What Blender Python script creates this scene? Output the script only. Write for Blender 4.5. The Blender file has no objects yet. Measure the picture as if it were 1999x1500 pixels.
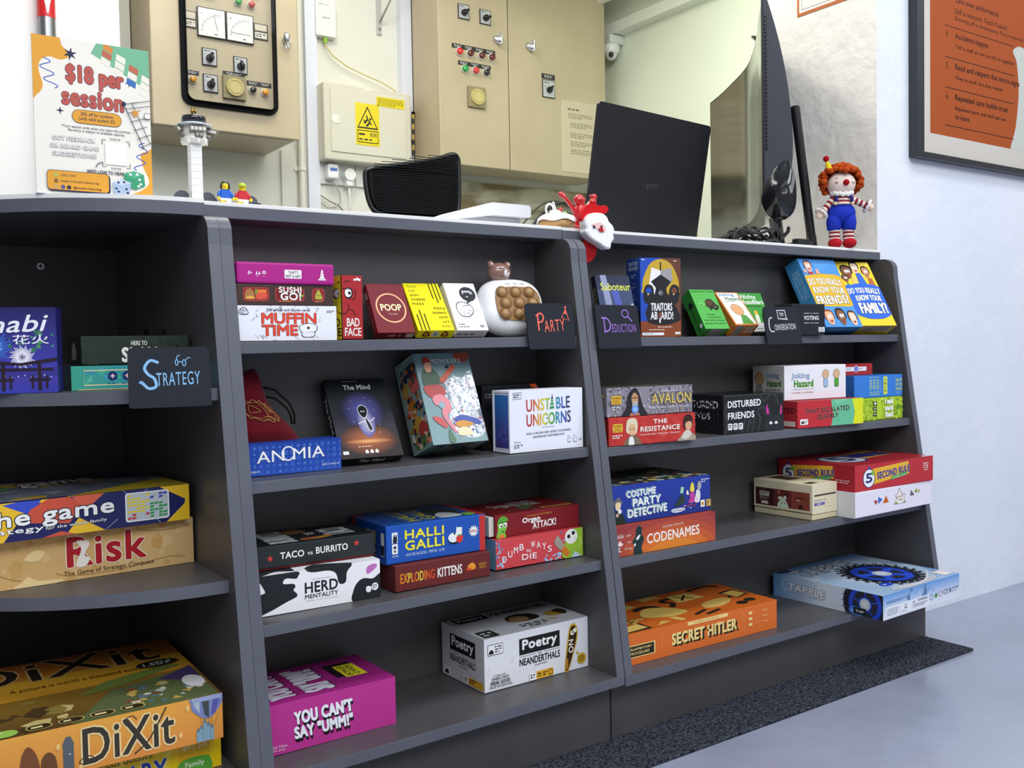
import bpy, bmesh, math, random
from math import sin, cos, pi, radians, sqrt
from mathutils import Vector, Matrix
from mathutils.geometry import tessellate_polygon
S = bpy.context.scene
COL = S.collection
# ---------------------------------------------------------------- camera
cam_d = bpy.data.cameras.new('camera')
cam_d.sensor_fit = 'HORIZONTAL'; cam_d.sensor_width = 36.0; cam_d.lens = 33.6306
cam_d.clip_start = 0.02
cam = bpy.data.objects.new('camera', cam_d); COL.objects.link(cam)
yaw, pit, rol = .610922, -.0375573, -.0185977
f_ = Vector((sin(yaw)*cos(pit), cos(yaw)*cos(pit), sin(pit)))
r_ = Vector((cos(yaw), -sin(yaw), 0)); u_ = r_.cross(f_)
r2 = cos(rol)*r_ + sin(rol)*u_; u2 = -sin(rol)*r_ + cos(rol)*u_
cam.matrix_world = Matrix(((r2.x, u2.x, -f_.x, -.41325), (r2.y, u2.y, -f_.y, -1.37879), (r2.z, u2.z, -f_.z, .65238), (0, 0, 0, 1)))
S.camera = cam
# ---------------------------------------------------------------- light
wd = bpy.data.worlds.new('world'); S.world = wd; wd.use_nodes = True
bg = wd.node_tree.nodes['Background']; bg.inputs[0].default_value = (.94, .96, 1, 1); bg.inputs[1].default_value = .36
def area(name, loc, tgt, sx, sy, power, col=(1, 1, 1)):
    l = bpy.data.lights.new(name, 'AREA'); l.shape = 'RECTANGLE'; l.size = sx; l.size_y = sy; l.energy = power; l.color = col
    o = bpy.data.objects.new(name, l); COL.objects.link(o); o.location = loc
    o.rotation_euler = (Vector(tgt) - Vector(loc)).to_track_quat('-Z', 'Y').to_euler()
    return o
area('front_ceiling_light', (.9, -1.15, 2.75), (.9, -.75, 0), 2.6, .5, 34, (.95, .97, 1))
area('hall_ceiling_light', (-.2, -3.0, 2.7), (.2, -.4, .5), 3.2, 1.2, 74, (.92, .96, 1))
area('right_hall_light', (3.2, -2.2, 2.6), (1.9, -.1, .6), 1.6, 1.2, 25, (.86, .92, 1))
area('counter_room_light', (1.15, .85, 2.55), (1.15, 1.0, 0), 1.8, .4, 21, (1, .95, .80))
area('side_room_light', (1.75, .75, 2.1), (2.35, 1.1, 1.5), .3, .9, 10, (.97, 1, .88))
area('counter_lamp', (.35, .6, 2.45), (1.5, .1, 1.1), .9, .3, 13, (1, .97, .9))  # added fill that brightens the plaster wall end, not an actual fixture
area('switch_room_light', (-.05, 1.1, 2.5), (.5, 1.5, .8), .8, .5, 6, (1, .97, .92))
S.view_settings.view_transform = 'Standard'; S.view_settings.look = 'None'
S.view_settings.exposure = 0.0; S.view_settings.gamma = 1.0
S.view_settings.use_curve_mapping = False
# ---------------------------------------------------------------- colour and materials
def hexc(h):
    if isinstance(h, tuple): return h
    h = h.lstrip('#'); o = []
    if len(h) == 3: h = ''.join(c*2 for c in h)
    for i in (0, 2, 4):
        c = int(h[i:i+2], 16)/255
        o.append(c/12.92 if c <= .04045 else ((c+.055)/1.055)**2.4)
    return (o[0], o[1], o[2], 1.0)
MATS = {}
def nt(m):
    m.use_nodes = True; t = m.node_tree; return t, t.nodes['Principled BSDF']
def attr_mat(name, rough, metal=0.0, spec=.5, coat=0.0, bump=0.0, bscale=400, sheen=0.0):
    m = bpy.data.materials.new(name); t, b = nt(m)
    a = t.nodes.new('ShaderNodeAttribute'); a.attribute_name = 'Col'
    n = t.nodes.new('ShaderNodeTexNoise'); n.inputs['Scale'].default_value = bscale
    tc = t.nodes.new('ShaderNodeTexCoord'); t.links.new(tc.outputs['Object'], n.inputs['Vector'])
    mr = t.nodes.new('ShaderNodeMapRange'); mr.inputs['To Min'].default_value = rough*.85; mr.inputs['To Max'].default_value = min(1, rough*1.15)
    t.links.new(n.outputs['Fac'], mr.inputs['Value']); t.links.new(mr.outputs[0], b.inputs['Roughness'])
    t.links.new(a.outputs['Color'], b.inputs['Base Color'])
    b.inputs['Metallic'].default_value = metal; b.inputs['Specular IOR Level'].default_value = spec
    b.inputs['Coat Weight'].default_value = coat; b.inputs['Coat Roughness'].default_value = .12
    b.inputs['Sheen Weight'].default_value = sheen
    if bump:
        bp = t.nodes.new('ShaderNodeBump'); bp.inputs['Strength'].default_value = bump; bp.inputs['Distance'].default_value = .002
        t.links.new(n.outputs['Fac'], bp.inputs['Height']); t.links.new(bp.outputs[0], b.inputs['Normal'])
    MATS[name] = m
attr_mat('paper', .5, spec=.22)
attr_mat('gloss', .28, spec=.35, coat=.08)
attr_mat('foil', .2, metal=.75, bump=.9, bscale=90)
attr_mat('plastic', .34)
attr_mat('shiny', .12, coat=.6)
attr_mat('matte', .85, spec=.15)
attr_mat('metal', .28, metal=.95)
attr_mat('velvet', .9, spec=.1, sheen=.12, bump=.2, bscale=300)
attr_mat('yarn', .9, spec=.1, bump=.9, bscale=420)
attr_mat('mesh_cloth', .8, spec=.2, bump=.6, bscale=900)
attr_mat('paint', .42, spec=.4, bump=.06, bscale=40)
def tex_mat(name, c1, c2, scale, rough=.5, bump=0, bscale=None, bdist=.002, detail=6, spec=.5, r2=None, stretch=(1, 1, 1), lo=.35, hi=.65, metal=0):
    m = bpy.data.materials.new(name); t, b = nt(m); N = t.nodes; L = t.links
    tc = N.new('ShaderNodeTexCoord'); mp = N.new('ShaderNodeMapping'); mp.inputs['Scale'].default_value = stretch
    L.new(tc.outputs['Object'], mp.inputs['Vector'])
    n = N.new('ShaderNodeTexNoise'); n.inputs['Scale'].default_value = scale; n.inputs['Detail'].default_value = detail
    L.new(mp.outputs[0], n.inputs['Vector'])
    cr = N.new('ShaderNodeValToRGB'); cr.color_ramp.elements[0].color = hexc(c1); cr.color_ramp.elements[1].color = hexc(c2)
    cr.color_ramp.elements[0].position = lo; cr.color_ramp.elements[1].position = hi
    L.new(n.outputs['Fac'], cr.inputs[0]); L.new(cr.outputs[0], b.inputs['Base Color'])
    b.inputs['Specular IOR Level'].default_value = spec; b.inputs['Metallic'].default_value = metal
    if r2 is None: b.inputs['Roughness'].default_value = rough
    else:
        mr = N.new('ShaderNodeMapRange'); mr.inputs['To Min'].default_value = rough; mr.inputs['To Max'].default_value = r2
        L.new(n.outputs['Fac'], mr.inputs['Value']); L.new(mr.outputs[0], b.inputs['Roughness'])
    if bump:
        n2 = N.new('ShaderNodeTexNoise'); n2.inputs['Scale'].default_value = bscale or scale; n2.inputs['Detail'].default_value = 5
        L.new(mp.outputs[0], n2.inputs['Vector'])
        bp = N.new('ShaderNodeBump'); bp.inputs['Strength'].default_value = bump; bp.inputs['Distance'].default_value = bdist
        L.new(n2.outputs['Fac'], bp.inputs['Height']); L.new(bp.outputs[0], b.inputs['Normal'])
    MATS[name] = m
tex_mat('laminate', '4a494b', '525154', 6, .36, .12, 260, .0006, r2=.46, stretch=(1, 1, .3))
tex_mat('laminate_edge', '565965', '5d606b', 9, .42, .08, 200, .0005)
tex_mat('counter_white', 'e4e4e2', 'eeeeec', 5, .3)
tex_mat('floor_paint', '8d93a6', '9aa0b4', 3.2, .12, .35, 7, .012, r2=.3)
tex_mat('wall_blue', 'dbe0ec', 'e4e8f2', 2.5, .6, .35, 26, .006)
tex_mat('wall_plaster', 'f0ece2', 'f6f2ea', 3, .6, .5, 22, .010)
tex_mat('wall_cream', 'd9d8cc', 'e4e3d8', 2, .6, .2, 14, .004)
tex_mat('wall_green', 'e3ead6', 'ebf0de', 1.5, .6, .1, 12, .004)
tex_mat('wall_white', 'f0efee', 'f5f4f2', 2, .6, .35, 14, .004)
tex_mat('stained_wall', '8d7d5c', 'd8d2bd', 7, .6, .2, 14, .004, stretch=(.5, 1, 1.6), lo=.42, hi=.55)
tex_mat('cabinet_paint', 'b5a789', 'bfb193', 4, .36, .05, 60, .001)
tex_mat('carpet', '20222a', '5a5e6a', 210, .95, 1.0, 260, .006, spec=.1, detail=3, lo=.38, hi=.7)
tex_mat('ceiling_white', 'e2e6da', 'ebeee2', 2, .7)
# ---------------------------------------------------------------- mesh builder
class MB:
    def __init__(s): s.v = []; s.f = []
    def add(s, vs, fs, col='fff', mat='plastic', smooth=False):
        k = len(s.v); s.v += [Vector(p) for p in vs]
        c = hexc(col) if not isinstance(col, list) else None
        for i, f in enumerate(fs):
            s.f.append(([k+a for a in f], c if c else [hexc(col[a]) for a in f], mat, smooth))
    def bm(s, b, col='fff', mat='plastic', smooth=False, M=None):
        b.verts.index_update()
        s.add([(M @ v.co) if M else v.co.copy() for v in b.verts], [[v.index for v in f.verts] for f in b.faces], col, mat, smooth); b.free()
    def box(s, a, b, col='fff', mat='plastic', bev=0.0, M=None, seg=2):
        bm = bmesh.new(); bmesh.ops.create_cube(bm, size=1)
        for v in bm.verts: v.co = Vector([a[i] + (b[i]-a[i])*(v.co[i]+.5) for i in range(3)])
        if bev: bmesh.ops.bevel(bm, geom=bm.edges[:], offset=bev, segments=seg, affect='EDGES', profile=.5)
        s.bm(bm, col, mat, False, M)
    def sph(s, c, r, col='fff', mat='plastic', n=14, M=None):
        if not isinstance(r, (tuple, list)): r = (r, r, r)
        bm = bmesh.new(); bmesh.ops.create_uvsphere(bm, u_segments=n, v_segments=max(6, n*2//3), radius=1)
        for v in bm.verts: v.co = Vector((v.co.x*r[0], v.co.y*r[1], v.co.z*r[2]))
        X = Matrix.Translation(c) @ (M if M else Matrix()); s.bm(bm, col, mat, True, X)
    def cyl(s, p0, p1, r0, r1=None, col='fff', mat='plastic', n=16, smooth=True):
        if r1 is None: r1 = r0
        p0 = Vector(p0); p1 = Vector(p1); d = (p1-p0).normalized(); a = d.orthogonal().normalized(); b = d.cross(a)
        vs = []
        for p, r in ((p0, r0), (p1, r1)):
            vs += [p + r*(cos(2*pi*i/n)*a + sin(2*pi*i/n)*b) for i in range(n)]
        s.add(vs, [[i, (i+1) % n, n+(i+1) % n, n+i] for i in range(n)], col, mat, smooth)
        s.add(vs[:n], [list(range(n))[::-1]], col, mat); s.add(vs[n:], [list(range(n))], col, mat)
    def tube(s, pts, r, col='fff', mat='plastic', n=8, closed=False):
        pts = [Vector(p) for p in pts]; m = len(pts); vs = []; a = None
        for i, p in enumerate(pts):
            d = (pts[(i+1) % m] - pts[i-1]) if closed else (pts[min(i+1, m-1)] - pts[max(i-1, 0)])
            d = d.normalized()
            a = d.orthogonal() if a is None else (a - d*a.dot(d)); a = a.normalized(); b = d.cross(a)
            rr = r[i] if isinstance(r, list) else r
            vs += [p + rr*(cos(2*pi*j/n)*a + sin(2*pi*j/n)*b) for j in range(n)]
        fs = []
        for i in range(m if closed else m-1):
            q = (i+1) % m
            fs += [[i*n+j, i*n+(j+1) % n, q*n+(j+1) % n, q*n+j] for j in range(n)]
        if not closed: fs += [list(range(n))[::-1], [(m-1)*n+j for j in range(n)]]
        s.add(vs, fs, col, mat, True)
    def prism(s, poly, fn, d0, d1, col='fff', mat='plastic', smooth=False):
        # poly: 2D outline; fn(a,b,d)->point; extruded from d0 to d1
        n = len(poly); vs = [fn(a, b, d0) for a, b in poly] + [fn(a, b, d1) for a, b in poly]
        tri = tessellate_polygon([[Vector((a, b, 0)) for a, b in poly]])
        s.add(vs, [list(t) for t in tri] + [[n+t[2], n+t[1], n+t[0]] for t in tri], col, mat)
        s.add(vs, [[i, (i+1) % n, n+(i+1) % n, n+i] for i in range(n)], col, mat, smooth)
    def lathe(s, prof, c, col='fff', mat='plastic', n=20, M=None):
        c = Vector(c); vs = []
        for r, z in prof: vs += [(M @ Vector((r*cos(2*pi*i/n), r*sin(2*pi*i/n), z)) if M else Vector((r*cos(2*pi*i/n), r*sin(2*pi*i/n), z))) + c for i in range(n)]
        fs = []
        for k in range(len(prof)-1): fs += [[k*n+i, k*n+(i+1) % n, (k+1)*n+(i+1) % n, (k+1)*n+i] for i in range(n)]
        s.add(vs, fs, col, mat, True)
    def grid(s, fn, nu, nv, col='fff', mat='plastic', smooth=True, cu=False):
        vs = [fn(i/nu, j/nv) for j in range(nv+1) for i in range(nu if cu else nu+1)]; w = nu if cu else nu+1
        s.add(vs, [[j*w+i, j*w+(i+1) % w, (j+1)*w+(i+1) % w, (j+1)*w+i] for j in range(nv) for i in range(nu)], col, mat, smooth)
    def build(s, name, parent=None, origin=None):
        xs = [p.x for p in s.v]; ys = [p.y for p in s.v]; zs = [p.z for p in s.v]
        o = Vector(origin) if origin else Vector(((min(xs)+max(xs))/2, (min(ys)+max(ys))/2, min(zs)))
        me = bpy.data.meshes.new(name)
        me.from_pydata([tuple(p-o) for p in s.v], [], [f[0] for f in s.f])
        names = []
        for f in s.f:
            if f[2] not in names: names.append(f[2])
        for n in names: me.materials.append(MATS[n])
        at = me.color_attributes.new('Col', 'FLOAT_COLOR', 'CORNER'); buf = []
        for f in s.f:
            if isinstance(f[1], list):
                for c in f[1]: buf += c
            else: buf += list(f[1])*len(f[0])
        at.data.foreach_set('color', buf)
        me.polygons.foreach_set('material_index', [names.index(f[2]) for f in s.f])
        me.polygons.foreach_set('use_smooth', [f[3] for f in s.f])
        me.update()
        ob = bpy.data.objects.new(name, me); COL.objects.link(ob)
        if parent is not None:
            ob.parent = parent; w = Vector((0, 0, 0)); q = parent
            while q is not None: w += q.location; q = q.parent
            ob.location = o - w
        else: ob.location = o
        return ob
def tag(o, label, cat, group=None):
    o['label'] = label; o['category'] = cat
    if group: o['group'] = group
    return o
def thing(name, label, cat, loc, group=None):
    o = bpy.data.objects.new(name, None); COL.objects.link(o); o.location = loc; o.empty_display_size = .03
    return tag(o, label, cat, group)
def struct(o): o['kind'] = 'structure'; return o
def lab(o, label): o['label'] = label; return o
# ---------------------------------------------------------------- printed artwork on box faces
_TX = {}
def textmesh(s, bold, shear=0.0, sp=1.0):
    k = (s, bold, shear, sp)
    if k in _TX: return _TX[k]
    cu = bpy.data.curves.new('lettering', 'FONT'); cu.body = s; cu.offset = bold; cu.resolution_u = 3; cu.shear = shear
    cu.space_character = sp; cu.dimensions = '2D'; cu.fill_mode = 'FRONT'; cu.align_x = 'CENTER'; cu.space_line = .95
    ob = bpy.data.objects.new('lettering', cu)
    me = bpy.data.meshes.new_from_object(ob)
    vs = [(v.co.x, v.co.y) for v in me.vertices]; fs = [list(p.vertices) for p in me.polygons]
    bpy.data.objects.remove(ob); bpy.data.curves.remove(cu); bpy.data.meshes.remove(me)
    _TX[k] = (vs, fs); return _TX[k]
def clip01(P, e=0.0):
    for ax, lim, sg in ((0, e, 1), (0, 1-e, -1), (1, e, 1), (1, 1-e, -1)):
        Q = []
        for i in range(len(P)):
            a = P[i-1]; b = P[i]; ia = sg*(a[ax]-lim) >= 0; ib = sg*(b[ax]-lim) >= 0
            if ia != ib:
                t = (lim-a[ax])/(b[ax]-a[ax]); Q.append((a[0]+t*(b[0]-a[0]), a[1]+t*(b[1]-a[1])))
            if ib: Q.append(b)
        P = Q
        if len(P) < 3: return []
    return P
def spline(P, n=5, closed=True):
    m = len(P); out = []
    for i in range(m if closed else m-1):
        g = lambda j: P[j % m] if closed else P[max(0, min(m-1, j))]
        a, b, c, d = g(i-1), g(i), g(i+1), g(i+2)
        for k in range(n):
            t = k/n
            out.append(tuple(.5*((2*b[q]) + (-a[q]+c[q])*t + (2*a[q]-5*b[q]+4*c[q]-d[q])*t*t + (-a[q]+3*b[q]-3*c[q]+d[q])*t**3) for q in (0, 1)))
    if not closed: out.append(P[-1])
    return out
def ell(u, v, a, b, n=28, a0=0, a1=2*pi):
    return [(u + a*cos(a0+(a1-a0)*i/n), v + b*sin(a0+(a1-a0)*i/n)) for i in range(n)]
class Face:
    # O origin corner, U and V edge vectors; N outward; art items are given in 0..1 of the face
    def __init__(s, mb, O, U, V, mat='paper', eps=2e-5, warp=None):
        s.mb = mb; s.O = Vector(O); s.U = Vector(U); s.V = Vector(V); s.N = s.U.cross(s.V).normalized(); s.k = 1; s.mat = mat; s.eps = eps
        s.asp = s.U.length/s.V.length; s.warp = warp
    def P(s, u, v):
        if s.warp: return s.warp(u, v, s.k*s.eps)
        return s.O + u*s.U + v*s.V + s.N*(s.k*s.eps)
    def poly(s, pts, col, clip=True, mat=None):
        s.k += 1
        if clip: pts = clip01(pts)
        if len(pts) < 3: return
        tri = tessellate_polygon([[Vector((u*s.asp, v, 0)) for u, v in pts]])
        fs = []
        for t in tri:
            a, b, c = [pts[i] for i in t]
            fs.append(list(t) if (b[0]-a[0])*(c[1]-a[1]) - (b[1]-a[1])*(c[0]-a[0]) > 0 else list(t)[::-1])
        s.mb.add([s.P(u, v) for u, v in pts], fs, col, mat or s.mat)
    def draw(s, items):
        for it in items: getattr(s, it[0])(*it[1:])
        return s
    def r(s, u0, v0, u1, v1, col, mat=None): s.poly([(u0, v0), (u1, v0), (u1, v1), (u0, v1)], col, True, mat)
    def rr(s, u0, v0, u1, v1, col, rad=.3, mat=None):      # rounded rectangle, rad of its short side
        w = (u1-u0)*s.asp; h = v1-v0; r = rad*min(w, h); ru = r/s.asp; P = []
        for cx, cy, a0 in ((u1-ru, v1-r, 0), (u0+ru, v1-r, 90), (u0+ru, v0+r, 180), (u1-ru, v0+r, 270)):
            P += [(cx + ru*cos(radians(a0+i*22.5)), cy + r*sin(radians(a0+i*22.5))) for i in range(5)]
        s.poly(P, col, True, mat)
    def g(s, u0, v0, u1, v1, c0, c1):                       # printed two-tone blend, bottom to top
        s.k += 1; s.mb.add([s.P(u0, v0), s.P(u1, v0), s.P(u1, v1), s.P(u0, v1)], [[0, 1, 2, 3]], [c0, c0, c1, c1], s.mat)
    def gh(s, u0, v0, u1, v1, c0, c1):
        s.k += 1; s.mb.add([s.P(u0, v0), s.P(u1, v0), s.P(u1, v1), s.P(u0, v1)], [[0, 1, 2, 3]], [c0, c1, c1, c0], s.mat)
    def rg(s, u, v, a, b, c0, c1, n=28):                    # printed round blend
        s.k += 1
        P = [(u, v)] + [(min(1, max(0, x)), min(1, max(0, y))) for x, y in ell(u, v, a, b, n)]
        s.mb.add([s.P(*p) for p in P], [[0, 1+i, 1+(i+1) % n] for i in range(n)], [c0] + [c1]*n, s.mat)
    def e(s, u, v, a, b, col, n=28): s.poly(ell(u, v, a, b, n), col)
    def c(s, u, v, rad, col, n=24): s.poly(ell(u, v, rad/s.asp, rad, n), col)   # true circle, radius in face heights
    def p(s, pts, col): s.poly(pts, col)
    def b(s, pts, col, n=5): s.poly(spline(pts, n), col)
    def ring(s, u, v, a, b, w, col, n=36):
        s.k += 1; o = ell(u, v, a, b, n); q = ell(u, v, a-w/s.asp, b-w, n)
        cl = lambda t: min(1, max(0, t))
        s.mb.add([s.P(cl(x[0]), cl(x[1])) for x in o+q], [[i, (i+1) % n, n+(i+1) % n, n+i] for i in range(n)], col, s.mat)
    def l(s, pts, w, col, smooth=False, closed=False):      # stroke of width w (in face heights)
        if smooth: pts = spline(pts, 6, closed)
        s.k += 1; vs = []; m = len(pts)
        for i in range(m):
            a = pts[i-1] if (closed or i) else pts[i]; b = pts[(i+1) % m] if (closed or i < m-1) else pts[i]
            dx = (b[0]-a[0])*s.asp; dy = b[1]-a[1]; L = sqrt(dx*dx+dy*dy) or 1
            nx, ny = -dy/L*w/2/s.asp, dx/L*w/2
            cl = lambda x: min(1, max(0, x))
            vs += [s.P(cl(pts[i][0]-nx), cl(pts[i][1]-ny)), s.P(cl(pts[i][0]+nx), cl(pts[i][1]+ny))]
        s.mb.add(vs, [[2*i, 2*((i+1) % m), 2*((i+1) % m)+1, 2*i+1] for i in range(m if closed else m-1)], col, s.mat)
    def t(s, txt, u0, v0, u1, v1, col, bold=.02, out=None, ow=.05, sh=None, arch=0, slope=0, shear=0, cols=None, rot=0, sp=1.0):
        # lettering fitted to the rectangle; out = outline colour, sh = (du, dv, colour) drop shadow
        nl = txt.count('\n')+1; br = bold*.55; orad = br + min(ow, .06)*.9; b0 = 0.0
        sp = sp*(1.0 + br*1.5 + (ow*.7 if out else 0))
        base, fs = textmesh(txt, b0, shear, sp)
        if not base: return
        x0 = min(p[0] for p in base); x1 = max(p[0] for p in base); y0 = min(p[1] for p in base); y1 = max(p[1] for p in base)
        q = (v1-v0)/nl if rot in (0, 180) else (u1-u0)*s.asp/nl
        u0 += br*q/s.asp; u1 -= br*q/s.asp; v0 += br*q; v1 -= br*q
        def put(col, du=0, dv=0, rad=0.0, n=8):
            s.k += 1
            for k in range(n if rad else 1):
                s.k += .25 if rad else 0
                eu = du + (rad*q*cos(k*2*pi/n)/s.asp if rad else 0); ev = dv + (rad*q*sin(k*2*pi/n) if rad else 0); o = []; cc = []
                for x, y in base:
                    a = (x-x0)/(x1-x0 or 1); b = (y-y0)/(y1-y0 or 1)
                    if rot == 90: a, b = 1-b, a
                    elif rot == 180: a, b = 1-a, 1-b
                    elif rot == -90: a, b = b, 1-a
                    u = u0+a*(u1-u0)+eu; v = v0+b*(v1-v0)+ev + arch*(1-(2*a-1)**2) + slope*(a-.5)
                    o.append(s.P(u, v)); cc.append(a)
                if isinstance(col, list):
                    m = len(col); s.mb.add(o, fs, [col[max(0, min(m-1, int(a*m)))] for a in cc], s.mat)
                else: s.mb.add(o, fs, col, s.mat)
        if sh:
            for w in (1, .66, .33): put(sh[2], sh[0]*w, sh[1]*w, orad if out else br)
        if out: put(out, 0, 0, orad, 10)
        if br: put(cols or col, 0, 0, br)
        put(cols or col)
    def tiny(s, u0, v0, u1, v1, rows, col, seed=1, fill=.55, al='l'):   # unreadably small print: rows of short dashes
        R = random.Random(seed); h = (v1-v0)/rows; s.k += 1
        for i in range(rows):
            v = v1-(i+.5)*h; L = (u1-u0)*(1 if i < rows-1 else R.uniform(.5, .9)); u = u0 if al == 'l' else (u0+u1-L)/2; e = u+L
            while u < e-.004:
                w = min(e-u, R.uniform(.5, 1.6)*h/s.asp*1.5); s.k -= 1
                s.r(u, v-h*fill/2, u+w*.85, v+h*fill/2, col); u += w+.3*h/s.asp
    def star(s, u, v, rad, col, n=5, inn=.42, a0=90):
        P = []
        for i in range(2*n):
            q = rad if i % 2 == 0 else rad*inn; a = radians(a0 + i*180/n); P.append((u+q*cos(a)/s.asp, v+q*sin(a)))
        s.poly(P, col)
    def confetti(s, u0, v0, u1, v1, n, cols, size, seed=3):
        R = random.Random(seed)
        for i in range(n):
            u = R.uniform(u0, u1); v = R.uniform(v0, v1); q = size*R.uniform(.5, 1.3); a = R.uniform(0, 6.28); k = R.randint(3, 5)
            s.k = s.k-1 if i % 3 else s.k
            s.poly([(u + q*R.uniform(.5, 1)*cos(a+j*2*pi/k)/s.asp, v + q*R.uniform(.5, 1)*sin(a+j*2*pi/k)) for j in range(k)], R.choice(cols))
class Box:
    # a carton: w wide, d deep, h tall; pivot = front-left-bottom ('flat') or back-left-bottom (leaning back by phi)
    def __init__(s, loc, th, w, d, h, phi=0.0, lean=False, z0=0.0):
        s.w, s.d, s.h = w, d, h; s.y0 = -d if lean else 0.0
        loc = Vector(loc) + Vector((0, 0, .0005)); s.M = Matrix.Translation(loc) @ Matrix.Rotation(th, 4, 'Z') @ Matrix.Rotation(-phi, 4, 'X')
        s.m = MB()
    def body(s, col, mat='paper', bev=.0012, a=None, b=None, mb=None):
        a = a or (0, 0, 0); b = b or (s.w, s.d, s.h)
        (mb or s.m).box((a[0], s.y0+a[1], a[2]), (b[0], s.y0+b[1], b[2]), col, mat, bev, s.M, 2); return s
    def face(s, k, mat='paper', mb=None, lo=(0, 0), hi=(1, 1), off=0.0):
        w, d, h, y = s.w, s.d, s.h, s.y0
        O, U, V = {'F': ((0, y, 0), (w, 0, 0), (0, 0, h)), 'L': ((0, y+d, 0), (0, -d, 0), (0, 0, h)), 'R': ((w, y, 0), (0, d, 0), (0, 0, h)),
                   'T': ((0, y, h), (w, 0, 0), (0, d, 0)), 'D': ((0, y+d, 0), (w, 0, 0), (0, -d, 0))}[k]
        O = Vector(O); U = Vector(U); V = Vector(V); O = O + U*lo[0] + V*lo[1]; U = U*(hi[0]-lo[0]); V = V*(hi[1]-lo[1])
        O = O + U.cross(V).normalized()*off
        R = s.M.to_3x3()
        return Face(mb or s.m, s.M @ O, R @ U, R @ V, mat)
    def done(s, name, label, cat='game box', group=None):
        return tag(s.m.build(name), label, cat, group)
# ---------------------------------------------------------------- the setting
def wallbox(name, a, b, mat):
    m = MB(); m.box(a, b, 'fff', mat); return struct(m.build(name))
wallbox('floor', (-3.5, -4.5, -.06), (4.5, 2.2, 0), 'floor_paint')
m = MB()   # blue-white wall and its end beside the counter, one solid block
m.box((1.515, -.076, 0), (4.4, .245, 2.9), 'fff', 'wall_blue')
w = struct(m.build('wall_right'))
m = MB(); m.box((1.5146, -.0755, 0), (1.5152, .2445, 2.9), 'fff', 'wall_plaster'); struct(m.build('trim_1'))
wallbox('wall_back', (-1.2, 1.92, 0), (2.5, 2.0, 2.6), 'wall_cream')
wallbox('wall_side', (2.35, .245, 0), (2.45, 1.92, 2.6), 'wall_green')
wallbox('ceiling', (1.3, .25, 2.16), (2.5, 1.92, 2.22), 'ceiling_white')
# white column and wall strips at the back
wallbox('wall_left', (-1.2, 1.70, 0), (.315, 1.92, 2.6), 'wall_white')
wallbox('trim_2', (.345, 1.86, 0), (.385, 1.92, 2.6), 'wall_cream')
wallbox('trim_3', (1.0, 1.90, 0), (1.045, 1.92, 2.6), 'wall_blue')
wallbox('trim_4', (.90, 1.905, 0), (.955, 1.92, 1.375), 'wall_cream')
wallbox('trim_5', (1.385, 1.885, 0), (1.43, 1.92, 2.6), 'wall_blue')
wallbox('trim_6', (1.43, 1.912, 1.20), (2.35, 1.92, 1.33), 'stained_wall')
wallbox('trim_7', (2.29, .26, 1.965), (2.35, 1.90, 2.01), 'ceiling_white')
m = MB(); m.cyl((2.22, .3, 2.09), (2.22, 1.9, 2.09), .02, col='e6e8da', mat='paint')
m.cyl((2.22, 1.35, 2.07), (2.22, 1.35, 2.16), .028, col='e6e8da', mat='paint')
m.sph((2.22, 1.35, 2.09), .036, 'e6e8da', 'paint')
tag(m.build('ceiling_pipe'), 'cream painted pipe running under the ceiling above the side wall', 'pipe')
# ---------------------------------------------------------------- floor mat
m = MB(); m.box((-1.6, -.305, .0003), (1.507, -.1935, .006), 'fff', 'carpet', .002)
tag(m.build('floor_mat'), 'long charcoal carpet runner on the grey floor in front of the shelves', 'mat')
# ---------------------------------------------------------------- shelving
S1, S2, S3, S4 = .667, .4836, .3009, .1173
Y1, Y2, Y3, Y4 = -.139, -.166, -.194, -.2287
BK = -.024
def side_panel(root, x0, x1, back, inner):
    m = MB(); prof = [(back, S4), (-.2287, S4)]
    yt, zt, r = -.1235, .835, .027
    # slanted front edge, rounded top corner
    prof += [(-.2287 + .149*(z-S4), z) for z in (.3, .5, .7, .795)]
    cx, cz = -.1276 + r, zt - r
    for k in range(1, 9):
        a = radians(180 - 10 - k*10); prof.append((cx + r*cos(a), cz + r*sin(a)))
    prof += [(-.098, zt), (back, zt)]
    n = len(prof); fn = lambda a, b, d: (d, a, b)
    tri = tessellate_polygon([[Vector((a, b, 0)) for a, b in prof]])
    vs = [fn(a, b, x0) for a, b in prof] + [fn(a, b, x1) for a, b in prof]
    m.add(vs, [list(t) for t in tri] + [[n+t[2], n+t[1], n+t[0]] for t in tri], 'fff', 'laminate')
    m.add(vs, [[i, (i+1) % n, n+(i+1) % n, n+i] for i in range(n)], 'fff', 'laminate_edge')
    return m.build('side_panel', root)
def plank(root, name, x0, x1, y0, y1, z1, t=.016, sl=0.0):
    m = MB(); K = Matrix.Identity(4); K[2][0] = sl
    m.box((x0, y0+.0012, z1-t), (x1, y1, z1), 'fff', 'laminate', .0006, K)
    m.box((x0+.0004, y0, z1-t+.0004), (x1-.0004, y0+.0013, z1-.0006), 'fff', 'laminate_edge', .0004, K)
    return m.build(name, root)
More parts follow.
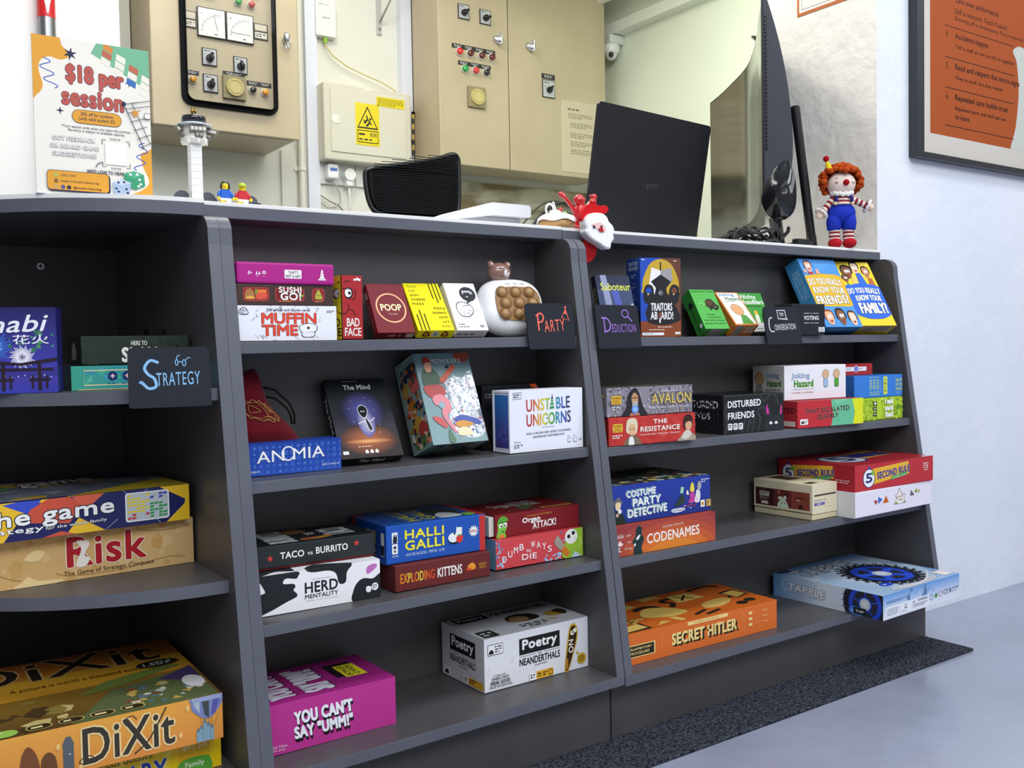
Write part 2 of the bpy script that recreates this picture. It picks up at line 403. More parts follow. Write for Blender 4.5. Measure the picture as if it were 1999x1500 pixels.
def unit(x0, x1, label, sl=0.0):
    t = thing('display_shelf', label, 'shelf unit', ((x0+x1)/2, -.12, 0), 'dark grey display shelf units')
    side_panel(t, x0, x0+.016, BK+.012, 1); side_panel(t, x1-.016, x1, BK+.012, -1)
    for z, y in ((S1, Y1), (S2, Y2), (S3, Y3)): plank(t, 'shelf', x0+.016, x1-.016, y, BK, z, sl=sl)
    plank(t, 'bottom_shelf', x0, x1, Y4, BK+.012, S4, sl=sl)
    m = MB(); m.box((x0+.016, BK, S4), (x1-.016, BK+.012, .835), 'fff', 'laminate'); m.build('back_panel', t)
    m = MB(); m.box((x0+.001, -.192, .0004), (x1-.001, -.176, S4-.0163), 'fff', 'laminate'); m.build('kick_panel', t)
    return t
unit(.0, .6035, 'narrow middle dark grey shelf unit with four shelves of boxes', .0058)
unit(.605, 1.514, 'wide dark grey shelf unit with four sloping shelves against the blue-white wall')
# curved end unit
t = thing('display_shelf', 'curved dark grey end shelf unit holding the largest boxes', 'shelf unit', (-.2, .05, 0), 'dark grey display shelf units')
side_panel(t, -.016, -.0004, .38, 1)
m = MB(); m.box((-.4805, .38, .001), (-.0, .396, .835), 'fff', 'laminate'); m.build('back_panel', t)
m = MB(); m.box((-.4965, .12, .001), (-.4805, .396, .835), 'fff', 'laminate'); m.build('side_panel', t)
def arc_poly(yf, xr, back, cx=-.03, cy=.19, xl=-.48):
    R = cy - yf; p = [(xr, yf)]
    for k in range(0, 25):
        a = radians(-90 - k*3.75); x = cx + R*cos(a); y = cy + R*sin(a)
        if x < xl: break
        p.append((x, y))
    p += [(xl, p[-1][1]), (xl, back), (xr, back)]
    return p
def curved(root, name, yf, z1, t=.016, back=.38, mat='laminate', emat='laminate_edge', xr=-.0165, **k):
    m = MB(); P = arc_poly(yf, xr, back, **k); n = len(P); fn = lambda a, b, d: (a, b, d)
    vs = [fn(a, b, z1-t) for a, b in P] + [fn(a, b, z1) for a, b in P]
    tri = tessellate_polygon([[Vector((a, b, 0)) for a, b in P]])
    m.add(vs, [list(q) for q in tri] + [[n+q[2], n+q[1], n+q[0]] for q in tri], 'fff', mat)
    m.add(vs, [[i, (i+1) % n, n+(i+1) % n, n+i] for i in range(n)], 'fff', emat, False)
    return m.build(name, root)
curved(t, 'shelf', -.150, .608); curved(t, 'shelf', -.172, .3618); curved(t, 'bottom_shelf', -.2287, S4, xr=-.0005)
curved(t, 'kick_panel', -.192, S4-.0163, t=S4-.0165, xr=-.001)
for (x, z) in ((-.136, .803),):
    q = MB(); q.cyl((x, .38, z), (x, .3765, z), .0075, .006, 'c9cbcc', 'metal', 20)
    q.box((x-.004, .3762, z-.0008), (x+.004, .3768, z+.0008), '222', 'matte'); q.box((x-.0008, .3762, z-.004), (x+.0008, .3768, z+.004), '222', 'matte')
    lab(q.build('screw', t), 'silver cross-head screw')
# ---------------------------------------------------------------- countertop in three pieces
def counter(x0, x1, yf, label):
    c = thing('countertop', label, 'countertop', ((x0+x1)/2, .1, .835), 'countertop sections')
    m = MB(); m.box((x0, yf+.001, .8352), (x1, .42, .8518), 'fff', 'laminate', .0006); m.box((x0+.0003, yf, .8356), (x1-.0003, yf+.0013, .8516), 'fff', 'laminate_edge', .0004)
    m.build('board', c)
    m = MB(); m.box((x0, yf+.0006, .8518), (x1, .42, .8574), 'fff', 'counter_white', .0008); m.build('white_top', c)
counter(-.0115, .5985, -.0905, 'middle straight section of the white topped counter above the narrow shelf unit')
counter(.6035, 1.512, -.085, 'long right section of the white topped counter under the laptop and television')
c = thing('countertop', 'curved left section of the white topped counter under the price sign', 'countertop', (-.2, .1, .835), 'countertop sections')
curved(c, 'board', -.1055, .8518, .0166, .42, xr=-.0125, xl=-.50)
curved(c, 'white_top', -.1045, .8576, .0058, .42, 'counter_white', 'counter_white', xr=-.0125, xl=-.50)
# ---------------------------------------------------------------- boxes on the curved end unit
GB = 'game boxes on the shelves'
def star_burst(f, u, v, r0, r1, n, w, col):
    for i in range(n):
        a = 2*pi*i/n; q = r1*(.75+.25*((i*7) % 3)/2)
        f.k -= 1 if i else 0
        f.l([(u+r0*cos(a)/f.asp, v+r0*sin(a)), (u+q*cos(a)/f.asp, v+q*sin(a))], w, col)
# fireworks box
B = Box((-.2985, -.02, .608), -.331, .1216, .0379, .1046, 0, True); B.body('#2b2a78', 'gloss')
f = B.face('F', 'gloss'); f.g(0, 0, 1, .22, '#3a3fae', '#4a3fa0'); f.g(0, .22, 1, 1, '#4646b4', '#26245f')
f.confetti(.55, .5, .98, .78, 26, ['#3e7d62', '#4f946a', '#35705e'], .035, 5)
star_burst(f, .15, .52, .02, .16, 30, .012, '#b8283a'); star_burst(f, .42, .54, .02, .2, 36, .012, '#3f78d8'); star_burst(f, .42, .54, .02, .1, 24, .01, '#9cc4ff')
star_burst(f, .68, .42, .01, .14, 40, .009, '#f2f0ff')
f.p([(0, .3), (.14, .36), (.3, .3), (.5, .25), (.8, .27), (1, .3), (1, .2), (0, .2)], '#3b378f')
for i in range(16): f.c(.04+i*.06, .185+.01*(i % 3), .007, '#dff0ff')
for u in (.5, .83):
    f.r(u-.012, .03, u+.022, .34, '#2a1d2c'); f.r(u-.07, .05, u-.05, .2, '#2a1d2c'); f.r(u+.06, .05, u+.08, .2, '#2a1d2c'); f.r(u-.09, .14, u+.1, .17, '#2a1d2c')
f.p([(.34, .39), (.66, .35), (1, .41), (1, .37), (.67, .32), (.36, .35)], '#2a1d2c'); f.r(.4, .26, .96, .29, '#2a1d2c')
f.t('Hanabi', -.02+.04, .7, .93, .9, '#f6f4ff', .03, shear=.25, slope=.04); f.t('花火', .6, .57, .93, .68, '#f6f4ff', .02)
B.face('T', 'gloss').g(0, 0, 1, 1, '#1d1c4c', '#1d1c4c')
B.done('game_box', 'upright dark blue game box with fireworks and gate on the curved unit top shelf', group=GB)
# two stacked boxes behind the strategy sign
B = Box((-.1743, -.060, .608), -.06, .1495, .1, .031); B.body('#2f8f99', 'gloss')
f = B.face('F', 'gloss'); f.gh(0, 0, 1, 1, '#3fa58c', '#3a8fc0'); f.confetti(.03, .1, .97, .9, 40, ['#46b39a', '#3d94b8', '#57b8a0', '#4aa3c4'], .2, 8)
f.l([(.1, .2), (.1, .8), (.93, .82), (.93, .2)], .045, '#e6dca8', closed=True)
for i, u in enumerate((.33, .45, .57)): f.c(u, .56, .2, '#2b4d74'); f.c(u, .56, .17, '#24386a'); f.star(u, .56, .11, '#e8c8d8', 4, .5); f.tiny(u-.045, .2, u+.045, .28, 1, '#2b4d74', i)
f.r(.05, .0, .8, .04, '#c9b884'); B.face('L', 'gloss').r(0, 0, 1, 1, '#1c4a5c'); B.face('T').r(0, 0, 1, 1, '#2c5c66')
B.done('game_box', 'low turquoise game box with gold border under the dark green box behind the sign', group=GB)
B = Box((-.158, -.042, .6402), -.03, .137, .11, .0375); B.body('#2c3730')
f = B.face('F'); f.confetti(0, 0, 1, 1, 30, ['#2e3a32', '#2a352e'], .25, 2); f.t('HERE TO', .45, .66, .6, .82, '#f0f0ec', .03); f.t('SLAY', .36, .06, .7, .6, '#f4f4f0', .09)
f = B.face('L'); f.r(0, 0, 1, 1, '#20241f'); f.b([(.35, .2), (.62, .2), (.66, .5), (.5, .8), (.36, .6)], '#8d8f88'); f.l([(.4, .25), (.6, .7)], .04, '#20241f')
B.face('T').r(0, 0, 1, 1, '#252d28')
B.done('game_box', 'dark green game box with white block letters on the turquoise box behind the sign', group=GB)
B = Box((-.040, .085, .608), 0, .022, .03, .082); B.body('#15161a'); B.done('game_box', 'thin black box standing at the right end behind the dark green box', group=GB)
# strategy tile game, orange map game
B = Box((-.4169, -.057, .3618), .059, .398, .25, .0627); B.body('#d9b274')
f = B.face('F'); f.gh(0, 0, 1, 1, '#d9ae6c', '#d8b47c')
f.confetti(0, 0, 1, 1, 60, ['#d2a664', '#dfb97f', '#cfa261', '#e2bf88'], .16, 4)
for P in ([(.46, .55), (.5, .5), (.52, .66), (.49, .72)], [(.16, 0), (.33, 0), (.36, .1), (.3, .16), (.26, .3), (.22, .2), (.18, .25)], [(.43, 0), (.55, 0), (.57, .06), (.5, .1), (.47, .2), (.45, .1)], [(.965, .9), (.985, .88), (.99, .95), (.975, .97)]): f.b(P, '#f0d59a')
for P in ([(.36, .95), (.39, .6), (.37, .4), (.42, .2), (.45, .15)], [(.8, .98), (.83, .85), (.9, .8), (.99, .84)], [(.55, .2), (.6, .1), (.75, .08), (.9, .2), (.97, .16)], [(.3, .5), (.33, .3), (.31, .1)]): f.l(P, .012, '#a87d46', True)
f.t('Risk', .585, .26, .838, .9, '#b3202c', .06, '#f5ead2', .035); f.b([(.612, .3), (.63, .62), (.615, .8), (.65, .78), (.655, .7), (.64, .5), (.655, .4), (.64, .26)], '#f6efe4')
f.t('The Game of Strategic Conquest', .575, .08, .862, .2, '#3d2a18', .0)
B.face('T').r(0, 0, 1, 1, '#c9a468')
B.done('game_box', 'tan map patterned game box with big red letters on the curved unit middle shelf', group=GB)
B = Box((-.4466+.0203, .1333-.2188, .4252), .092, .4, .2195, .0482); B.body('#f2c52c', 'gloss')
f = B.face('F', 'gloss'); f.p([(.0, 0), (1, 0), (1, 1), (0, 1)], '#efc12e')
f.p([(.42, 0), (.5, .9), (.63, 1), (.9, 1), (.995, .55), (.92, 0), (.72, 0), (.64, .42), (.6, 0)], '#23265e')
f.p([(.42, .95), (.46, 1), (.53, 1), (.5, .62)], '#3a4fc4'); f.p([(.47, .45), (.5, .78), (.55, 1), (.61, 1), (.66, .78), (.61, .3)], '#d0553f'); f.p([(.62, 1), (.72, 1), (.68, .72), (.65, .72)], '#d9604a')
f.p([(.53, 0), (.585, .12), (.63, 0)], '#d0553f'); f.p([(.98, .2), (1, .5), (1, .8), (.985, .55)], '#efc12e')
for P in ([(.72, 0), (.76, .25)], [(.9, 0), (.87, .3)], [(.78, 1), (.8, .85)], [(.86, 1), (.84, .85)]): f.l(P, .012, '#c8cbe8')
f.t('the game', .36, .28, .75, .82, '#f6f6f6', .05, '#17171d', .05, slope=.1); f.t('strategy', .33, .16, .535, .32, '#f6f6f6', .04, '#17171d', .06); f.t('for the whole family', .54, .2, .725, .31, '#f6f6f6', .02, '#17171d', .05, slope=.05)
f.rr(.785, .12, .93, .92, '#f2f4f4', .1); f.rr(.789, .15, .926, .89, '#b9c2c8', .1)
R = random.Random(4); f.k += 1
for i in range(9):
    for j in range(8):
        c = '#b9c2c8' if 0 else (['#e8cf33', '#e8cf33', '#c2c8cc'][R.randint(0, 2)] if (i < 5 and j > 1) else ['#2f9a46', '#2f9a46', '#c2c8cc'][R.randint(0, 2)] if i > 4 and j < 5 else ['#3040b0', '#c2c8cc'][R.randint(0, 1)] if j > 5 else ['#c83030', '#c2c8cc'][R.randint(0, 1)])
        u = .791+i*.0148; v = .17+j*.088; f.k -= 1; f.p([(u+.001, v+.01), (u+.0135, v+.03), (u+.0135, v+.085), (u+.001, v+.068)], c)
f.k += 2
f = B.face('T', 'gloss'); f.r(0, 0, 1, 1, '#6b6f80'); f.confetti(0, 0, 1, 1, 70, ['#8e93a0', '#a05a48', '#3d4a9a', '#b99a3a', '#5d8a54', '#7a7f90'], .13, 6); f.r(0, 0, 1, .035, '#23265e'); f.p([(.6, 0), (1, 0), (1, .45)], '#c8ae34'); f.p([(.45, 1), (.96, 1), (.98, .6), (.7, .8)], '#1f2250'); f.t('game', .55, .55, .8, .8, '#d8d8dc', .05, '#17171d', .04)
B.done('game_box', 'navy and yellow tile game box with white letters on the tan map box', group=GB)
# picture drawing game under the orange card game
B = Box((-.428, -.149, S4), -.0143, .4, .268, .0498); B.body('#f4d21f', 'gloss')
f = B.face('F', 'gloss'); f.r(0, 0, 1, 1, '#f5d312'); 
for i in range(9): f.p([(.3+i*.07, 0), (.33+i*.07, 0), (.37+i*.07, 1), (.345+i*.07, 1)], '#f8df4a')
f.r(.865, 0, .965, 1, '#eebf12'); f.t('Quick Sketches, Hilarious Guesses!', .42, .6, .79, .86, '#5c3a10', .0); f.t('PICTIONARY', .45, .03, .83, .56, '#2c4bb0', .05, '#f7f3cf', .03)
f.t('8+', .88, .6, .905, .78, '#fbf2c8', .02); f.t('2-4', .925, .6, .953, .78, '#fbf2c8', .02); f.r(.9125, .58, .915, .82, '#fbf2c8'); f.tiny(.88, .8, .905, .86, 1, '#fbf2c8'); f.tiny(.922, .8, .955, .86, 1, '#fbf2c8', 2)
f.b([(.866, .0), (.866, .3), (.9, .4), (.95, .38), (.964, .3), (.964, 0)], '#5fae3c'); f.t('Family', .885, .12, .945, .3, '#f4fae8', .02)
B.done('game_box', 'bright yellow drawing game box at the bottom of the curved unit stack', group=GB)
B = Box((-.4115-.005, -.183, .1678), -.0182, .381, .279, .057); B.body('#e39a3c', 'gloss')
f = B.face('F', 'gloss'); f.g(0, 0, 1, 1, '#dd8d3c', '#e9a644'); f.confetti(.4, .5, .8, .98, 50, ['#f0b860', '#eeb050'], .018, 9)
f.t('DiXit', .57, .12, .845, .88, '#3a362c', .03, '#f0d59a', .05, slope=.03)
f.l([(.575, .12), (.56, .2), (.58, .3), (.6, .24), (.59, .18)], .02, '#3a362c', True); f.l([(.7, .72), (.69, .85), (.715, .92), (.73, .82)], .018, '#3a362c', True); f.l([(.72, .1), (.76, .3), (.79, .6), (.82, .95)], .03, '#3a362c', True)
f.rr(.515, .06, .545, .7, '#5b6169', .25); f.p([(.513, .6), (.523, .78), (.537, .78), (.547, .6)], '#5b6169'); f.l([(.53, .42), (.537, .42)], .02, '#cfd2d4')
f.b([(.46, .02), (.455, .4), (.475, .55), (.495, .4), (.495, .02)], '#6b4526'); f.b([(.4, 0), (.4, .5), (.42, .75), (.445, .5), (.45, 0)], '#7c4a2c'); f.b([(.4, 0), (.43, .25), (.45, .1), (.455, 0)], '#d8e0e8')
f.b([(.897, .9), (.905, .7), (.95, .5), (.99, .72), (.998, 1), (.9, 1)], '#7a86b8'); f.p([(.93, .99), (.94, .6), (.955, .5), (.955, .99)], '#3d4a4a'); f.p([(.972, 1), (.96, .56), (.975, .6), (.992, .95)], '#5a57a8'); f.p([(.9, 1), (.91, .8), (.925, .65), (.925, 1)], '#a9bcc4'); f.r(.905, .9, .998, 1, '#9aa4cc')
for u in (.925, .94, .955, .965, .985): f.l([(.953+(u-.953)*.5, .3), (u, .55)], .007, '#8a6a3a')
for u, h in ((.918, .24), (.928, .3), (.94, .42), (.951, .34), (.963, .28)): f.r(u-.005, .02, u+.006, h, '#7fa3b4'); f.p([(u-.006, h), (u+.007, h), (u, h+.1)], '#5b7c90')
for u, v in ((.885, .75), (.86, .2), (.5, .55), (.56, .02)): f.b([(u, v), (u+.008, v+.05), (u+.004, v+.14), (u-.004, v+.08)], '#f2c878')
f = B.face('T', 'gloss'); f.g(0, 0, 1, .45, '#5c4326', '#8a6a28'); f.g(0, .45, 1, .72, '#c88f2c', '#d9a832'); f.g(0, .72, 1, 1, '#c77f2c', '#a85a26')
f.confetti(0, 0, .6, .4, 24, ['#6d5a2c', '#4c3a22', '#8a7a3c', '#c9b878'], .06, 4); f.p([(.55, 0), (.7, .33), (.99, .45), (.99, 0)], '#5f6a44'); f.p([(.86, .36), (.99, .2), (.99, .48)], '#4a3a68'); f.confetti(.72, .06, .98, .3, 40, ['#a8b8b0', '#8a4a3a', '#c8a858', '#5a7a8a', '#d8d0b8'], .03, 12)
f.e(.955, .24, .035, .09, '#e8e6e8'); f.p([(.6, .33), (.72, .36), (.97, .52), (.9, .55), (.7, .47)], '#6f7f3c')
f.t('DiXit', .28, .68, .93, .97, '#2c231c', .03, '#d8b070', .04); f.t('A picture is worth a thousand words!', .42, .54, .86, .6, '#5c3a18', .0)
f.e(.9, .6, .075, .06, '#6a5030'); f.e(.9, .6, .07, .052, '#22201e'); f.t('1.5', .85, .575, .89, .62, '#e0e0d8', .03); f.tiny(.893, .57, .95, .63, 3, '#c8c8c0', 2)
f.rr(.1, .01, .4, .09, '#9ccc5c', .5); f.t('FAMILY', .2, .02, .36, .075, '#f4fae8', .03)
for i in range(4): f.rr(.42+i*.09, .02, .495+i*.09, .085, '#c8b870', .5); f.rr(.424+i*.09, .025, .491+i*.09, .08, '#3c2f1c', .5); f.tiny(.435+i*.09, .035, .48+i*.09, .07, 1, '#e8dca0', i)
B.done('game_box', 'large orange dream picture game box with ornate black letters on the bottom left shelf', group=GB)
# ---------------------------------------------------------------- middle unit, first shelf
Wm = .145
def mz(z, x): return z + .0058*(x+.15)
B = Box((.017, -.128, mz(S1, .017)), .0, Wm, .1, .0476); B.body('#eef0fa')
f = B.face('F'); f.r(0, 0, 1, 1, '#eef0fa'); R = random.Random(8)
f.k += 1
for i in range(60):                                        # doodles round the title
    u = R.uniform(.17, .86); v = R.uniform(.02, .97)
    if .24 < u < .8 and .1 < v < .8: continue
    f.k -= 1; f.l([(u+R.uniform(-.03, .03), v+R.uniform(-.09, .09)) for _ in range(4)], .012, '#8f929c', True)
f.k += 1
f.t('MUFFIN', .245, .48, .79, .79, '#e8503c', .07, '#2a2022', .035, sp=.9); f.t('TIME', .245, .14, .6, .45, '#e8503c', .07, '#2a2022', .035, sp=.9)
f.b([(.62, .3), (.61, .4), (.66, .47), (.72, .5), (.77, .46), (.8, .38), (.78, .25), (.7, .2), (.64, .22)], '#23252b'); f.b([(.626, .3), (.617, .39), (.66, .455), (.72, .485), (.765, .45), (.792, .38), (.773, .26), (.7, .215), (.645, .235)], '#f6f7fc')
f.b([(.64, .22), (.65, .1), (.7, .08), (.755, .1), (.77, .24)], '#23252b'); f.b([(.645, .22), (.655, .115), (.7, .097), (.75, .115), (.763, .23)], '#eef0fa'); f.e(.705, .36, .014, .04, '#4a1c22')
f.t('250 artisan and chaotic cards!', .3, .84, .73, .92, '#3a3d47', .02)
f.b([(.03, .78), (.035, .86), (.06, .94), (.09, .94), (.115, .86), (.12, .76), (.07, .74)], '#3a3d47'); f.b([(.036, .785), (.04, .85), (.062, .92), (.088, .92), (.109, .85), (.113, .775), (.07, .765)], '#eef0fa'); f.tiny(.045, .78, .105, .9, 3, '#3a3d47')
f.tiny(.9, .8, .985, .88, 2, '#6a6d78')
B.done('game_box', 'white card game box with red bubble letters at the bottom of the top shelf stack', group=GB)
B = Box((.017, -.1275, mz(S1, .017)+.0482), .0, .142, .1, .0282); B.body('#4a3734')
f = B.face('F')
for u0, u1, c in ((.08, .335, '#8c2c30'), (.395, .69, '#7c242b'), (.77, .9, '#8c2c30')): f.rr(u0, .2, u1, .84, '#b8473f', .25); f.rr(u0+.008, .25, u1-.008, .8, c, .22)
f.b([(.1, .35), (.11, .7), (.16, .76), (.19, .5), (.17, .32)], '#b07a4a'); f.b([(.1, .3), (.13, .42), (.18, .4), (.19, .3)], '#e8b050'); f.b([(.21, .3), (.21, .66), (.25, .74), (.3, .7), (.31, .34)], '#e05a48'); f.r(.215, .6, .31, .72, '#e8863c'); f.b([(.195, .55), (.2, .76), (.22, .72), (.21, .5)], '#7a9a3c')
f.t('SUSHI', .43, .6, .66, .9, '#f6f3ea', .08, '#2c1416', .03); f.t('GO!', .445, .24, .655, .62, '#f6f3ea', .09, '#2c1416', .03); f.p([(.66, .35), (.685, .5), (.655, .55)], '#8fae3c'); f.c(.555, .44, .05, '#2c1416')
f.b([(.8, .34), (.805, .55), (.835, .78), (.865, .55), (.875, .34), (.835, .3)], '#b8b04a'); f.l([(.815, .5), (.828, .5)], .03, '#3a3a1c'); f.l([(.845, .5), (.858, .5)], .03, '#3a3a1c'); f.tiny(.43, .16, .66, .21, 1, '#d8a050'); f.t('Ages 8+', .8, .15, .88, .24, '#e0b060', 0)
B.done('game_box', 'brown box with red sushi pictures between the magenta and the white box', group=GB)
B = Box((.02, -.1285, mz(S1, .02)+.0768), -.02, .139, .1, .029); B.body('#b3298a', bev=.003)
f = B.face('F', off=.00005); f.t('8+', .11, .42, .15, .58, '#f6e6f2', .05); f.p([(.185, .42), (.2, .6), (.205, .42)], '#f6e6f2'); f.p([(.21, .42), (.225, .58), (.235, .42)], '#f6e6f2'); f.ring(.27, .52, .018, .08, .045, '#f6e6f2'); f.tiny(.19, .33, .235, .37, 1, '#f6e6f2'); f.tiny(.26, .33, .28, .37, 1, '#f6e6f2')
f.rr(.475, .27, .65, .68, '#f8f6f8', .1); f.t("THAT'S", .515, .49, .615, .63, '#26222c', .04); f.t('NOT A HAT', .487, .31, .64, .45, '#26222c', .04)
f.p([(.825, .22), (.905, .22), (.905, .28), (.825, .28)], '#f8f6f8'); f.p([(.84, .3), (.892, .3), (.872, .72), (.86, .72)], '#f8f6f8')
for v in (.42, .54): f.r(.835, v, .9, v+.02, '#b3298a')
B.done('game_box', 'magenta box with a white traffic cone on top of the white and brown boxes', group=GB)
# face-off box: yellow side and red front
B = Box((.1713, -.128, mz(S1, .1713)), .02, .0325, .09, .0912); B.body('#b02f34')
f = B.face('F'); f.t('BAD', .2, .2, .82, .33, '#f6f0ec', .03, sp=.9); f.t('FACE', .1, .05, .9, .18, '#f6f0ec', .03, sp=.9)
f.e(.32, .72, .2, .09, '#201a1e'); f.e(.3, .725, .16, .07, '#f4f2f2'); f.c(.36, .72, .025, '#201a1e'); f.l([(.03, .79), (.5, .78)], .012, '#201a1e'); f.l([(.12, .88), (.25, .91), (.42, .9)], .012, '#201a1e', True); f.l([(.62, .78), (.66, .7), (.6, .63), (.45, .62)], .012, '#201a1e', True)
f.l([(0, .4), (.15, .4), (.28, .46), (.3, .54), (.33, .55)], .012, '#201a1e', True); f.l([(.32, .47), (.5, .45), (.62, .37)], .012, '#201a1e', True); f.confetti(.1, .4, .85, .58, 14, ['#8a2428'], .006, 2); f.c(.62, .93, .02, '#f6f0ec'); f.c(.75, .94, .025, '#f6f0ec'); f.c(.86, .93, .02, '#f6f0ec')
f = B.face('L'); f.r(0, 0, 1, 1, '#efd92f'); f.t('BAD', .3, .2, .92, .33, '#201a1e', .03); f.t('FACE', .25, .05, .96, .18, '#201a1e', .03); f.e(.8, .72, .12, .08, '#201a1e'); f.e(.82, .722, .1, .065, '#f4f2f2'); f.c(.88, .71, .02, '#201a1e'); f.l([(.8, .62), (.8, .5), (.86, .42), (1, .4)], .014, '#201a1e', True); f.l([(.85, .88), (.95, .9)], .012, '#201a1e'); f.r(.97, 0, 1, 1, '#201a1e')
B.face('T').r(0, 0, 1, 1, '#2a1c1e')
B.done('game_box', 'narrow upright box with yellow side and red front and a grumpy eye', group=GB)
# four small card boxes leaning back
B = Box((.2378, -.095, mz(S1, .2378)), -.0968, .0606, .0163, .0898, .5559, True); B.body('#7a222d')
f = B.face('F'); f.ring(.52, .5, .4, .3, .028, '#f2b98c'); f.t('POOP', .24, .44, .8, .58, '#f6ecb8', .06); f.t('The Game', .42, .36, .65, .4, '#e8b89a', 0, shear=.3)
f = B.face('D'); f.tiny(.3, .3, .7, .7, 1, '#d8a890', 2); f.r(.78, .2, .98, .85, '#cdbfae')
f = B.face('L'); f.r(.3, .72, .7, .85, '#cdbfae'); f.tiny(.3, .1, .7, .68, 12, '#b07a70', 3)
B.done('game_box', 'maroon card box with a cream ring, first of the leaning card boxes', group=GB)
B = Box((.307, -.095, mz(S1, .307)), -.15, .0605, .0175, .102, .7214, True); B.body('#f2e51e')
f = B.face('F')
for i, s in enumerate(('TACO', 'CAT', 'GOAT', 'CHEESE', 'PIZZA')):
    L = len(s)*.062; f.t(s, .1, .9-i*.093, .1+L, .94-i*.093, '#26241c', .015, sp=1.2); f.t(s, .93-L, .06+i*.093, .93, .1+i*.093, '#26241c', .015, rot=180, sp=1.2)
for u, v0 in ((.66, .65), (.74, .99), (.82, .57), (.9, .65)): pass
for u, v in ((.7, .66), (.8, .57), (.9, .64)): f.r(u, v, u+.022, 1, '#26241c')
for u, v in ((.1, .33), (.2, .42), (.3, .34)): f.r(u, 0, u+.022, v, '#26241c')
f = B.face('D'); 
for u, c in ((.25, '#7c2a20'), (.5, '#cfd2d0'), (.76, '#8c3a1c')): f.b([(u-.1, .25), (u-.06, .75), (u, .88), (u+.07, .7), (u+.1, .25)], c); f.e(u, .5, .05, .18, '#c8b03a' if c != '#cfd2d0' else '#8a8f90')
B.face('L').r(0, 0, 1, 1, '#e8d81a')
B.done('game_box', 'yellow card box with black stripes and word lists, leaning between maroon and white boxes', group=GB)
B = Box((.3745, -.095, mz(S1, .3694)), -.0885, .0558, .0196, .0925, .5764, True); B.body('#ecebf2')
f = B.face('F'); f.c(.68, .76, .155, '#2b2c33'); f.p([(.62, .66), (.56, .55), (.75, .62)], '#2b2c33'); f.t('F**k', .52, .76, .85, .84, '#f6f6fa', .05); f.tiny(.6, .69, .77, .72, 1, '#d8d8e0')
f.b([(.2, .4), (.18, .48), (.25, .57), (.4, .6), (.6, .56), (.72, .46), (.68, .36), (.6, .31), (.5, .28), (.35, .28), (.25, .32)], '#3a3b42'); f.b([(.215, .405), (.2, .475), (.26, .555), (.4, .585), (.59, .545), (.7, .455), (.66, .37), (.59, .325), (.5, .297), (.35, .297), (.26, .335)], '#ecebf2')
R = random.Random(3)
f.k += 1
for i in range(16): u = R.uniform(.26, .62); v = R.uniform(.33, .53); f.k -= 1; f.l([(u, v), (u+R.uniform(.01, .06), v+R.uniform(-.03, .03))], .01, '#55565e')
f.k += 1; f.t('WARNING', .08, .115, .3, .14, '#2b2c33', .02); f.tiny(.08, .06, .65, .09, 1, '#55565e', 4); f.t('18+', .76, .06, .9, .115, '#2b2c33', .02)
B.face('D').tiny(.05, .35, .8, .6, 1, '#3a3b42', 5)
B.done('game_box', 'white card box with a black speech bubble, last of the leaning card boxes', group=GB)
# bubble-popping toy
tx, ty, tz = .492, -.085, S1+.007
T = thing('bubble_toy', 'white handheld bubble popping toy with brown bubbles and a bear head on the top shelf', 'toy', (tx, ty, tz))
MT = Matrix.Translation((tx, ty, tz+.046)) @ Matrix.Rotation(-.12, 4, 'Z') @ Matrix.Rotation(-.3, 4, 'X')
def sel(u, e, a, b):                                       # rounded-square outline
    c, s_ = cos(u), sin(u); return (a*math.copysign(abs(c)**e, c), b*math.copysign(abs(s_)**e, s_))
m = MB(); nu = 40; prof = [(.0, -.021), (.62, -.021), (.85, -.017), (.97, -.008), (1, 0), (.97, .008), (.85, .016), (0, .018)]
def ty_pt(i, j):
    k, dy = prof[round(j*(len(prof)-1))]; x, z = sel(i*2*pi, .72, .059*k, .047*k); return MT @ Vector((x*(1+.06*(z < 0)), dy, z + (0 if z > 0 else -.004*cos(x/.059*1.5)*k)))
m.grid(ty_pt, nu, len(prof)-1, 'f0f1f2', 'plastic', True, True); m.build('casing', T)
m = MB(); P = [sel(i*2*pi/36, .6, .041, .029) for i in range(36)]
m.prism(P[::-1], lambda a, b, d: MT @ Vector((a+.004, d, b-.002)), -.021, -.0235, '97703f', 'plastic'); lab(m.build('bubble_panel', T), 'tan panel of bubbles')
m = MB(); 
for i in range(3):
    for j in range(3):
        if i == 1 and j == 2: pass
        c = MT @ Vector((-.022+.025*i + .004*(j == 1)-.002, -.0232, .017-.0185*j)); m.sph(c, (.0088, .0062, .0088), 'a67f4f', 'plastic', 14, MT.to_3x3().to_4x4())
        m.tube([MT @ Vector((-.022+.025*i+.004*(j == 1)-.002+.0105*cos(a*pi/10), -.0238, .017-.0185*j+.0095*sin(a*pi/10))) for a in range(20)], .0009, '7d5730', 'plastic', 5, True)
m.build('bubbles', T)
for i in range(3):
    m = MB(); m.sph(MT @ Vector((-.012+.013*i+.004, -.0185, .0335)), (.005, .0028, .0026), 'd9dcdf', 'plastic', 12, MT.to_3x3().to_4x4()); m.build('button', T)
m = MB(); hb = MT @ Vector((-.014, -.006, .058)); m.sph(hb, (.0215, .0175, .0165), '8d6a5e', 'shiny', 20)
for s_ in (-1, 1): m.sph(hb+Vector((s_*.0165, 0, .0125)), .0062, '8d6a5e', 'shiny', 12); m.sph(hb+Vector((s_*.0165, -.004, .0125)), .0035, 'c9a698', 'shiny', 10)
m.sph(hb+Vector((.004, -.0155, -.002)), (.0062, .005, .0055), 'efe9e4', 'shiny', 14); m.sph(hb+Vector((.004, -.0203, 0)), (.0018, .001, .0014), '2a2020', 'shiny', 8)
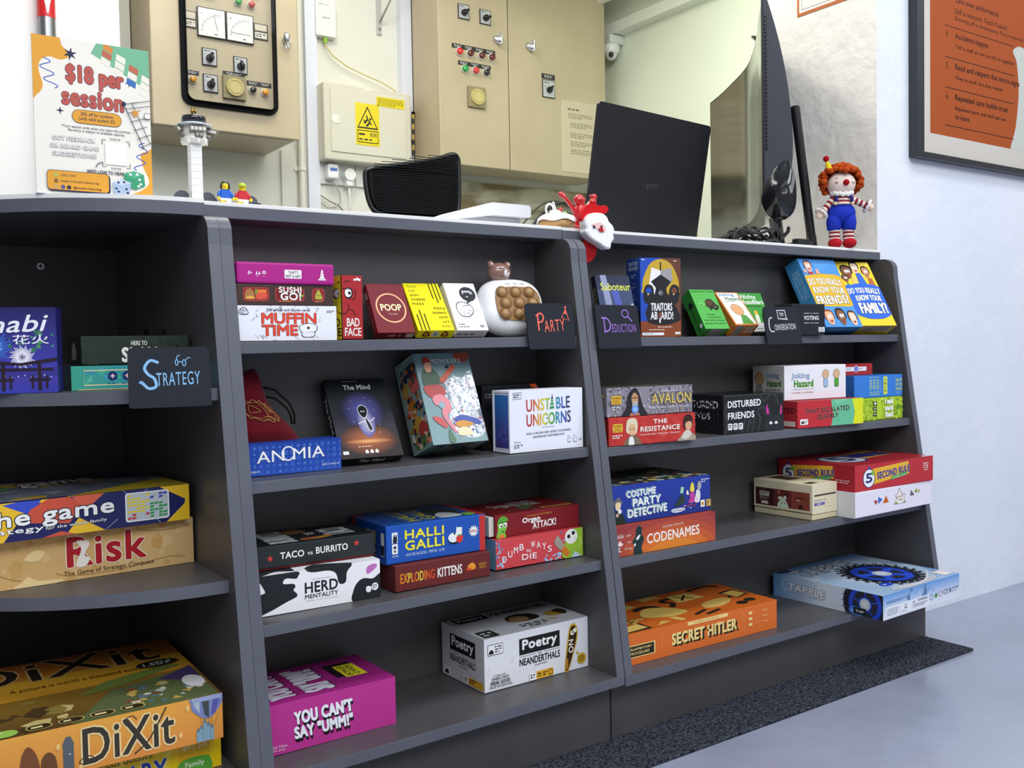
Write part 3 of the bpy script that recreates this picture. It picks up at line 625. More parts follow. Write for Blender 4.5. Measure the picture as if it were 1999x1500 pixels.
for dx in (-.007, .0135): m.sph(hb+Vector((dx, -.0155, .0055)), .0014, '1c1818', 'shiny', 8)
lab(m.build('bear_head', T), 'glossy brown bear head')
# ---------------------------------------------------------------- middle unit, second shelf
B = Box((.0175, -.1215, mz(S2, .0175)), -.012, .1485, .04, .0438); B.body('#2447a4')
f = B.face('F'); f.g(0, 0, 1, 1, '#2a52b8', '#2145a0'); R = random.Random(11); c = '#4f7ad0'
for i in range(17):
    for j in range(5):
        u = .03+i*.06; v = .1+j*.19; q = R.randint(0, 6); f.k = 3 + (i+j) % 2
        if q == 0: f.ring(u, v, .018, .062, .025, c, 14)
        elif q == 1: f.r(u-.016, v-.012, u+.016, v+.012, c); f.r(u-.004, v-.06, u+.004, v+.06, c)
        elif q == 2: f.r(u-.017, v+.02, u+.017, v+.035, c); f.r(u-.017, v-.035, u+.017, v-.02, c)
        elif q == 3: f.star(u, v, .07, c, 4, .5)
        elif q == 4: f.star(u, v, .065, c, 8, .35)
        elif q == 5:
            for k in (-.012, 0, .012): f.r(u+k-.002, v-.05, u+k+.002, v+.05, c)
        else: f.l([(u-.01, v-.05), (u, v-.01), (u-.008, v+.02), (u+.006, v+.06)], .018, c, True)
f.k = 12; f.t('AN MIA', .17, .42, .83, .78, '#f4f6fb', .015, '#1c2c5c', .025, slope=.06); f.ring(.47, .63, .065, .235, .045, '#f4f6fb')
f.t('AGES 14 AND UP', .03, .1, .19, .165, '#e6ecf8', .01); f.t('AGES 14 AND UP', .8, .16, .98, .225, '#e6ecf8', .01)
f = B.face('T'); f.r(0, 0, 1, 1, '#1c3c90'); f.l([(.6, .3), (.72, .5), (.9, .3)], .03, '#4f7ad0')
B.done('game_box', 'blue patterned box with thin white letters under the burgundy pouch', group=GB)
T = thing('drawstring_pouch', 'burgundy velvet drawstring pouch with gold emblem sitting on the blue patterned box', 'pouch', (.075, -.075, S2+.0446))
zp = S2+.0455
def pouch(u, v, off=0.0):
    # u around, v from base to mouth: wide soft base, leaning left to a flat gathered mouth
    lf = .019 + .001*v; rt = .121 - .052*min(1, v*1.25)**.8 - .012*max(0, v-.8)*5*.5 + .004*sin(v*9)
    cx = (lf+rt)/2; hw = (rt-lf)/2 + off; hd = (.026 - .012*v)*(.62+.38*min(1, v*6)) + off; a = u*2*pi
    c, s_ = cos(a), sin(a); wob = 1+.05*sin(5*a+4*v)*min(1, v*3)
    return Vector((cx + hw*math.copysign(abs(c)**.8, c), -.082+.022*v + hd*wob*math.copysign(abs(s_)**.9, s_), zp + (.086+.030*(cx+hw*c-.02)/.05*v*.55)*v))
m = MB(); m.grid(lambda i, j: pouch(i, j), 48, 20, '5e0d1a', 'velvet', True, True)
m.add([pouch(i/48, 0) for i in range(48)], [list(range(48))[::-1]], '6d1020', 'velvet'); m.add([pouch(i/48, 1) for i in range(48)], [list(range(48))], '3a060e', 'velvet')
m.build('bag', T)
m = MB(); 
def onp(x, y): return pouch(.782 + x*.074, .46 + y*.17 - x*.045, .0012)
for w_, k, r0 in ((14, 1.0, .0007), (0, .84, .0005)):
    m.tube([onp((1.35+.07*(w_ > 0)*cos(a*pi/4))*k*cos(a*pi/56), (.86+.1*(w_ > 0)*cos(a*pi/4))*k*sin(a*pi/56)) for a in range(112)], r0, 'a8763a', 'paint', 5, True)
for P in ([(-.75, -.25), (-.6, .45), (-.05, 0), (-.75, -.25)], [(.05, .6), (.35, .3), (.3, -.35), (.15, -.4), (.6, -.42)], [(-.1, -.5), (.75, -.55)], [(.6, .5), (.75, -.1), (.95, .3), (.85, .7), (.62, .55)]): m.tube([onp(*p) for p in spline(P, 4, False)], .0007, 'a8763a', 'paint', 5)
lab(m.build('emblem', T), 'gold embroidered emblem')
m = MB()
for k in (0, 1): m.tube([Vector(p) for p in [(.070, -.062, zp+.076-k*.014), (.092, -.066, zp+.070-k*.012), (.112-k*.005, -.07, zp+.050-k*.006), (.119-k*.006, -.07, zp+.034), (.120-k*.004, -.068, zp+.02)]], .0015, '17140f', 'matte', 8)
lab(m.build('drawstring', T), 'black drawstring')
# tall dark box leaning
B = Box((.172, -.100, mz(S2, .166)), -.089, .0964, .0194, .1354, .5898, True); B.body('#171b1e', 'paper')
f = B.face('F', 'paper'); f.g(0, .55, 1, 1, '#2c2d36', '#161d1d'); f.g(0, 0, 1, .55, '#2c2022', '#302f3c')
f.rg(.52, .58, .36, .27, '#6a66b8', '#23242c'); f.rg(.5, .22, .48, .2, '#b8683a', '#2d2329'); f.rg(.5, .2, .36, .035, '#f0b070', '#96502f'); f.rg(.53, .45, .14, .2, '#c8c4e0', '#5a5898')
f.t('The Mind', .29, .86, .74, .925, '#e4e8e6', .05); f.tiny(.3, .965, .72, .98, 1, '#a8b0ae', 3)
f.b([(.43, .6), (.47, .65), (.53, .66), (.59, .62), (.59, .56), (.55, .5), (.5, .49), (.45, .53)], '#e8e6f2'); f.b([(.44, .6), (.475, .64), (.53, .65), (.58, .615), (.58, .565), (.545, .51), (.5, .5), (.46, .54)], '#1b1d21'); f.b([(.52, .48), (.53, .38), (.56, .32), (.61, .33), (.6, .4), (.56, .48)], '#e8e6f2'); f.b([(.53, .475), (.54, .385), (.565, .33), (.6, .34), (.59, .4), (.55, .475)], '#1b1d21'); f.l([(.4, .42), (.45, .44), (.52, .45)], .012, '#e8e6f2'); f.l([(.57, .45), (.64, .46), (.68, .49)], .012, '#e8e6f2')
for a in (0, 1): f.c(.49+a*.04, .575, .01, '#e8f0ff')
for i, (u, v) in enumerate(((.3, .62), (.7, .58), (.36, .72), (.67, .7), (.74, .4), (.33, .45), (.6, .75), (.7, .3))): f.c(u, v, .005, '#cdd4ff')
for u in (.42, .5, .58): f.b([(u-.025, .055), (u-.02, .085), (u, .095), (u+.02, .085), (u+.025, .055)], '#f0f0f0')
f.tiny(.3, .125, .68, .145, 1, '#e8c8a8', 3); f.rr(.04, .05, .13, .09, '#e8e8e8', .2)
f = B.face('L', 'gloss'); f.t('The Mind', .25, .35, .75, .8, '#e4e8e6', .04, rot=-90)
f = B.face('D', 'gloss'); f.t('The Mind', .3, .3, .72, .75, '#c8cccc', .04, shear=.2); f.tiny(.76, .5, .92, .6, 1, '#8a8a8a')
B.done('game_box', 'black leaning game box with a glowing purple and orange picture on its cover', group=GB)
# thick teal box
B = Box((.306, -.0845, mz(S2, .306)+.0006), .0427, .1018, .06, .1472, .3712, True); B.body('#7e9a9c', 'gloss')
f = B.face('F', 'gloss'); f.g(0, 0, 1, 1, '#86a4a6', '#6f8a90')
f.b([(.75, 1), (.72, .95), (.8, .9), (.93, .9), (1, .95), (1, 1)], '#a04a34')
f.b([(.44, .1), (.4, .3), (.5, .5), (.45, .66), (.62, .73), (.8, .72), (.985, .76), (.985, .1)], '#cfd6dc'); f.poly(spline([(.46, .11), (.43, .3), (.52, .5), (.48, .66), (.63, .72), (.8, .71), (.975, .75), (.975, .11)]), '#c4ccd4', True, 'foil'); f.confetti(.42, .1, .98, .73, 90, ['#dfe4ea', '#b8c4d0', '#e8d8e0', '#c8e0e0', '#d8d0e8'], .03, 21)
f.confetti(.42, .1, .98, .4, 40, ['#c8605a', '#5a6ac0', '#e0c8c8', '#7ab0c0'], .018, 22); f.b([(.47, .27), (.6, .3), (.75, .28), (.9, .24), (.92, .19), (.7, .2), (.5, .22)], '#4a5aa8'); f.b([(.48, .22), (.62, .24), (.8, .2), (.7, .17), (.52, .17)], '#d8963c'); f.b([(.5, .08), (.5, .14), (.6, .17), (.72, .14), (.74, .08)], '#f0e2b8')
f.t('MONIKERS', .26, .885, .82, .935, '#e6ecec', .02, sp=1.15)
f.b([(.06, .7), (.1, .8), (.2, .84), (.32, .8), (.38, .72), (.36, .66), (.1, .64)], '#3f5a44'); f.b([(.14, .83), (.16, .9), (.22, .92), (.27, .88), (.25, .8), (.18, .79)], '#e0a088'); f.b([(.13, .88), (.15, .945), (.24, .95), (.28, .9), (.2, .9)], '#a03a30')
f.b([(.36, .7), (.46, .76), (.6, .84), (.66, .87), (.68, .82), (.55, .74), (.42, .66)], '#c85a3c'); f.p([(.5, .83), (.58, .87), (.57, .83)], '#1c2028'); f.b([(.1, .64), (.36, .64), (.42, .55), (.3, .5), (.12, .52), (.05, .6)], '#b84a44')
f.b([(.16, .5), (.3, .54), (.44, .48), (.46, .36), (.36, .3), (.46, .14), (.42, .12), (.28, .3), (.3, .42), (.2, .42)], '#e08a92'); f.b([(.1, .3), (.25, .28), (.32, .2), (.28, .17), (.14, .24)], '#c85a5a'); f.b([(.34, .16), (.38, .1), (.41, .02), (.3, .02)], '#5a7a62'); f.b([(.24, .42), (.3, .46), (.36, .42), (.3, .38)], '#8fb0b8')
f = B.face('L', 'gloss'); f.r(0, 0, 1, 1, '#7d9694')
for P, c in (([(.3, .78), (.45, .9), (.9, .92), (.95, .84), (.6, .76)], '#2c3444'), ([(.1, .66), (.2, .76), (.42, .74), (.4, .62), (.2, .58)], '#b08a3c'), ([(.5, .66), (.6, .74), (.9, .76), (.95, .64), (.7, .6)], '#c8605a'), ([(.2, .5), (.3, .56), (.6, .54), (.7, .46), (.4, .36), (.2, .4)], '#b8742c'), ([(.55, .48), (.75, .52), (.95, .46), (.8, .4)], '#2c3444'), ([(.25, .3), (.4, .38), (.7, .34), (.8, .24), (.5, .2), (.3, .22)], '#c8963c'), ([(.5, .22), (.7, .3), (.95, .24), (.9, .14), (.6, .12)], '#b8453c'), ([(.2, .05), (.3, .14), (.6, .16), (.9, .1), (.6, .04)], '#5a7a44'), ([(.1, .16), (.2, .22), (.25, .12)], '#e8dcc0'), ([(.75, .08), (.95, .16), (.98, .04)], '#e8a8a0')): f.b(P, c)
f.k += 2; f.confetti(.12, .05, .95, .9, 70, ['#8f3a30', '#d8c8a0', '#2c3444', '#b08a3c', '#7d9694', '#e8a8a0', '#c8642c', '#445a3c'], .045, 17); f.l([(.2, .9), (.5, .97), (.95, .99)], .012, '#b8c8b8', True)
f = B.face('D', 'gloss'); f.r(0, 0, 1, 1, '#6d8584'); f.confetti(.1, .1, .9, .9, 24, ['#8a4a3a', '#44604c', '#a08a5a', '#3a4450'], .18, 7)
B.done('game_box', 'thick teal leaning box covered in cartoon figures with a silver foil front', group=GB)
# black expansion box behind the white sleeve box
B = Box((.436, -.081, mz(S2, .436)), .02, .118, .045, .104); B.body('#191b20')
f = B.face('F'); f.tiny(.05, .8, .18, .88, 2, '#6a6d72'); f.p([(.82, 1), (.93, 1), (1, .86), (1, .72)], '#d8582c'); f.t('NSFW', .86, .83, .99, .93, '#26201e', .04, slope=-.1); f.g(.05, 0, .4, .6, '#24262c', '#22232a'); f.l([(.12, .0), (.02, .5)], .01, '#8a4a34')
B.done('game_box', 'black box with an orange corner behind the white rainbow lettered box', group=GB)
T = thing('game_box', 'white sleeve box with rainbow coloured lettering and a blue inner drawer', 'game box', (.52, -.12, S2), GB)
B = Box((.4361, -.1576, mz(S2, .4361)), .0092, .1476, .0474, .098)
t_ = .0035
for a, b in (((0, 0, 0), (.1476, t_, .098)), ((0, .0474-t_, 0), (.1476, .0474, .098)), ((0, t_, 0), (.1476, .0474-t_, t_)), ((0, t_, .098-t_), (.1476, .0474-t_, .098)), ((.144, t_, t_), (.1476, .0474-t_, .098-t_))): B.body('#eceefa', 'paper', .0004, a, b)
f = B.face('F', off=.00004); RB = ['#b8433c', '#c85a3c', '#e0a030', '#d8cc30', '#8ab83c', '#3f9a4c', '#3a8ab0', '#3a5ab0', '#3a3f6a']
f.t('UNST  BLE', .22, .66, .82, .86, '#000', .04, cols=RB, slope=.03); f.p([(.535, .67), (.6, .68), (.585, .82), (.558, .82)], '#3f9a4c'); f.p([(.559, .83), (.584, .83), (.573, .93)], '#26262c'); f.r(.53, .72, .61, .735, '#eceefa'); f.r(.53, .78, .61, .79, '#eceefa')
f.t('UNICORNS', .22, .42, .83, .62, '#000', .04, cols=RB, slope=.03); f.c(.5, .53, .012, '#26262c')
f.tiny(.43, .375, .62, .395, 1, '#8a8c98', 2); f.t('BUILD A UNICORN ARMY. BETRAY YOUR FRIENDS.', .22, .285, .83, .32, '#3a3c46', .01, slope=.02); f.t('UNICORNS ARE YOUR FRIENDS NOW.', .3, .225, .74, .26, '#3a3c46', .01, slope=.015)
f.l([(.045, .86), (.155, .87), (.155, .97), (.045, .96)], .008, '#6a6c78', closed=True); f.tiny(.055, .88, .145, .95, 2, '#5a5c68', 3); f.t('CONTAINS', .05, .16, .14, .18, '#3a3c46', .01); f.tiny(.05, .07, .17, .14, 2, '#7a7c88')
for u in (.78, .86): f.rr(u, .1, u+.05, .18, '#9a9ca8', .2); f.rr(u+.006, .11, u+.044, .17, '#eceefa', .2); f.tiny(u, .2, u+.05, .22, 1, '#8a8c98')
f.t('14+', .94, .12, .985, .16, '#7a5a6a', .02)
sl = lab(B.m.build('sleeve', T), 'white outer sleeve')
m = MB(); B.body('#eceefa', 'paper', .0004, (.001, .0042, .0042), (.143, .0432, .0938), m); B.m = m
f = B.face('L', lo=(.13, .075), hi=(.9, .93), off=-.0008); f.g(0, 0, 1, 1, '#4a3f92', '#2f78c4'); f.confetti(.1, .1, .9, .6, 20, ['#4a52a4', '#5a5ab0', '#4468b4'], .09, 5)
lab(m.build('drawer', T), 'blue inner drawer')
# ---------------------------------------------------------------- middle unit, third shelf
B = Box((.0172, -.158, mz(S3, .0172)), -.03, .1855, .12, .054); B.body('#f0f0f6')
f = B.face('F'); k_ = '#23292d'; f.r(0, 0, 1, 1, '#f1f1f6')
f.poly(spline([(.0, .5), (.075, .555), (.098, .6), (.07, .8), (.045, 1.0), (.335, 1.0), (.345, .86), (.325, .82), (.26, .86), (.235, .8), (.24, .73), (.31, .7), (.325, .62), (.31, .54), (.335, .44), (.33, .36), (.25, .26), (.13, .1), (.0, .0), (-.05, .2)], 5), k_)
f.b([(.42, 1.03), (.45, .92), (.58, .9), (.64, .8), (.66, .56), (.69, .5), (.72, .56), (.73, .8), (.77, .97), (.7, 1.04)], k_)
f.b([(.78, -.02), (.78, .3), (.82, .5), (.87, .56), (.94, .52), (1.02, .62), (1.03, -.02)], k_); f.b([(.885, .72), (.9, .86), (.96, .9), (.975, .82), (.93, .7), (.9, .66)], '#c274bb')
f.t('HERD', .395, .4, .655, .68, k_, .06); f.t('MENTALITY', .395, .26, .655, .37, k_, .05); f.t('The hilarious game', .45, .72, .6, .75, '#5a5f64', 0); f.t('Whatever you do, don\'t stand out!', .4, .19, .65, .22, '#5a5f64', 0)
f.b([(.885, .2), (.88, .3), (.9, .34), (.925, .3), (.92, .2), (.9, .17)], '#f1f1f6'); f.e(.955, .3, .028, .1, '#f1f1f6'); f.tiny(.937, .25, .973, .36, 3, k_)
f = B.face('T'); f.r(0, 0, 1, 1, '#e4e4ea'); f.b([(.05, .0), (.06, .4), (.3, .4), (.33, .05), (.2, .12)], k_); f.b([(.42, 0), (.5, .2), (.7, .1), (.77, 0)], k_)
B.done('game_box', 'white box with black cow patches and a pink spot on the third shelf', group=GB)
B = Box((.0172, -.134, mz(S3, .0172)+.0549), -.048, .189, .1, .0335); B.body('#6e1f22', a=(.001, .0015, 0), b=(.188, .0985, .012)); B.body('#2c3134', a=(0, 0, .003))
f = B.face('F', lo=(0, .1), hi=(1, 1)); f.t('TACO', .26, .33, .44, .64, '#f2f2f0', .05); f.t('vs', .465, .36, .505, .5, '#f2f2f0', .04); f.t('BURRITO', .53, .36, .78, .68, '#f2f2f0', .05)
f.star(.185, .42, .16, '#d8403c'); f.star(.85, .62, .16, '#d8403c')
f = B.face('T'); f.r(0, 0, 1, 1, '#1c2022'); f.t('TACO', .66, .2, .9, .75, '#c8cacc', .06, rot=90); f.t('BURRITO', .2, .08, .42, .95, '#c8cacc', .05, rot=90); f.t('vs', .54, .42, .62, .6, '#c8cacc', .05, rot=90); f.b([(.46, .1), (.46, .22), (.6, .24), (.68, .3), (.7, .2), (.6, .1)], '#b8803c'); f.b([(.42, .6), (.42, .86), (.55, .9), (.58, .66)], '#7a5a34'); f.b([(.47, .12), (.47, .2), (.55, .18), (.55, .11)], '#b83c34')
for u in (.03, .07, .11): f.l([(u, .1), (u, .6)], .012, '#8a8c8e')
B.done('game_box', 'charcoal box with white letters and two red stars on the cow patterned box', group=GB)
B = Box((.2271, -.1628, mz(S3, .2271)), .0008, .164, .125, .0378); B.body('#6b2c2c')
f = B.face('F'); f.t('EXPLODING', .05, .3, .4, .68, '#000', .04, '#5a2020', .02, cols=['#e8882c', '#f0b838', '#e86a2c', '#f0c83c', '#e8772c', '#d8502c']); f.t('KITTENS', .43, .3, .69, .68, '#f4f2ee', .04)
f.b([(.74, .4), (.76, .58), (.8, .66), (.83, .58), (.835, .4), (.78, .38)], '#ef9a34'); f.b([(.74, .38), (.75, .5), (.78, .45), (.8, .37)], '#d8502c'); f.t('ORIGINAL', .87, .5, .96, .6, '#d8a040', .01); f.t('EDITION', .88, .37, .95, .47, '#d8a040', .01)
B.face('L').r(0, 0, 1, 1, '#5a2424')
B.done('game_box', 'dark brown box with orange and white lettering under the blue box', group=GB)
B = Box((.2193, -.1519, mz(S3, .24)+.0388), -.0088, .1697, .118, .056); B.body('#1f55b4', 'gloss')
f = B.face('F', 'gloss'); f.r(.94, 0, 1, 1, '#c33434'); f.r(0, .97, 1, 1, '#2c66c4')
f.t('HALLI', .18, .6, .57, .84, '#f2e63c', .07, '#173a86', .03); f.t('GALLI', .18, .3, .57, .56, '#f2e63c', .07, '#173a86', .03); f.t('AUF DIE GLOCKE - FERTIG - LOS!', .185, .16, .57, .23, '#d8e4f4', .01)
f.rr(.055, .54, .11, .82, '#f0f2f4', .1); f.rr(.055, .26, .11, .52, '#f0f2f4', .1); f.b([(.065, .56), (.07, .72), (.08, .78), (.088, .7), (.1, .78), (.102, .56)], '#1c2430'); f.star(.082, .43, .07, '#1c2430', 6); f.star(.082, .33, .05, '#1c2430', 6); f.t('01700', .055, .18, .11, .23, '#e8ecf0', .01)
f.e(.67, .42, .06, .13, '#10182c'); f.e(.665, .47, .055, .13, '#eef2f4'); f.c(.675, .57, .03, '#20242c'); f.p([(.69, .5), (.695, .74), (.755, .72), (.75, .46)], '#f0f2ee'); f.b([(.69, .42), (.715, .52), (.76, .5), (.755, .36), (.72, .3)], '#d83a34'); f.r(.705, .5, .75, .53, '#3f9a4c')
f.star(.875, .57, .17, '#eef2f4', 12, .62); f.t('AMIGO', .835, .53, .915, .61, '#c33434', .05)
f = B.face('L', 'gloss'); f.r(0, 0, 1, 1, '#1a4696'); f.r(.06, 0, .16, 1, '#b02c2c'); f.rr(.86, .2, .95, .8, '#c8ccd0', .1); f.t('HALLI', .6, .15, .72, .8, '#b8a82c', .06, rot=90); f.t('GALLI', .45, .15, .57, .8, '#b8a82c', .06, rot=90); f.rr(.862, .22, .948, .48, '#1c2430', .1)
f = B.face('T', 'gloss'); f.r(0, 0, 1, 1, '#1f4f9c'); f.r(.0, .88, .1, 1, '#b02c2c'); f.t('HALLI', .26, .12, .4, .85, '#c8bc30', .07, '#12306c', .03, rot=90); f.t('GALLI', .43, .12, .57, .85, '#c8bc30', .07, '#12306c', .03, rot=90); f.e(.73, .5, .16, .34, '#26302c'); f.b([(.6, .1), (.6, .3), (.7, .45), (.8, .3), (.8, .1)], '#d0d6d8'); f.b([(.84, .05), (.84, .22), (.93, .25), (.95, .1)], '#7fae4a'); f.e(.5, .9, .12, .08, '#5a4a3a'); f.r(.94, 0, 1, 1, '#b02c2c')
B.done('game_box', 'blue box with yellow letters and a bell picture on the dark brown box', group=GB)
B = Box((.4107, -.1496, mz(S3, .4107)+.0012), -.0048, .1735, .108, .0474); B.body('#d24a50')
f = B.face('F'); f.confetti(0, 0, .09, 1, 26, ['#8ec4e4', '#a8d4ec', '#5a9ad0'], .06, 3); f.confetti(.55, 0, .75, .35, 20, ['#8ec4e4', '#a8d4ec'], .06, 4); f.confetti(.7, .5, 1, 1, 22, ['#8ec4e4', '#a8d4ec', '#4a7ac0'], .08, 5)
f.b([(.75, .1), (.78, .5), (.84, .9), (.95, 1.05), (1.05, .9), (1.05, -.05), (.85, -.05)], '#9cc13c'); f.e(.86, .74, .075, .26, '#f2f2ee'); f.confetti(.81, .55, .92, .75, 18, ['#b8bcc0'], .018, 6); f.c(.83, .75, .07, '#20242a'); f.c(.885, .85, .07, '#20242a')
f.l([(.96, .7), (.975, .45), (.94, .3)], .05, '#c4e05c', True); f.b([(.66, .62), (.68, .78), (.71, .8), (.78, .42), (.75, .3), (.7, .4)], '#a39a8e'); f.p([(.74, .3), (.78, .46), (.84, .2), (.8, .05)], '#d87a2c'); f.p([(.86, 0), (.9, .2), (.98, .02)], '#bcd8ec')
for i, ch in enumerate('DUMB WAYS'):
    if ch != ' ':
        a = (i-4)/4; u = .345+a*.255; f.t(ch, u-.024, .57-.3*a*a+.06*a, u+.024, .79-.3*a*a+.06*a, '#f6ecec', .03)
f.t('to', .33, .44, .385, .55, '#f6ecec', .02); f.t('DIE', .28, .2, .45, .4, '#f6ecec', .05)
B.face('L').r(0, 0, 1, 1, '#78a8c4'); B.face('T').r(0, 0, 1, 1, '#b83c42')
B.done('game_box', 'red box with a green figure in a white mask under the maroon box', group=GB)
T = thing('game_box', 'maroon box with a green cartoon head and sliding white tray, on the red box', 'game box', (.51, -.08, S3+.0495), GB)
B = Box((.4163, -.1405, mz(S3, .43)+.0489), .0065, .1705, .105, .0364); B.body('#7e1f25', 'paper')
f = B.face('F'); f.b([(.02, 0), (.03, .3), (.035, .6), (.06, .86), (.1, .88), (.13, .7), (.13, .4), (.11, .2), (.12, 0)], '#7ac44a'); f.b([(.03, .55), (.04, .8), (.08, .93), (.13, .86), (.15, .7), (.1, .74)], '#5aa83c'); f.c(.065, .52, .1, '#f2f2ee'); f.c(.115, .54, .1, '#f2f2ee'); f.c(.07, .5, .045, '#20242a'); f.c(.11, .52, .045, '#20242a'); f.r(.045, 0, .1, .14, '#e08a3c'); f.l([(.07, .28), (.1, .24)], .05, '#2a5a24'); f.l([(.05, .66), (.13, .7)], .03, '#20242a')
f.t('The Awkward Yeti Presents', .36, .76, .66, .85, '#d8903c', .0, slope=.04); f.t('Organ', .31, .44, .52, .74, '#f4f2ee', .07, slope=.03); f.t('ATTACK!', .43, .2, .71, .52, '#f4f2ee', .05, slope=.05)
f = B.face('L', lo=(0, 0), hi=(1, 1)); f.r(0, 0, 1, 1, '#701b20')
f = B.face('T'); f.r(0, 0, 1, 1, '#741c21'); f.t('Organ', .2, .45, .45, .8, '#a8a4a0', .06); f.t('ATTACK!', .45, .45, .75, .85, '#a8a4a0', .05); f.b([(.42, .2), (.42, .42), (.55, .5), (.6, .3)], '#4a5a34'); f.confetti(.1, .05, .7, .3, 12, ['#8a8480', '#5a3a3c', '#6a4a34'], .04, 3); f.r(.6, .08, .95, .2, '#c8a050'); f.r(.62, .11, .93, .17, '#741c21')
lab(B.m.build('sleeve', T), 'maroon outer sleeve')
B.m = MB(); B.body('#d8d5cc', 'paper', .0005, (-.009, .004, .003), (.0005, .088, .0337)); f = B.face('L', off=.0092, lo=(.12, .14), hi=(.95, .86)); f.g(0, 0, 1, 1, '#cfcbc0', '#c4c0b4'); lab(B.m.build('tray', T), 'white inner tray sticking out at the left')
# ---------------------------------------------------------------- middle unit, bottom shelf
T = thing('game_box', 'magenta box with bold white block letters at the left end of the bottom shelf', 'game box', (.12, -.1, S4), GB)
B = Box((.0175, -.1729, mz(S4, .0175)), .0018, .2005, .128, .0678); B.body('#b8358c')
f = B.face('F'); f.r(0, 0, 1, 1, '#bb3790')
sh = (.006, -.07, '#1c161c'); f.t("YOU CAN'T", .235, .5, .665, .78, '#f0f2fa', .1, sh=sh, shear=-.12); f.t('SAY "UMM!"', .235, .22, .665, .48, '#f0f2fa', .1, sh=sh, shear=-.12)
f.t('20 Mins', .085, .13, .185, .185, '#ecc8e0', .02); f.t('to play', .085, .06, .17, .12, '#ecc8e0', .02); f.e(.055, .13, .02, .06, '#f0f2fa')
f = B.face('T'); f.r(0, 0, 1, 1, '#9a2578'); f.t("YOU CAN'T", .1, .1, .3, .9, '#d8d4e0', .1, sh=(.012, .0, '#1c161c'), rot=90); f.t('SAY "UMM!"', .35, .1, .58, .9, '#d8d4e0', .1, sh=(.012, 0, '#1c161c'), rot=90); f.r(.66, .35, .86, .8, '#1c161c'); f.r(.72, .3, .88, .72, '#e8dc2c'); f.t('BONUS\nCARDS', .74, .34, .84, .68, '#26241c', .06, rot=90)
lab(B.m.build('carton', T), 'magenta carton')
m = MB(); B.body('#c9a4a8', 'paper', .0004, (.2007, .004, .001), (.2022, .124, .0655), m); lab(m.build('end_flap', T), 'torn cardboard end flap')
B = Box((.3793, -.1587, mz(S4, .3793)), .0052, .2077, .1252, .0838); B.body('#e4e5ec')
f = B.face('F'); f.confetti(.03, .05, .97, .95, 40, ['#dcdde6', '#eaebf2'], .05, 3)
def poetry(f, u0, u1):
    w = u1-u0; f.r(u0, .55, u1, .86, '#1e1e20'); f.t('Poetry', u0+.07*w, .58, u0+.93*w, .83, '#f0f0f2', .07); f.t('FOR', u0+.45*w, .5, u0+.55*w, .53, '#1e1e20', .02); f.r(u0, .515, u0+.4*w, .522, '#1e1e20'); f.r(u0+.6*w, .515, u1, .522, '#1e1e20')
    f.t('NEANDERTHALS', u0, .34, u1, .48, '#1e1e20', .04); f.t('Original Edition', u0+.37*w, .28, u0+.68*w, .32, '#1e1e20', .01)
poetry(f, .32, .71); f.rr(.03, .68, .17, .88, '#1e1e20', .1); f.rr(.033, .69, .167, .87, '#eef0f4', .1); f.b([(.04, .71), (.05, .77), (.07, .78), (.085, .71)], '#1e1e20'); f.tiny(.095, .71, .16, .85, 3, '#4a4a4c')
f.b([(.755, .02), (.765, .3), (.8, .8), (.83, .92), (.87, .9), (.89, .74), (.87, .5), (.8, .05), (.775, 0)], '#c9a227'); f.b([(.765, .04), (.775, .3), (.81, .78), (.835, .88), (.865, .86), (.878, .74), (.86, .5), (.795, .07), (.78, .03)], '#3a2418'); f.t('NO', .795, .36, .845, .62, '#f4f0e4', .05, rot=-90); f.c(.835, .75, .05, '#efe6d0'); f.c(.862, .79, .045, '#efe6d0'); f.c(.84, .76, .02, '#1c1414'); f.r(.77, .05, .79, .26, '#b8763c')
f.c(.925, .2, .11, '#c9a227'); f.tiny(.895, .14, .955, .26, 4, '#3a2c10', 2, al='c'); f.p([(.87, .36), (.9, .34), (.885, .28)], '#c9a227')
f.rr(.41, .02, .64, .17, '#e3a92c', .1); f.rr(.41, .02, .475, .17, '#eef0f4', .1); f.tiny(.42, .05, .465, .14, 2, '#26241c'); f.tiny(.485, .05, .53, .14, 2, '#26241c', 2); f.tiny(.54, .05, .585, .14, 2, '#26241c', 3); f.rr(.595, .04, .632, .15, '#26241c', .3); f.rr(.6, .055, .627, .135, '#e3a92c', .3)
f.t('A WORD GAME', .08, .27, .19, .3, '#1e1e20', .02); f.t('WHERE U MUST', .06, .205, .22, .255, '#1e1e20', .03); f.t('SPEAK GOOD', .05, .12, .23, .19, '#1e1e20', .05); f.t('OR GET HIT WITH STICK', .04, .06, .25, .105, '#1e1e20', .03)
f = B.face('L'); f.r(0, 0, 1, 1, '#d2d3da'); poetry(f, .2, .8); f.rr(.05, .03, .22, .2, '#f0f0f2', .1); f.b([(.07, .05), (.1, .12), (.14, .12), (.17, .05)], '#1e1e20'); f.rr(.52, .03, .64, .17, '#f0f0f2', .1); f.rr(.64, .03, .97, .17, '#e3a92c', .1); f.tiny(.66, .06, .82, .15, 2, '#26241c'); f.tiny(.54, .06, .62, .14, 2, '#26241c')
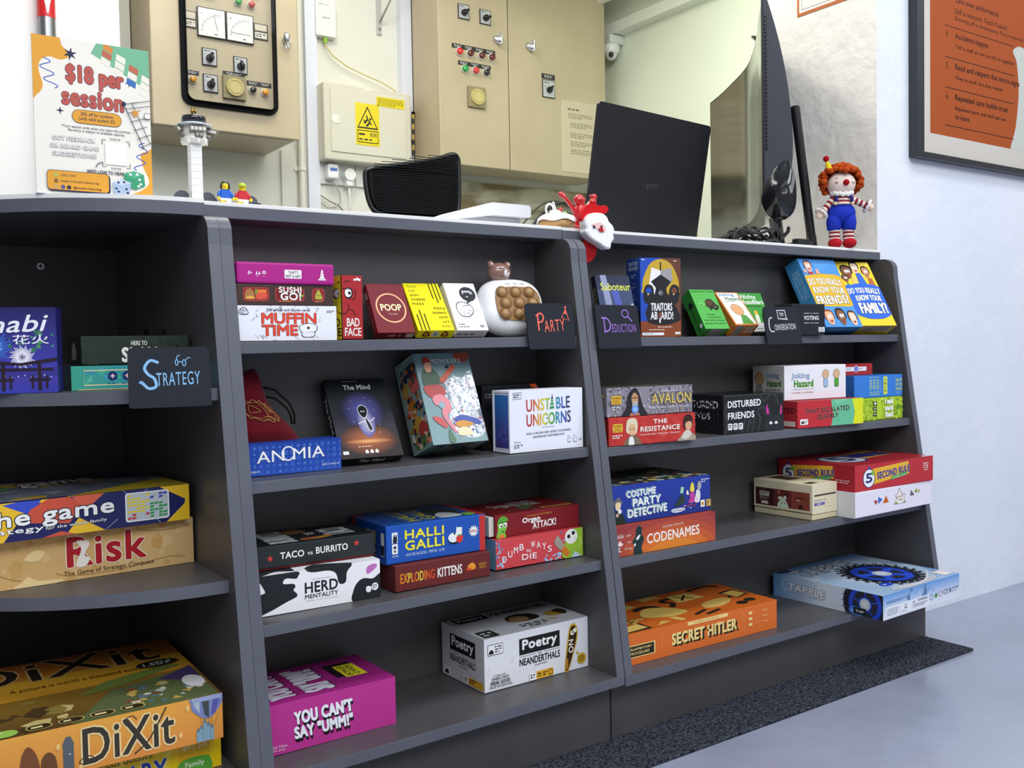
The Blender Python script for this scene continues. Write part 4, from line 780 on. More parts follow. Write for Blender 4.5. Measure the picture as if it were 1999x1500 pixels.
f = B.face('T'); f.r(0, 0, 1, 1, '#c2c3c8'); f.r(.06, .74, .36, .96, '#1e1e20'); f.t('Poetry', .09, .77, .33, .93, '#c8c8ca', .06); f.t('FOR NEANDERTHALS', .39, .78, .95, .95, '#1e1e20', .05); f.b([(.42, .4), (.44, .6), (.56, .68), (.68, .6), (.7, .4), (.56, .34)], '#2a2018'); f.b([(.43, .38), (.45, .54), (.54, .6), (.6, .5), (.58, .38)], '#9a7a54'); f.e(.85, .42, .09, .12, '#b8963a'); f.l([(.78, .2), (.7, .25)], .05, '#b8963a'); f.rr(.03, .04, .17, .3, '#2a2a2c', .1); f.tiny(.05, .08, .15, .25, 2, '#c8c8ca'); f.tiny(.42, .08, .68, .26, 3, '#1e1e20', al='c'); f.b([(.86, .5), (.95, .56), (.97, .4), (.9, .3)], '#3a2a18')
B.done('game_box', 'large white box with black title blocks and a wooden club on the bottom shelf', group=GB)
# ---------------------------------------------------------------- right unit, first shelf
B = Box((.661, -.115, S1), -.1682, .0698, .0146, .11, .3084, True); B.body('#20243c', 'gloss')
f = B.face('F', 'gloss'); f.g(0, 0, 1, .75, '#3a4a5c', '#39466c'); f.g(0, .75, 1, 1, '#2a2f55', '#20243c'); f.p([(.15, 1), (.32, 1), (.4, .2), (.2, .2)], '#8f96b8'); f.p([(.4, .75), (.6, .75), (.7, .3), (.5, .3)], '#4a5ab0'); f.b([(.6, .5), (.7, .4), (.85, .3), (.8, .25), (.65, .35)], '#8a4a3a'); f.confetti(.6, .15, .98, .5, 20, ['#b8c0c4', '#7a8a90', '#c8c8c0'], .04, 2)
f.t('Saboteur', .12, .74, .98, .87, '#d8dc50', .03)
B.face('L', 'gloss').t('Saboteur', .3, .2, .7, .8, '#b8b850', .03, rot=-90)
B.done('game_box', 'shiny dark blue box with yellow letters behind the purple lettered sign', group=GB)
B = Box((.7609, -.07, S1), -.2438, .0822, .0527, .1405, 0, True); B.body('#27459c')
f = B.face('F'); f.r(0, 0, .5, 1, '#2b51b8'); f.r(.5, 0, 1, 1, '#6b4436'); f.r(0, .0, 1, .2, '#8a4a2c')
f.b([(.5, .985), (.75, .93), (.93, .75), (.95, .62), (.9, .55), (.1, .55), (.05, .62), (.08, .75), (.25, .93)], '#c9a73c')
f.p([(.28, .88), (.5, .84), (.5, .72), (.42, .72), (.2, .62), (.24, .75)], '#f0f0f4'); f.p([(.5, .84), (.76, .88), (.8, .72), (.68, .64), (.6, .72), (.5, .72)], '#a3a0a4'); f.b([(.2, .62), (.35, .72), (.4, .6), (.3, .5)], '#f0f0f4')
f.r(.485, .84, .515, .95, '#26262c'); f.p([(.26, .7), (.5, .79), (.76, .7), (.64, .62), (.38, .62)], '#2b2b30')
f.b([(.15, .25), (.12, .3), (.2, .42), (.35, .55), (.4, .63), (.62, .63), (.66, .55), (.85, .4), (.95, .3), (.98, .22), (.8, .17), (.5, .15), (.2, .18)], '#2b2b30')
for u, c in ((.2, '#2b51b8'), (.83, '#7a4a3a')): f.b([(u-.12, .58), (u-.04, .66), (u+.1, .64), (u+.13, .52), (u+.05, .42), (u-.1, .44)], '#2b2b30'); f.b([(u-.07, .58), (u, .63), (u+.08, .58), (u, .55)], c); f.c(u-.01, .54, .012, '#e0c878')
f.b([(.44, .55), (.5, .6), (.56, .55), (.5, .52)], '#6a6a70'); f.c(.47, .56, .008, '#f0f0f4')
f.t('TRAITORS', .25, .33, .78, .43, '#f2f2f4', .05); f.t('AB  ARD!', .24, .22, .8, .32, '#f2f2f4', .05); f.e(.475, .28, .045, .035, '#7a4a3a'); f.b([(.45, .2), (.47, .25), (.49, .2), (.47, .17)], '#f2f2f4')
f.tiny(.42, .115, .82, .135, 1, '#f0e4dc', 2); f.tiny(.2, .08, .84, .1, 1, '#f0e4dc', 3); f.rr(.03, .02, .57, .055, '#eef0f6', .5); f.tiny(.08, .03, .5, .045, 1, '#4a5aa0'); f.rr(.84, .03, .98, .06, '#e8e0d8', .2); f.tiny(.03, .965, .2, .985, 1, '#eef0f6'); f.tiny(.82, .955, .98, .975, 1, '#eef0f6')
f = B.face('L'); f.r(0, 0, 1, .33, '#1c2230'); f.t('TRAITORS', .15, .91, .85, .96, '#c8d4e8', .04); f.t('ABOARD', .15, .85, .85, .9, '#c8d4e8', .04); 
for v in (.75, .6, .45): f.tiny(.38, v, .72, v+.05, 2, '#a8b8dc', 2)
for v in (.68, .53): f.c(.55, v, .012, '#c8d4e8')
f.c(.6, .27, .025, '#f0f0f4')
B.done('game_box', 'tall upright blue and brown box with a black ship captain figure', group=GB)
B = Box((.9303, -.083, S1), -.1117, .0597, .0271, .0913, .5627, True); B.body('#45a83f')
f = B.face('F'); f.r(0, 0, 1, 1, '#58b650'); f.t('Awkward Turtle', .05, .93, .95, .985, '#22381c', .03); f.c(.26, .65, .105, '#22381c'); f.c(.26, .65, .1, '#66c45c'); f.l([(.16, .68), (.22, .69)], .012, '#22381c'); f.l([(.27, .69), (.34, .68)], .012, '#22381c'); f.l([(.2, .6), (.3, .61)], .012, '#22381c')
f.b([(.44, .56), (.46, .7), (.6, .76), (.75, .74), (.85, .64), (.87, .58), (.6, .54)], '#3a2a1e'); f.b([(.5, .62), (.52, .7), (.64, .73), (.74, .66), (.66, .6)], '#5a3f28'); f.b([(.5, .5), (.6, .56), (.8, .54), (.88, .6), (.95, .58), (.86, .48), (.7, .5)], '#26281e'); f.r(.55, .46, .6, .52, '#26281e'); f.r(.74, .46, .79, .52, '#26281e')
for v, u0, u1, s in ((.34, .3, .62, 'The word'), (.265, .32, .85, 'guessing game'), (.19, .08, .95, 'Fresh, with an awkward'), (.115, .08, .95, 'sense of humor')): f.t(s, u0, v, u1, v+.045, '#22401c', .0)
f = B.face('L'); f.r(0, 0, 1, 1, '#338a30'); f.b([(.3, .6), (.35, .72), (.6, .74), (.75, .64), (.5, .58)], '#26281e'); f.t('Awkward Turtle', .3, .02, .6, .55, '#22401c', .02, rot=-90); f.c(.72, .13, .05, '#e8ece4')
f = B.face('D'); f.r(0, 0, 1, 1, '#4a9a44'); f.r(.28, .02, .8, .98, '#c8cac4')
for i in range(14): f.r(.3+i*.035, .05, .3+i*.035+(.008 if i % 3 else .02), .95, '#24262a')
B.done('game_box', 'green leaning card box with a brown turtle', group=GB)
B = Box((.9988, -.095, S1), -.0667, .0613, .0316, .0897, .7199, True); B.body('#d8843c')
f = B.face('F'); f.r(.06, .04, .94, .97, '#f2f0ee'); f.t('Joking', .1, .86, .75, .96, '#3f7ab8', .06, slope=-.01); f.t('Hazard', .28, .74, .92, .85, '#3f7a3c', .06, slope=-.01); f.tiny(.2, .69, .9, .72, 1, '#6a6a70', 4)
f.p([(.35, .04), (.5, .3), (.72, .3), (.85, .04)], '#5a9a44'); f.c(.5, .46, .17, '#33251a'); f.c(.5, .46, .163, '#e0a878')
f = B.face('D'); f.r(0, 0, 1, 1, '#c8743a'); f.r(.12, .08, .45, .92, '#b8b4ac'); f.r(.55, .3, .92, .9, '#d8c4a8'); f.tiny(.58, .4, .9, .85, 3, '#8a5a34')
for i in range(9): f.r(.14+i*.034, .12, .155+i*.034, .88, '#3a3c3a')
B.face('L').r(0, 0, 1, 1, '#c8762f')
B.done('game_box', 'orange bordered leaning card box with a plain round face picture', group=GB)
B = Box((1.072, -.075, S1), -.08, .064, .02, .0885, .45, True); B.body('#3f9a3c')
f = B.face('F'); f.r(0, .0, 1, .22, '#e8e8e6'); f.t('Nichts', .06, .84, .7, .95, '#f2f4ee', .06); f.t('Autofillers', .06, .7, .96, .82, '#f2f4ee', .06); f.t('sentence game', .2, .62, .8, .67, '#24401c', .02); f.b([(.4, .22), (.42, .45), (.5, .52), (.56, .42), (.55, .22)], '#e8ecd8'); f.c(.48, .48, .06, '#e0b83c'); f.b([(.7, .25), (.72, .42), (.78, .48), (.85, .4), (.85, .25)], '#26301c'); f.tiny(.3, .06, .8, .1, 1, '#8a8a88')
B.face('D').r(0, 0, 1, 1, '#8a8c88')
B.done('game_box', 'small green and white leaning card box partly behind the white lettered sign', group=GB)
B = Box((1.1329, -.1415, S1), -.1298, .0902, .0513, .0625); B.body('#26282e')
f = B.face('F'); f.r(.3, .86, .72, .875, '#c8cace') if 0 else None; f.t('THE', .55, .68, .62, .71, '#d8dade', .02); f.t('VOTING', .36, .48, .81, .62, '#e8eaee', .06); f.t('GAME', .53, .37, .65, .4, '#d8dade', .02)
for u0, u1, v in ((.36, .53, .695), (.64, .81, .695), (.36, .51, .385), (.67, .81, .385)): f.r(u0, v-.008, u1, v+.008, '#d8dade')
f.rr(.8, .1, .885, .25, '#e8eaee', .1); f.rr(.9, .1, .985, .25, '#e8eaee', .1); f.tiny(.82, .13, .87, .22, 2, '#44464c'); f.tiny(.92, .13, .97, .22, 2, '#44464c')
B.done('game_box', 'small upright charcoal box with plain white letters beside the white lettered sign', group=GB)
def faces(f, L):
    for u, v, a, b, skin, hair in L:
        f.b([(u-a*1.15, v-b*.3), (u-a*1.1, v+b), (u, v+b*1.35), (u+a*1.15, v+b), (u+a*1.15, v-b*.2)], hair); f.b([(u-a, v), (u-a*.8, v+b*.9), (u, v+b), (u+a*.85, v+b*.85), (u+a, v), (u+a*.5, v-b), (u-a*.5, v-b)], skin)
        f.e(u-a*.1, v+b*.2, a*.33, b*.28, '#f6f6f4', 12); f.e(u+a*.5, v+b*.25, a*.3, b*.26, '#f6f6f4', 12); f.e(u, v+b*.2, a*.1, b*.1, '#1c1c20', 8); f.e(u+a*.55, v+b*.25, a*.1, b*.1, '#1c1c20', 8); f.b([(u-a*.3, v-b*.45), (u+a*.2, v-b*.4), (u+a*.5, v-b*.4), (u+a*.1, v-b*.75)], '#8a2a2a')
B = Box((1.2385, -.112, S1), -.006, .1225, .036, .1635, .4608, True); B.body('#4aa3d8')
f = B.face('F'); f.r(0, 0, 1, 1, '#4f96e0')
for i in range(7): f.p([(.5, .8), (.3+i*.1, 1), (.35+i*.1, 1)], '#66a8ea')
f.b([(-.02, .32), (-.02, .7), (.2, .76), (.6, .78), (1.02, .72), (1.02, .34), (.6, .3), (.2, .3)], '#e3b52c')
f.t('DO YOU REALLY', .04, .6, .93, .7, '#f6f4ec', .07, '#3a2c1c', .04, arch=.02); f.t('KNOW YOUR', .08, .48, .92, .58, '#f6f4ec', .07, '#3a2c1c', .04, arch=.015); f.t('FRIENDS?', .05, .33, .93, .46, '#f6f4ec', .09, '#3a2c1c', .04, slope=.03)
faces(f, [(.2, .88, .08, .07, '#f0b8a0', '#6a3a2c'), (.2, .13, .1, .09, '#e8b088', '#8a4a34'), (.52, .14, .1, .1, '#8a5a3c', '#1c1a1c'), (.82, .12, .09, .09, '#f0c8a8', '#4a2a20')]); f.b([(.34, .78), (.36, .84), (.42, .84), (.43, .78)], '#e8a890'); f.b([(.02, .8), (.05, .84), (.1, .82), (.1, .78)], '#e8a890'); f.r(.14, .77, .26, .8, '#c83a34')
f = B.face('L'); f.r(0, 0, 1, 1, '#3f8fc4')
for u, s in ((.62, 'DO YOU REALLY'), (.42, 'KNOW YOUR'), (.2, 'FRIENDS?')): f.t(s, u, .45, u+.15, .85, '#a8c8e0', .03, rot=-90)
f = B.face('D'); f.r(0, 0, 1, 1, '#2a6a9a'); f.r(0, 0, 1, .3, '#1c3a6a'); f.tiny(.2, .5, .9, .8, 2, '#7a9ab8')
B.done('game_box', 'large blue and yellow leaning box about friends at the right end of the top shelf', group=GB)
B = Box((1.3695, -.112, S1), -.1988, .096, .036, .1665, .5387, True); B.body('#ecc92f')
f = B.face('F'); f.r(0, 0, 1, 1, '#efd02f')
for i in range(8): f.p([(.5, .6), (.02+i*.13, 1), (.08+i*.13, 1)], '#f4dc5a')
faces(f, [(.24, .83, .13, .09, '#8a5a3c', '#1c1a1c'), (.52, .9, .1, .08, '#f0c8a8', '#1c1a1c'), (.8, .83, .09, .08, '#c89068', '#1c1a1c'), (.12, .73, .08, .05, '#8a5a3c', '#1c1a1c')]); f.p([(.45, .62), (.48, .82), (.62, .82), (.7, .62)], '#3a6ad0'); f.p([(.28, .62), (.3, .74), (.42, .74), (.46, .62)], '#e8c86a'); f.p([(.76, .62), (.78, .74), (.9, .74), (.92, .62)], '#b8643c'); f.p([(.08, .6), (.12, .68), (.2, .6)], '#4a8a3c')
f.b([(-.03, .22), (-.03, .58), (.2, .63), (.5, .65), (1.03, .58), (1.03, .22), (.8, .12), (.5, .1), (.2, .12)], '#2c66d8')
f.t('DO YOU REALLY', .02, .48, .96, .57, '#f6f4ec', .07, '#1c2c4a', .04, arch=.02); f.t('KNOW YOUR', .16, .37, .9, .46, '#f6f4ec', .07, '#1c2c4a', .04, arch=.015); f.t('FAMILY?', .14, .18, .95, .35, '#f6f4ec', .09, '#1c2c4a', .04)
f = B.face('D'); f.r(0, 0, 1, 1, '#b89a24'); f.r(.1, .35, .92, .9, '#8a8478'); f.tiny(.14, .42, .88, .8, 3, '#5a5a58')
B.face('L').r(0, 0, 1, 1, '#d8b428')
B.done('game_box', 'large yellow and blue leaning box about family at the right end of the top shelf', group=GB)
# ---------------------------------------------------------------- right unit, second shelf
B = Box((.6324, -.1644, S2), -.0669, .1918, .11, .048); B.body('#c23a36')
f = B.face('F'); f.confetti(0, 0, 1, 1, 40, ['#cc4640', '#b83430', '#c8403a'], .2, 4)
def indie(f, v0, v1): f.rr(.045, v0, .155, v1, '#e3b23c', .2); f.t('Indie', .058, v0+.6*(v1-v0), .142, v0+.9*(v1-v0), '#5a3a1c', .05); f.t('Boards\n& Cards', .062, v0+.1*(v1-v0), .138, v0+.52*(v1-v0), '#7a5a24', .03)
indie(f, .48, .78); f.tiny(.04, .25, .15, .4, 2, '#f2e4dc', 3); f.t('THE', .5, .7, .66, .86, '#f4eee8', .07); f.t('RESISTANCE', .35, .44, .81, .62, '#f4eee8', .07); f.t('Secret Identities • Deduction • Deception', .35, .29, .81, .37, '#f2dcd4', .02)
f.b([(.17, 0), (.19, .2), (.24, .34), (.31, .3), (.35, .12), (.36, 0)], '#7d6a5a'); f.b([(.22, .0), (.225, .25), (.26, .3), (.28, .1), (.27, 0)], '#eceae6'); f.b([(.19, .5), (.2, .85), (.24, .95), (.3, .92), (.32, .7), (.31, .45), (.28, .35), (.22, .4)], '#e0d4b8'); f.b([(.22, .5), (.23, .7), (.28, .72), (.295, .55), (.28, .36), (.235, .36)], '#e0b48a'); f.c(.238, .56, .025, '#4a3a30'); f.c(.275, .57, .025, '#4a3a30')
f.b([(.79, 0), (.82, .16), (.88, .32), (.94, .28), (1.02, .1), (1.02, 0)], '#a89c88'); f.b([(.83, .1), (.86, .32), (.91, .4), (.95, .24), (.9, .06)], '#d6d0c0'); f.b([(.85, .55), (.86, .85), (.9, .95), (.95, .9), (.965, .65), (.95, .45), (.88, .42)], '#3c2a24'); f.b([(.875, .5), (.88, .65), (.93, .7), (.955, .6), (.94, .42), (.9, .36)], '#dba884')
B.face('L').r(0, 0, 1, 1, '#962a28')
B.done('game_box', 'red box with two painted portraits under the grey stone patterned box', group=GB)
B = Box((.6318, -.1615, S2+.0492), -.055, .191, .11, .0492); B.body('#8d8894')
f = B.face('F'); f.confetti(0, 0, 1, 1, 240, ['#6d6874', '#a8a4ae', '#7d7888', '#9a9488', '#5d5a64', '#b0aab8'], .075, 9); indie(f, .42, .72); f.tiny(.05, .22, .15, .36, 2, '#dcd8e0', 2)
f.b([(.17, -.02), (.21, .3), (.23, .7), (.28, .92), (.32, .95), (.36, .75), (.4, .3), (.44, -.02)], '#2e2d33'); f.b([(.275, .45), (.27, .65), (.3, .8), (.34, .7), (.345, .5), (.33, .3), (.3, .24)], '#c2946a'); f.b([(.28, .4), (.3, .5), (.335, .48), (.34, .3), (.31, .15), (.28, .2)], '#b8b4b0'); f.rg(.31, .22, .04, .14, '#a8d0ff', '#5a8ae0'); f.b([(.25, .0), (.27, .12), (.3, .06), (.34, .12), (.36, .0)], '#b8786a'); f.l([(.27, .62), (.34, .62)], .03, '#4a3a34')
f.t('AVALON', .5, .36, .97, .74, '#d9bf6a', .03, '#4a3c24', .03); f.tiny(.63, .78, .92, .83, 1, '#e8e4ec', 4); f.t('Secret Identities • Deduction • Deception', .48, .2, .96, .27, '#e4e0e8', .02)
f = B.face('L'); f.confetti(0, 0, 1, 1, 60, ['#6d6874', '#8a8490', '#5d5a64'], .1, 9); f.t('f', .75, .25, .95, .75, '#d9bf6a', .04)
B.face('T').r(0, 0, 1, 1, '#4a4740')
B.done('game_box', 'grey stone patterned box with a hooded wizard on top of the red portrait box', group=GB)
B = Box((.9241, -.1514, S2), -.0489, .1612, .115, .0725); B.body('#202226', 'gloss')
f = B.face('F', 'gloss')
for P in ([(.02, .0), (.06, .25), (.03, .5), (.05, .8)], [(.28, 0), (.33, .2), (.36, .45), (.45, .5), (.5, .3), (.46, 0)], [(.38, 0), (.4, .2), (.42, .35), (.45, .2)], [(.6, 1), (.66, .8), (.72, .9), (.8, 1)], [(.55, 0), (.6, .3), (.56, .55), (.66, .65), (.7, .4)], [(.84, 1), (.9, .75), (.97, .6)]): f.l(P, .06, '#36393e', True)
f.t('DISTURBED', .07, .68, .61, .86, '#f2f2f4', .06, slope=.02); f.t('FRIENDS', .07, .38, .5, .56, '#f2f2f4', .06, slope=.02)
for u in (.07, .155, .24): f.rr(u, .1, u+.07, .27, '#e8e8ea', .2); f.tiny(u+.012, .14, u+.058, .24, 2, '#3a3c40', 2)
f.b([(.68, 0), (.69, .3), (.73, .4), (.7, .68), (.715, .78), (.75, .6), (.78, .42), (.88, .42), (.92, .6), (.945, .75), (.965, .68), (.94, .4), (.98, .3), (.99, 0)], '#2a2c31'); f.b([(.705, .48), (.7, .65), (.71, .7), (.735, .58), (.74, .44)], '#d83a9a'); f.b([(.935, .44), (.94, .6), (.955, .68), (.965, .6), (.96, .42)], '#d83a9a'); f.b([(.75, .18), (.76, .24), (.79, .24), (.8, .18)], '#e8e8ea'); f.b([(.84, .18), (.85, .24), (.88, .24), (.89, .18)], '#e8e8ea')
f = B.face('L', 'gloss'); f.t('DISTURBED', -.15+.2, .65, .88, .85, '#e4e4e6', .06); f.t('FRIENDS', .05, .36, .7, .54, '#e4e4e6', .06)
for q in (.5, .38, .26, .14): f.ring(.55, .42, q/f.asp*1.1, q, .05, '#2c2e32')
B.face('T', 'gloss').r(0, 0, 1, 1, '#1a1c1f')
B.done('game_box', 'black box with white letters and two pink ear marks on the second shelf', group=GB)
B = Box((1.1163, -.1675, S2), -.0506, .1967, .11, .0526); B.body('#b83038')
f = B.face('F'); f.r(0, 0, .52, 1, '#c2333c'); f.p([(.5, 0), (.53, .4), (.5, 1), (.84, 1), (.87, .6), (.84, 0)], '#6cc096'); f.p([(.84, 0), (.87, .5), (.83, 1), (1, 1), (1, 0)], '#dfe62c'); f.l([(.5, .1), (.66, .3), (.85, .75)], .01, '#4a9a74', True); f.p([(.52, 1), (.6, .8), (.8, 1)], '#7ccaa2')
f.t('THAT ESCALATED', .11, .54, .78, .73, '#2a2224', .05, '#e8d8d0', .015, slope=.05); f.t('QUICKLY', .29, .27, .61, .48, '#2a2224', .07, '#e8d8d0', .015, slope=.04); f.rr(.035, .12, .15, .33, '#f2f0f0', .2); f.b([(.05, .17), (.06, .25), (.085, .25), (.09, .17)], '#26242a'); f.tiny(.095, .16, .14, .29, 2, '#4a4a4c')
f = B.face('L'); f.t('ESCALATED', .1, .55, .95, .75, '#3a1c1e', .05); f.rr(.3, .06, .95, .25, '#e0d0c8', .1); f.tiny(.35, .1, .9, .2, 1, '#8a3a3c')
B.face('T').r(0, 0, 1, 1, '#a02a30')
B.done('game_box', 'red green and yellow box under the white box with tan discs', group=GB)
B = Box((1.118, -.1345, S2+.0534), -.105, .1735, .088, .0689); B.body('#ecebf2')
f = B.face('F'); f.t('Joking', .11, .58, .4, .79, '#9aaed0', .06, '#3a4a6a', .02); f.t('Hazard', .15, .37, .46, .58, '#4f9a34', .08, '#274a1c', .02); f.t('an offensive card game from', .11, .29, .46, .33, '#6a6a70', 0); f.t('CYANIDE & HAPPINESS', .11, .19, .46, .235, '#b8866a', .01)
for u, c, w in ((.66, '#9ec0e0', .035), (.84, '#58a83c', .035)): f.rr(u-w, .34, u+w, .62, '#33251a', .3); f.rr(u-w+.005, .355, u+w-.005, .62, c, .3); f.c(u, .73, .14, '#33251a'); f.c(u, .73, .133, '#d8b48c')
f = B.face('L'); f.r(0, 0, 1, 1, '#c9c7c2'); f.rr(.1, .0, .3, .45, '#33251a', .3); f.rr(.11, .0, .29, .44, '#8a8a88', .3); f.c(.21, .62, .2, '#33251a'); f.c(.21, .62, .19, '#b8946c'); f.t('Joking', .42, .6, .84, .8, '#8a98b0', .06, '#3a4454', .02); f.t('Hazard', .46, .4, .9, .58, '#4a8034', .08, '#27401c', .02); f.tiny(.42, .2, .9, .34, 2, '#8a7a74', 5)
B.done('game_box', 'white box with two tan discs on the red green and yellow box', group=GB)
B = Box((1.349, -.15, S2), -.04, .138, .115, .0475); B.body('#a9c932')
f = B.face('F'); f.confetti(0, 0, 1, 1, 130, ['#8fb524', '#c2dc4a', '#7aa020', '#b8d83c', '#d0e468'], .09, 31); f.p([(.35, .02), (.35, .95), (.46, .97), (.46, .05)], '#b8d63a')
for v in (.18, .42, .66): f.r(.26, v, .35, v+.17, '#2a3024'); f.t('HI'[v > .5], .28, v+.03, .33, v+.14, '#e8ecdc', .05)
for v, s in ((.7, 'I said'), (.4, 'said'), (.1, 'that!')): f.t(s, .545, v, .745, v+.24, '#f2f4ec', .09, '#dfe8d8', .06)
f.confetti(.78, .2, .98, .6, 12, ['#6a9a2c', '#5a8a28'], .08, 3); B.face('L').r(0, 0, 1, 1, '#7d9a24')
B.done('game_box', 'lime green speckled box under the bright blue box at the right end', group=GB)
B = Box((1.327, -.1465, S2+.0483), -.05, .161, .115, .0475); B.body('#3a7fd6')
f = B.face('F')
for u in (.31, .38, .45): f.t('I SAID IT', u, .08, u+.055, .92, '#b8d48a', .04, rot=-90)
f.tiny(.52, .2, .55, .75, 9, '#8ab0d8'); f.r(.595, .12, .675, .92, '#dbe65a'); 
for i in range(4): f.t('ABCD'[i], .61, .72-i*.17, .66, .84-i*.17, '#4a6a2c', .04)
for v, s in ((.66, 'THINGS THEY'), (.46, "DON'T TEACH"), (.26, 'YOU IN SCHOOL')): f.t(s, .845, v, .99, v+.15, '#c4dc94', .03)
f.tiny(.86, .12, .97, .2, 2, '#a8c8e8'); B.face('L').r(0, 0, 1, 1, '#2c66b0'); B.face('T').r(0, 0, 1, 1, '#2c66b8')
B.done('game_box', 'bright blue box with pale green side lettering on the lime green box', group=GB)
B = Box((1.313, -.115, S2+.0965), -.05, .115, .09, .0245); B.body('#a62c30')
f = B.face('F'); f.r(0, 0, 1, 1, '#ac3034'); f.r(.24, .35, .83, .72, '#f0eef2'); f.tiny(.27, .46, .48, .62, 1, '#4a8a9a', 3); f.tiny(.59, .46, .8, .62, 1, '#4a8a9a', 4); f.c(.535, .53, .3, '#f0eef2'); f.c(.535, .53, .25, '#5a5ab8'); f.t('2', .52, .4, .55, .68, '#f0eef2', .06)
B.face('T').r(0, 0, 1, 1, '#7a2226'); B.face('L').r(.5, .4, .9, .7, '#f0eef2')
B.done('game_box', 'thin dark red box with a white strip on top of the bright blue box', group=GB)
# ---------------------------------------------------------------- right unit, third shelf
T = thing('game_box', 'orange and maroon box with a black spy silhouette under the dark blue box', 'game box', (.74, -.1, S3), GB)
B = Box((.6275, -.183, S3), -.0225, .2325, .145, .0514); B.body('#a8452f', a=(0, 0, 0), b=(.2325, .145, .0514))
f = B.face('F'); f.r(0, 0, 1, 1, '#9a3f40')
for a, b, c in ((.62, 1.25, '#a84840'), (.52, 1.02, '#b8503a'), (.44, .82, '#c75f36'), (.36, .6, '#d97232'), (.26, .38, '#e0842f')): f.poly(ell(.56, -.1, a, b, 40), c)
f.t('CODENAMES', .3, .29, .83, .62, '#f6f2ee', .035, slope=.05); f.t('VLAADA CHVATIL', .45, .73, .67, .8, '#f2dcd0', .01, slope=.02)
f.b([(.17, 0), (.175, .25), (.16, .42), (.19, .6), (.195, .8), (.22, .92), (.25, .82), (.25, .62), (.27, .5), (.26, .35), (.245, .2), (.25, 0)], '#23383a'); f.b([(.195, .48), (.21, .58), (.235, .62), (.225, .52), (.21, .46)], '#e8f0ee'); f.b([(.17, .3), (.185, .36), (.19, .32), (.185, .26)], '#e8f0ee')
for u in (.02, .04, .06): f.l([(u, .58), (u+.006, .72), (u+.016, .6)], .025, '#f2e4dc')
f.c(.04, .46, .045, '#f2e4dc'); f.b([(.02, .35), (.02, .42), (.06, .44), (.065, .35)], '#f2e4dc'); f.c(.04, .22, .08, '#f2e4dc'); f.c(.048, .23, .055, '#9a3f40'); f.t('2-8+', .1, .61, .145, .68, '#f2e4dc', .01); f.t('10+', .115, .39, .145, .46, '#f2e4dc', .01); f.t('15 min', .085, .19, .155, .26, '#f2e4dc', .01)
lab(B.m.build('lid', T), 'orange and maroon printed lid'); B.m = MB(); B.body('#e8e4e0', 'paper', .0004, (.2326, .002, .001), (.2338, .143, .05)); lab(B.m.build('tray_edge', T), 'white edge of the inner tray')
B = Box((.6285, -.175, S3+.0524), -.0056, .2315, .145, .0648); B.body('#23327e')
f = B.face('F'); f.g(0, 0, 1, 1, '#25388c', '#2a3fa0'); sh = (-.012, .03, '#7fa0a8')
f.t('COSTUME', .14, .66, .43, .84, '#f4f4f2', .06, sh=sh, slope=.03); f.t('PARTY', .2, .41, .48, .62, '#f4f4f2', .07, sh=sh, slope=.03); f.t('DETECTIVE', .15, .14, .54, .36, '#f4f4f2', .06, sh=sh, slope=.04)
f.b([(.0, 0), (.01, .25), (.05, .34), (.09, .28), (.12, 0)], '#26302a'); f.b([(.015, .5), (.02, .62), (.06, .7), (.085, .6), (.1, .55), (.05, .5)], '#6a6a6c'); f.b([(.03, .4), (.035, .56), (.075, .56), (.08, .46), (.06, .36)], '#e8d0a8'); f.c(.07, .33, .06, '#f0f0ee'); f.c(.045, .24, .05, '#c8a898')
f.b([(.62, .25), (.66, .45), (.69, .55), (.72, .45), (.71, .3)], '#2c4038'); f.p([(.675, .58), (.685, .76), (.715, .74), (.705, .58)], '#a8d8b8'); f.b([(.78, .62), (.79, .8), (.81, .84), (.825, .7), (.82, .58)], '#e8d84a'); f.b([(.775, .4), (.78, .56), (.82, .58), (.83, .44), (.84, .3), (.76, .3)], '#c04a9a'); f.b([(.83, .3), (.84, .5), (.85, .62), (.88, .6), (.89, .45), (.875, .28)], '#e4e2e4'); f.b([(.86, .62), (.86, .78), (.88, .86), (.9, .78), (.895, .64)], '#a8a4a8'); f.b([(.74, .54), (.745, .64), (.76, .62), (.765, .52)], '#e8e0d0'); f.l([(.7, .2), (.78, .24), (.83, .2), (.84, .3)], .02, '#b03a5a', True); f.confetti(.72, .15, .86, .4, 14, ['#c04a6a', '#7a3a8a', '#e8e8ea'], .03, 4)
f.b([(.58, .14), (.6, .09), (.66, .08), (.72, .12), (.71, .18), (.64, .19), (.59, .18)], '#e8ecf4'); f.t('PLAYROOM', .595, .105, .71, .165, '#23327e', .05); f.r(.89, .13, .935, .32, '#f0ece4'); f.r(.95, .13, 1.0, .32, '#d8b060'); f.c(.912, .22, .05, '#c89048'); f.tiny(.955, .15, .99, .3, 3, '#4a3a2a'); f.tiny(.9, .8, .985, .92, 2, '#d8dcec', 4)
f = B.face('T'); f.r(0, 0, 1, 1, '#2a2f2c'); f.confetti(0, 0, 1, 1, 60, ['#3a4034', '#5a4a34', '#6a7078', '#8a7a4a', '#3a5a3c', '#7a3a34'], .1, 14); f.confetti(0, 0, 1, .3, 24, ['#a8b0b8', '#8a9a8c', '#c8a860'], .08, 15)
B.done('game_box', 'dark blue box with white title letters and costumed dancers on the orange maroon box', group=GB)
T = thing('game_box', 'cream computer shaped box with a maroon strip and a white bunny silhouette', 'game box', (1.19, -.1, S3), GB)
B = Box((1.1380, -.184, S3), .022, .0800, .145, .0712); B.body('#d3c8a6', 'paper', .0015, (.001, .001, 0), (.079, .144, .011)); B.face('F', lo=(.02, .01), hi=(.98, .15), off=-.0008)
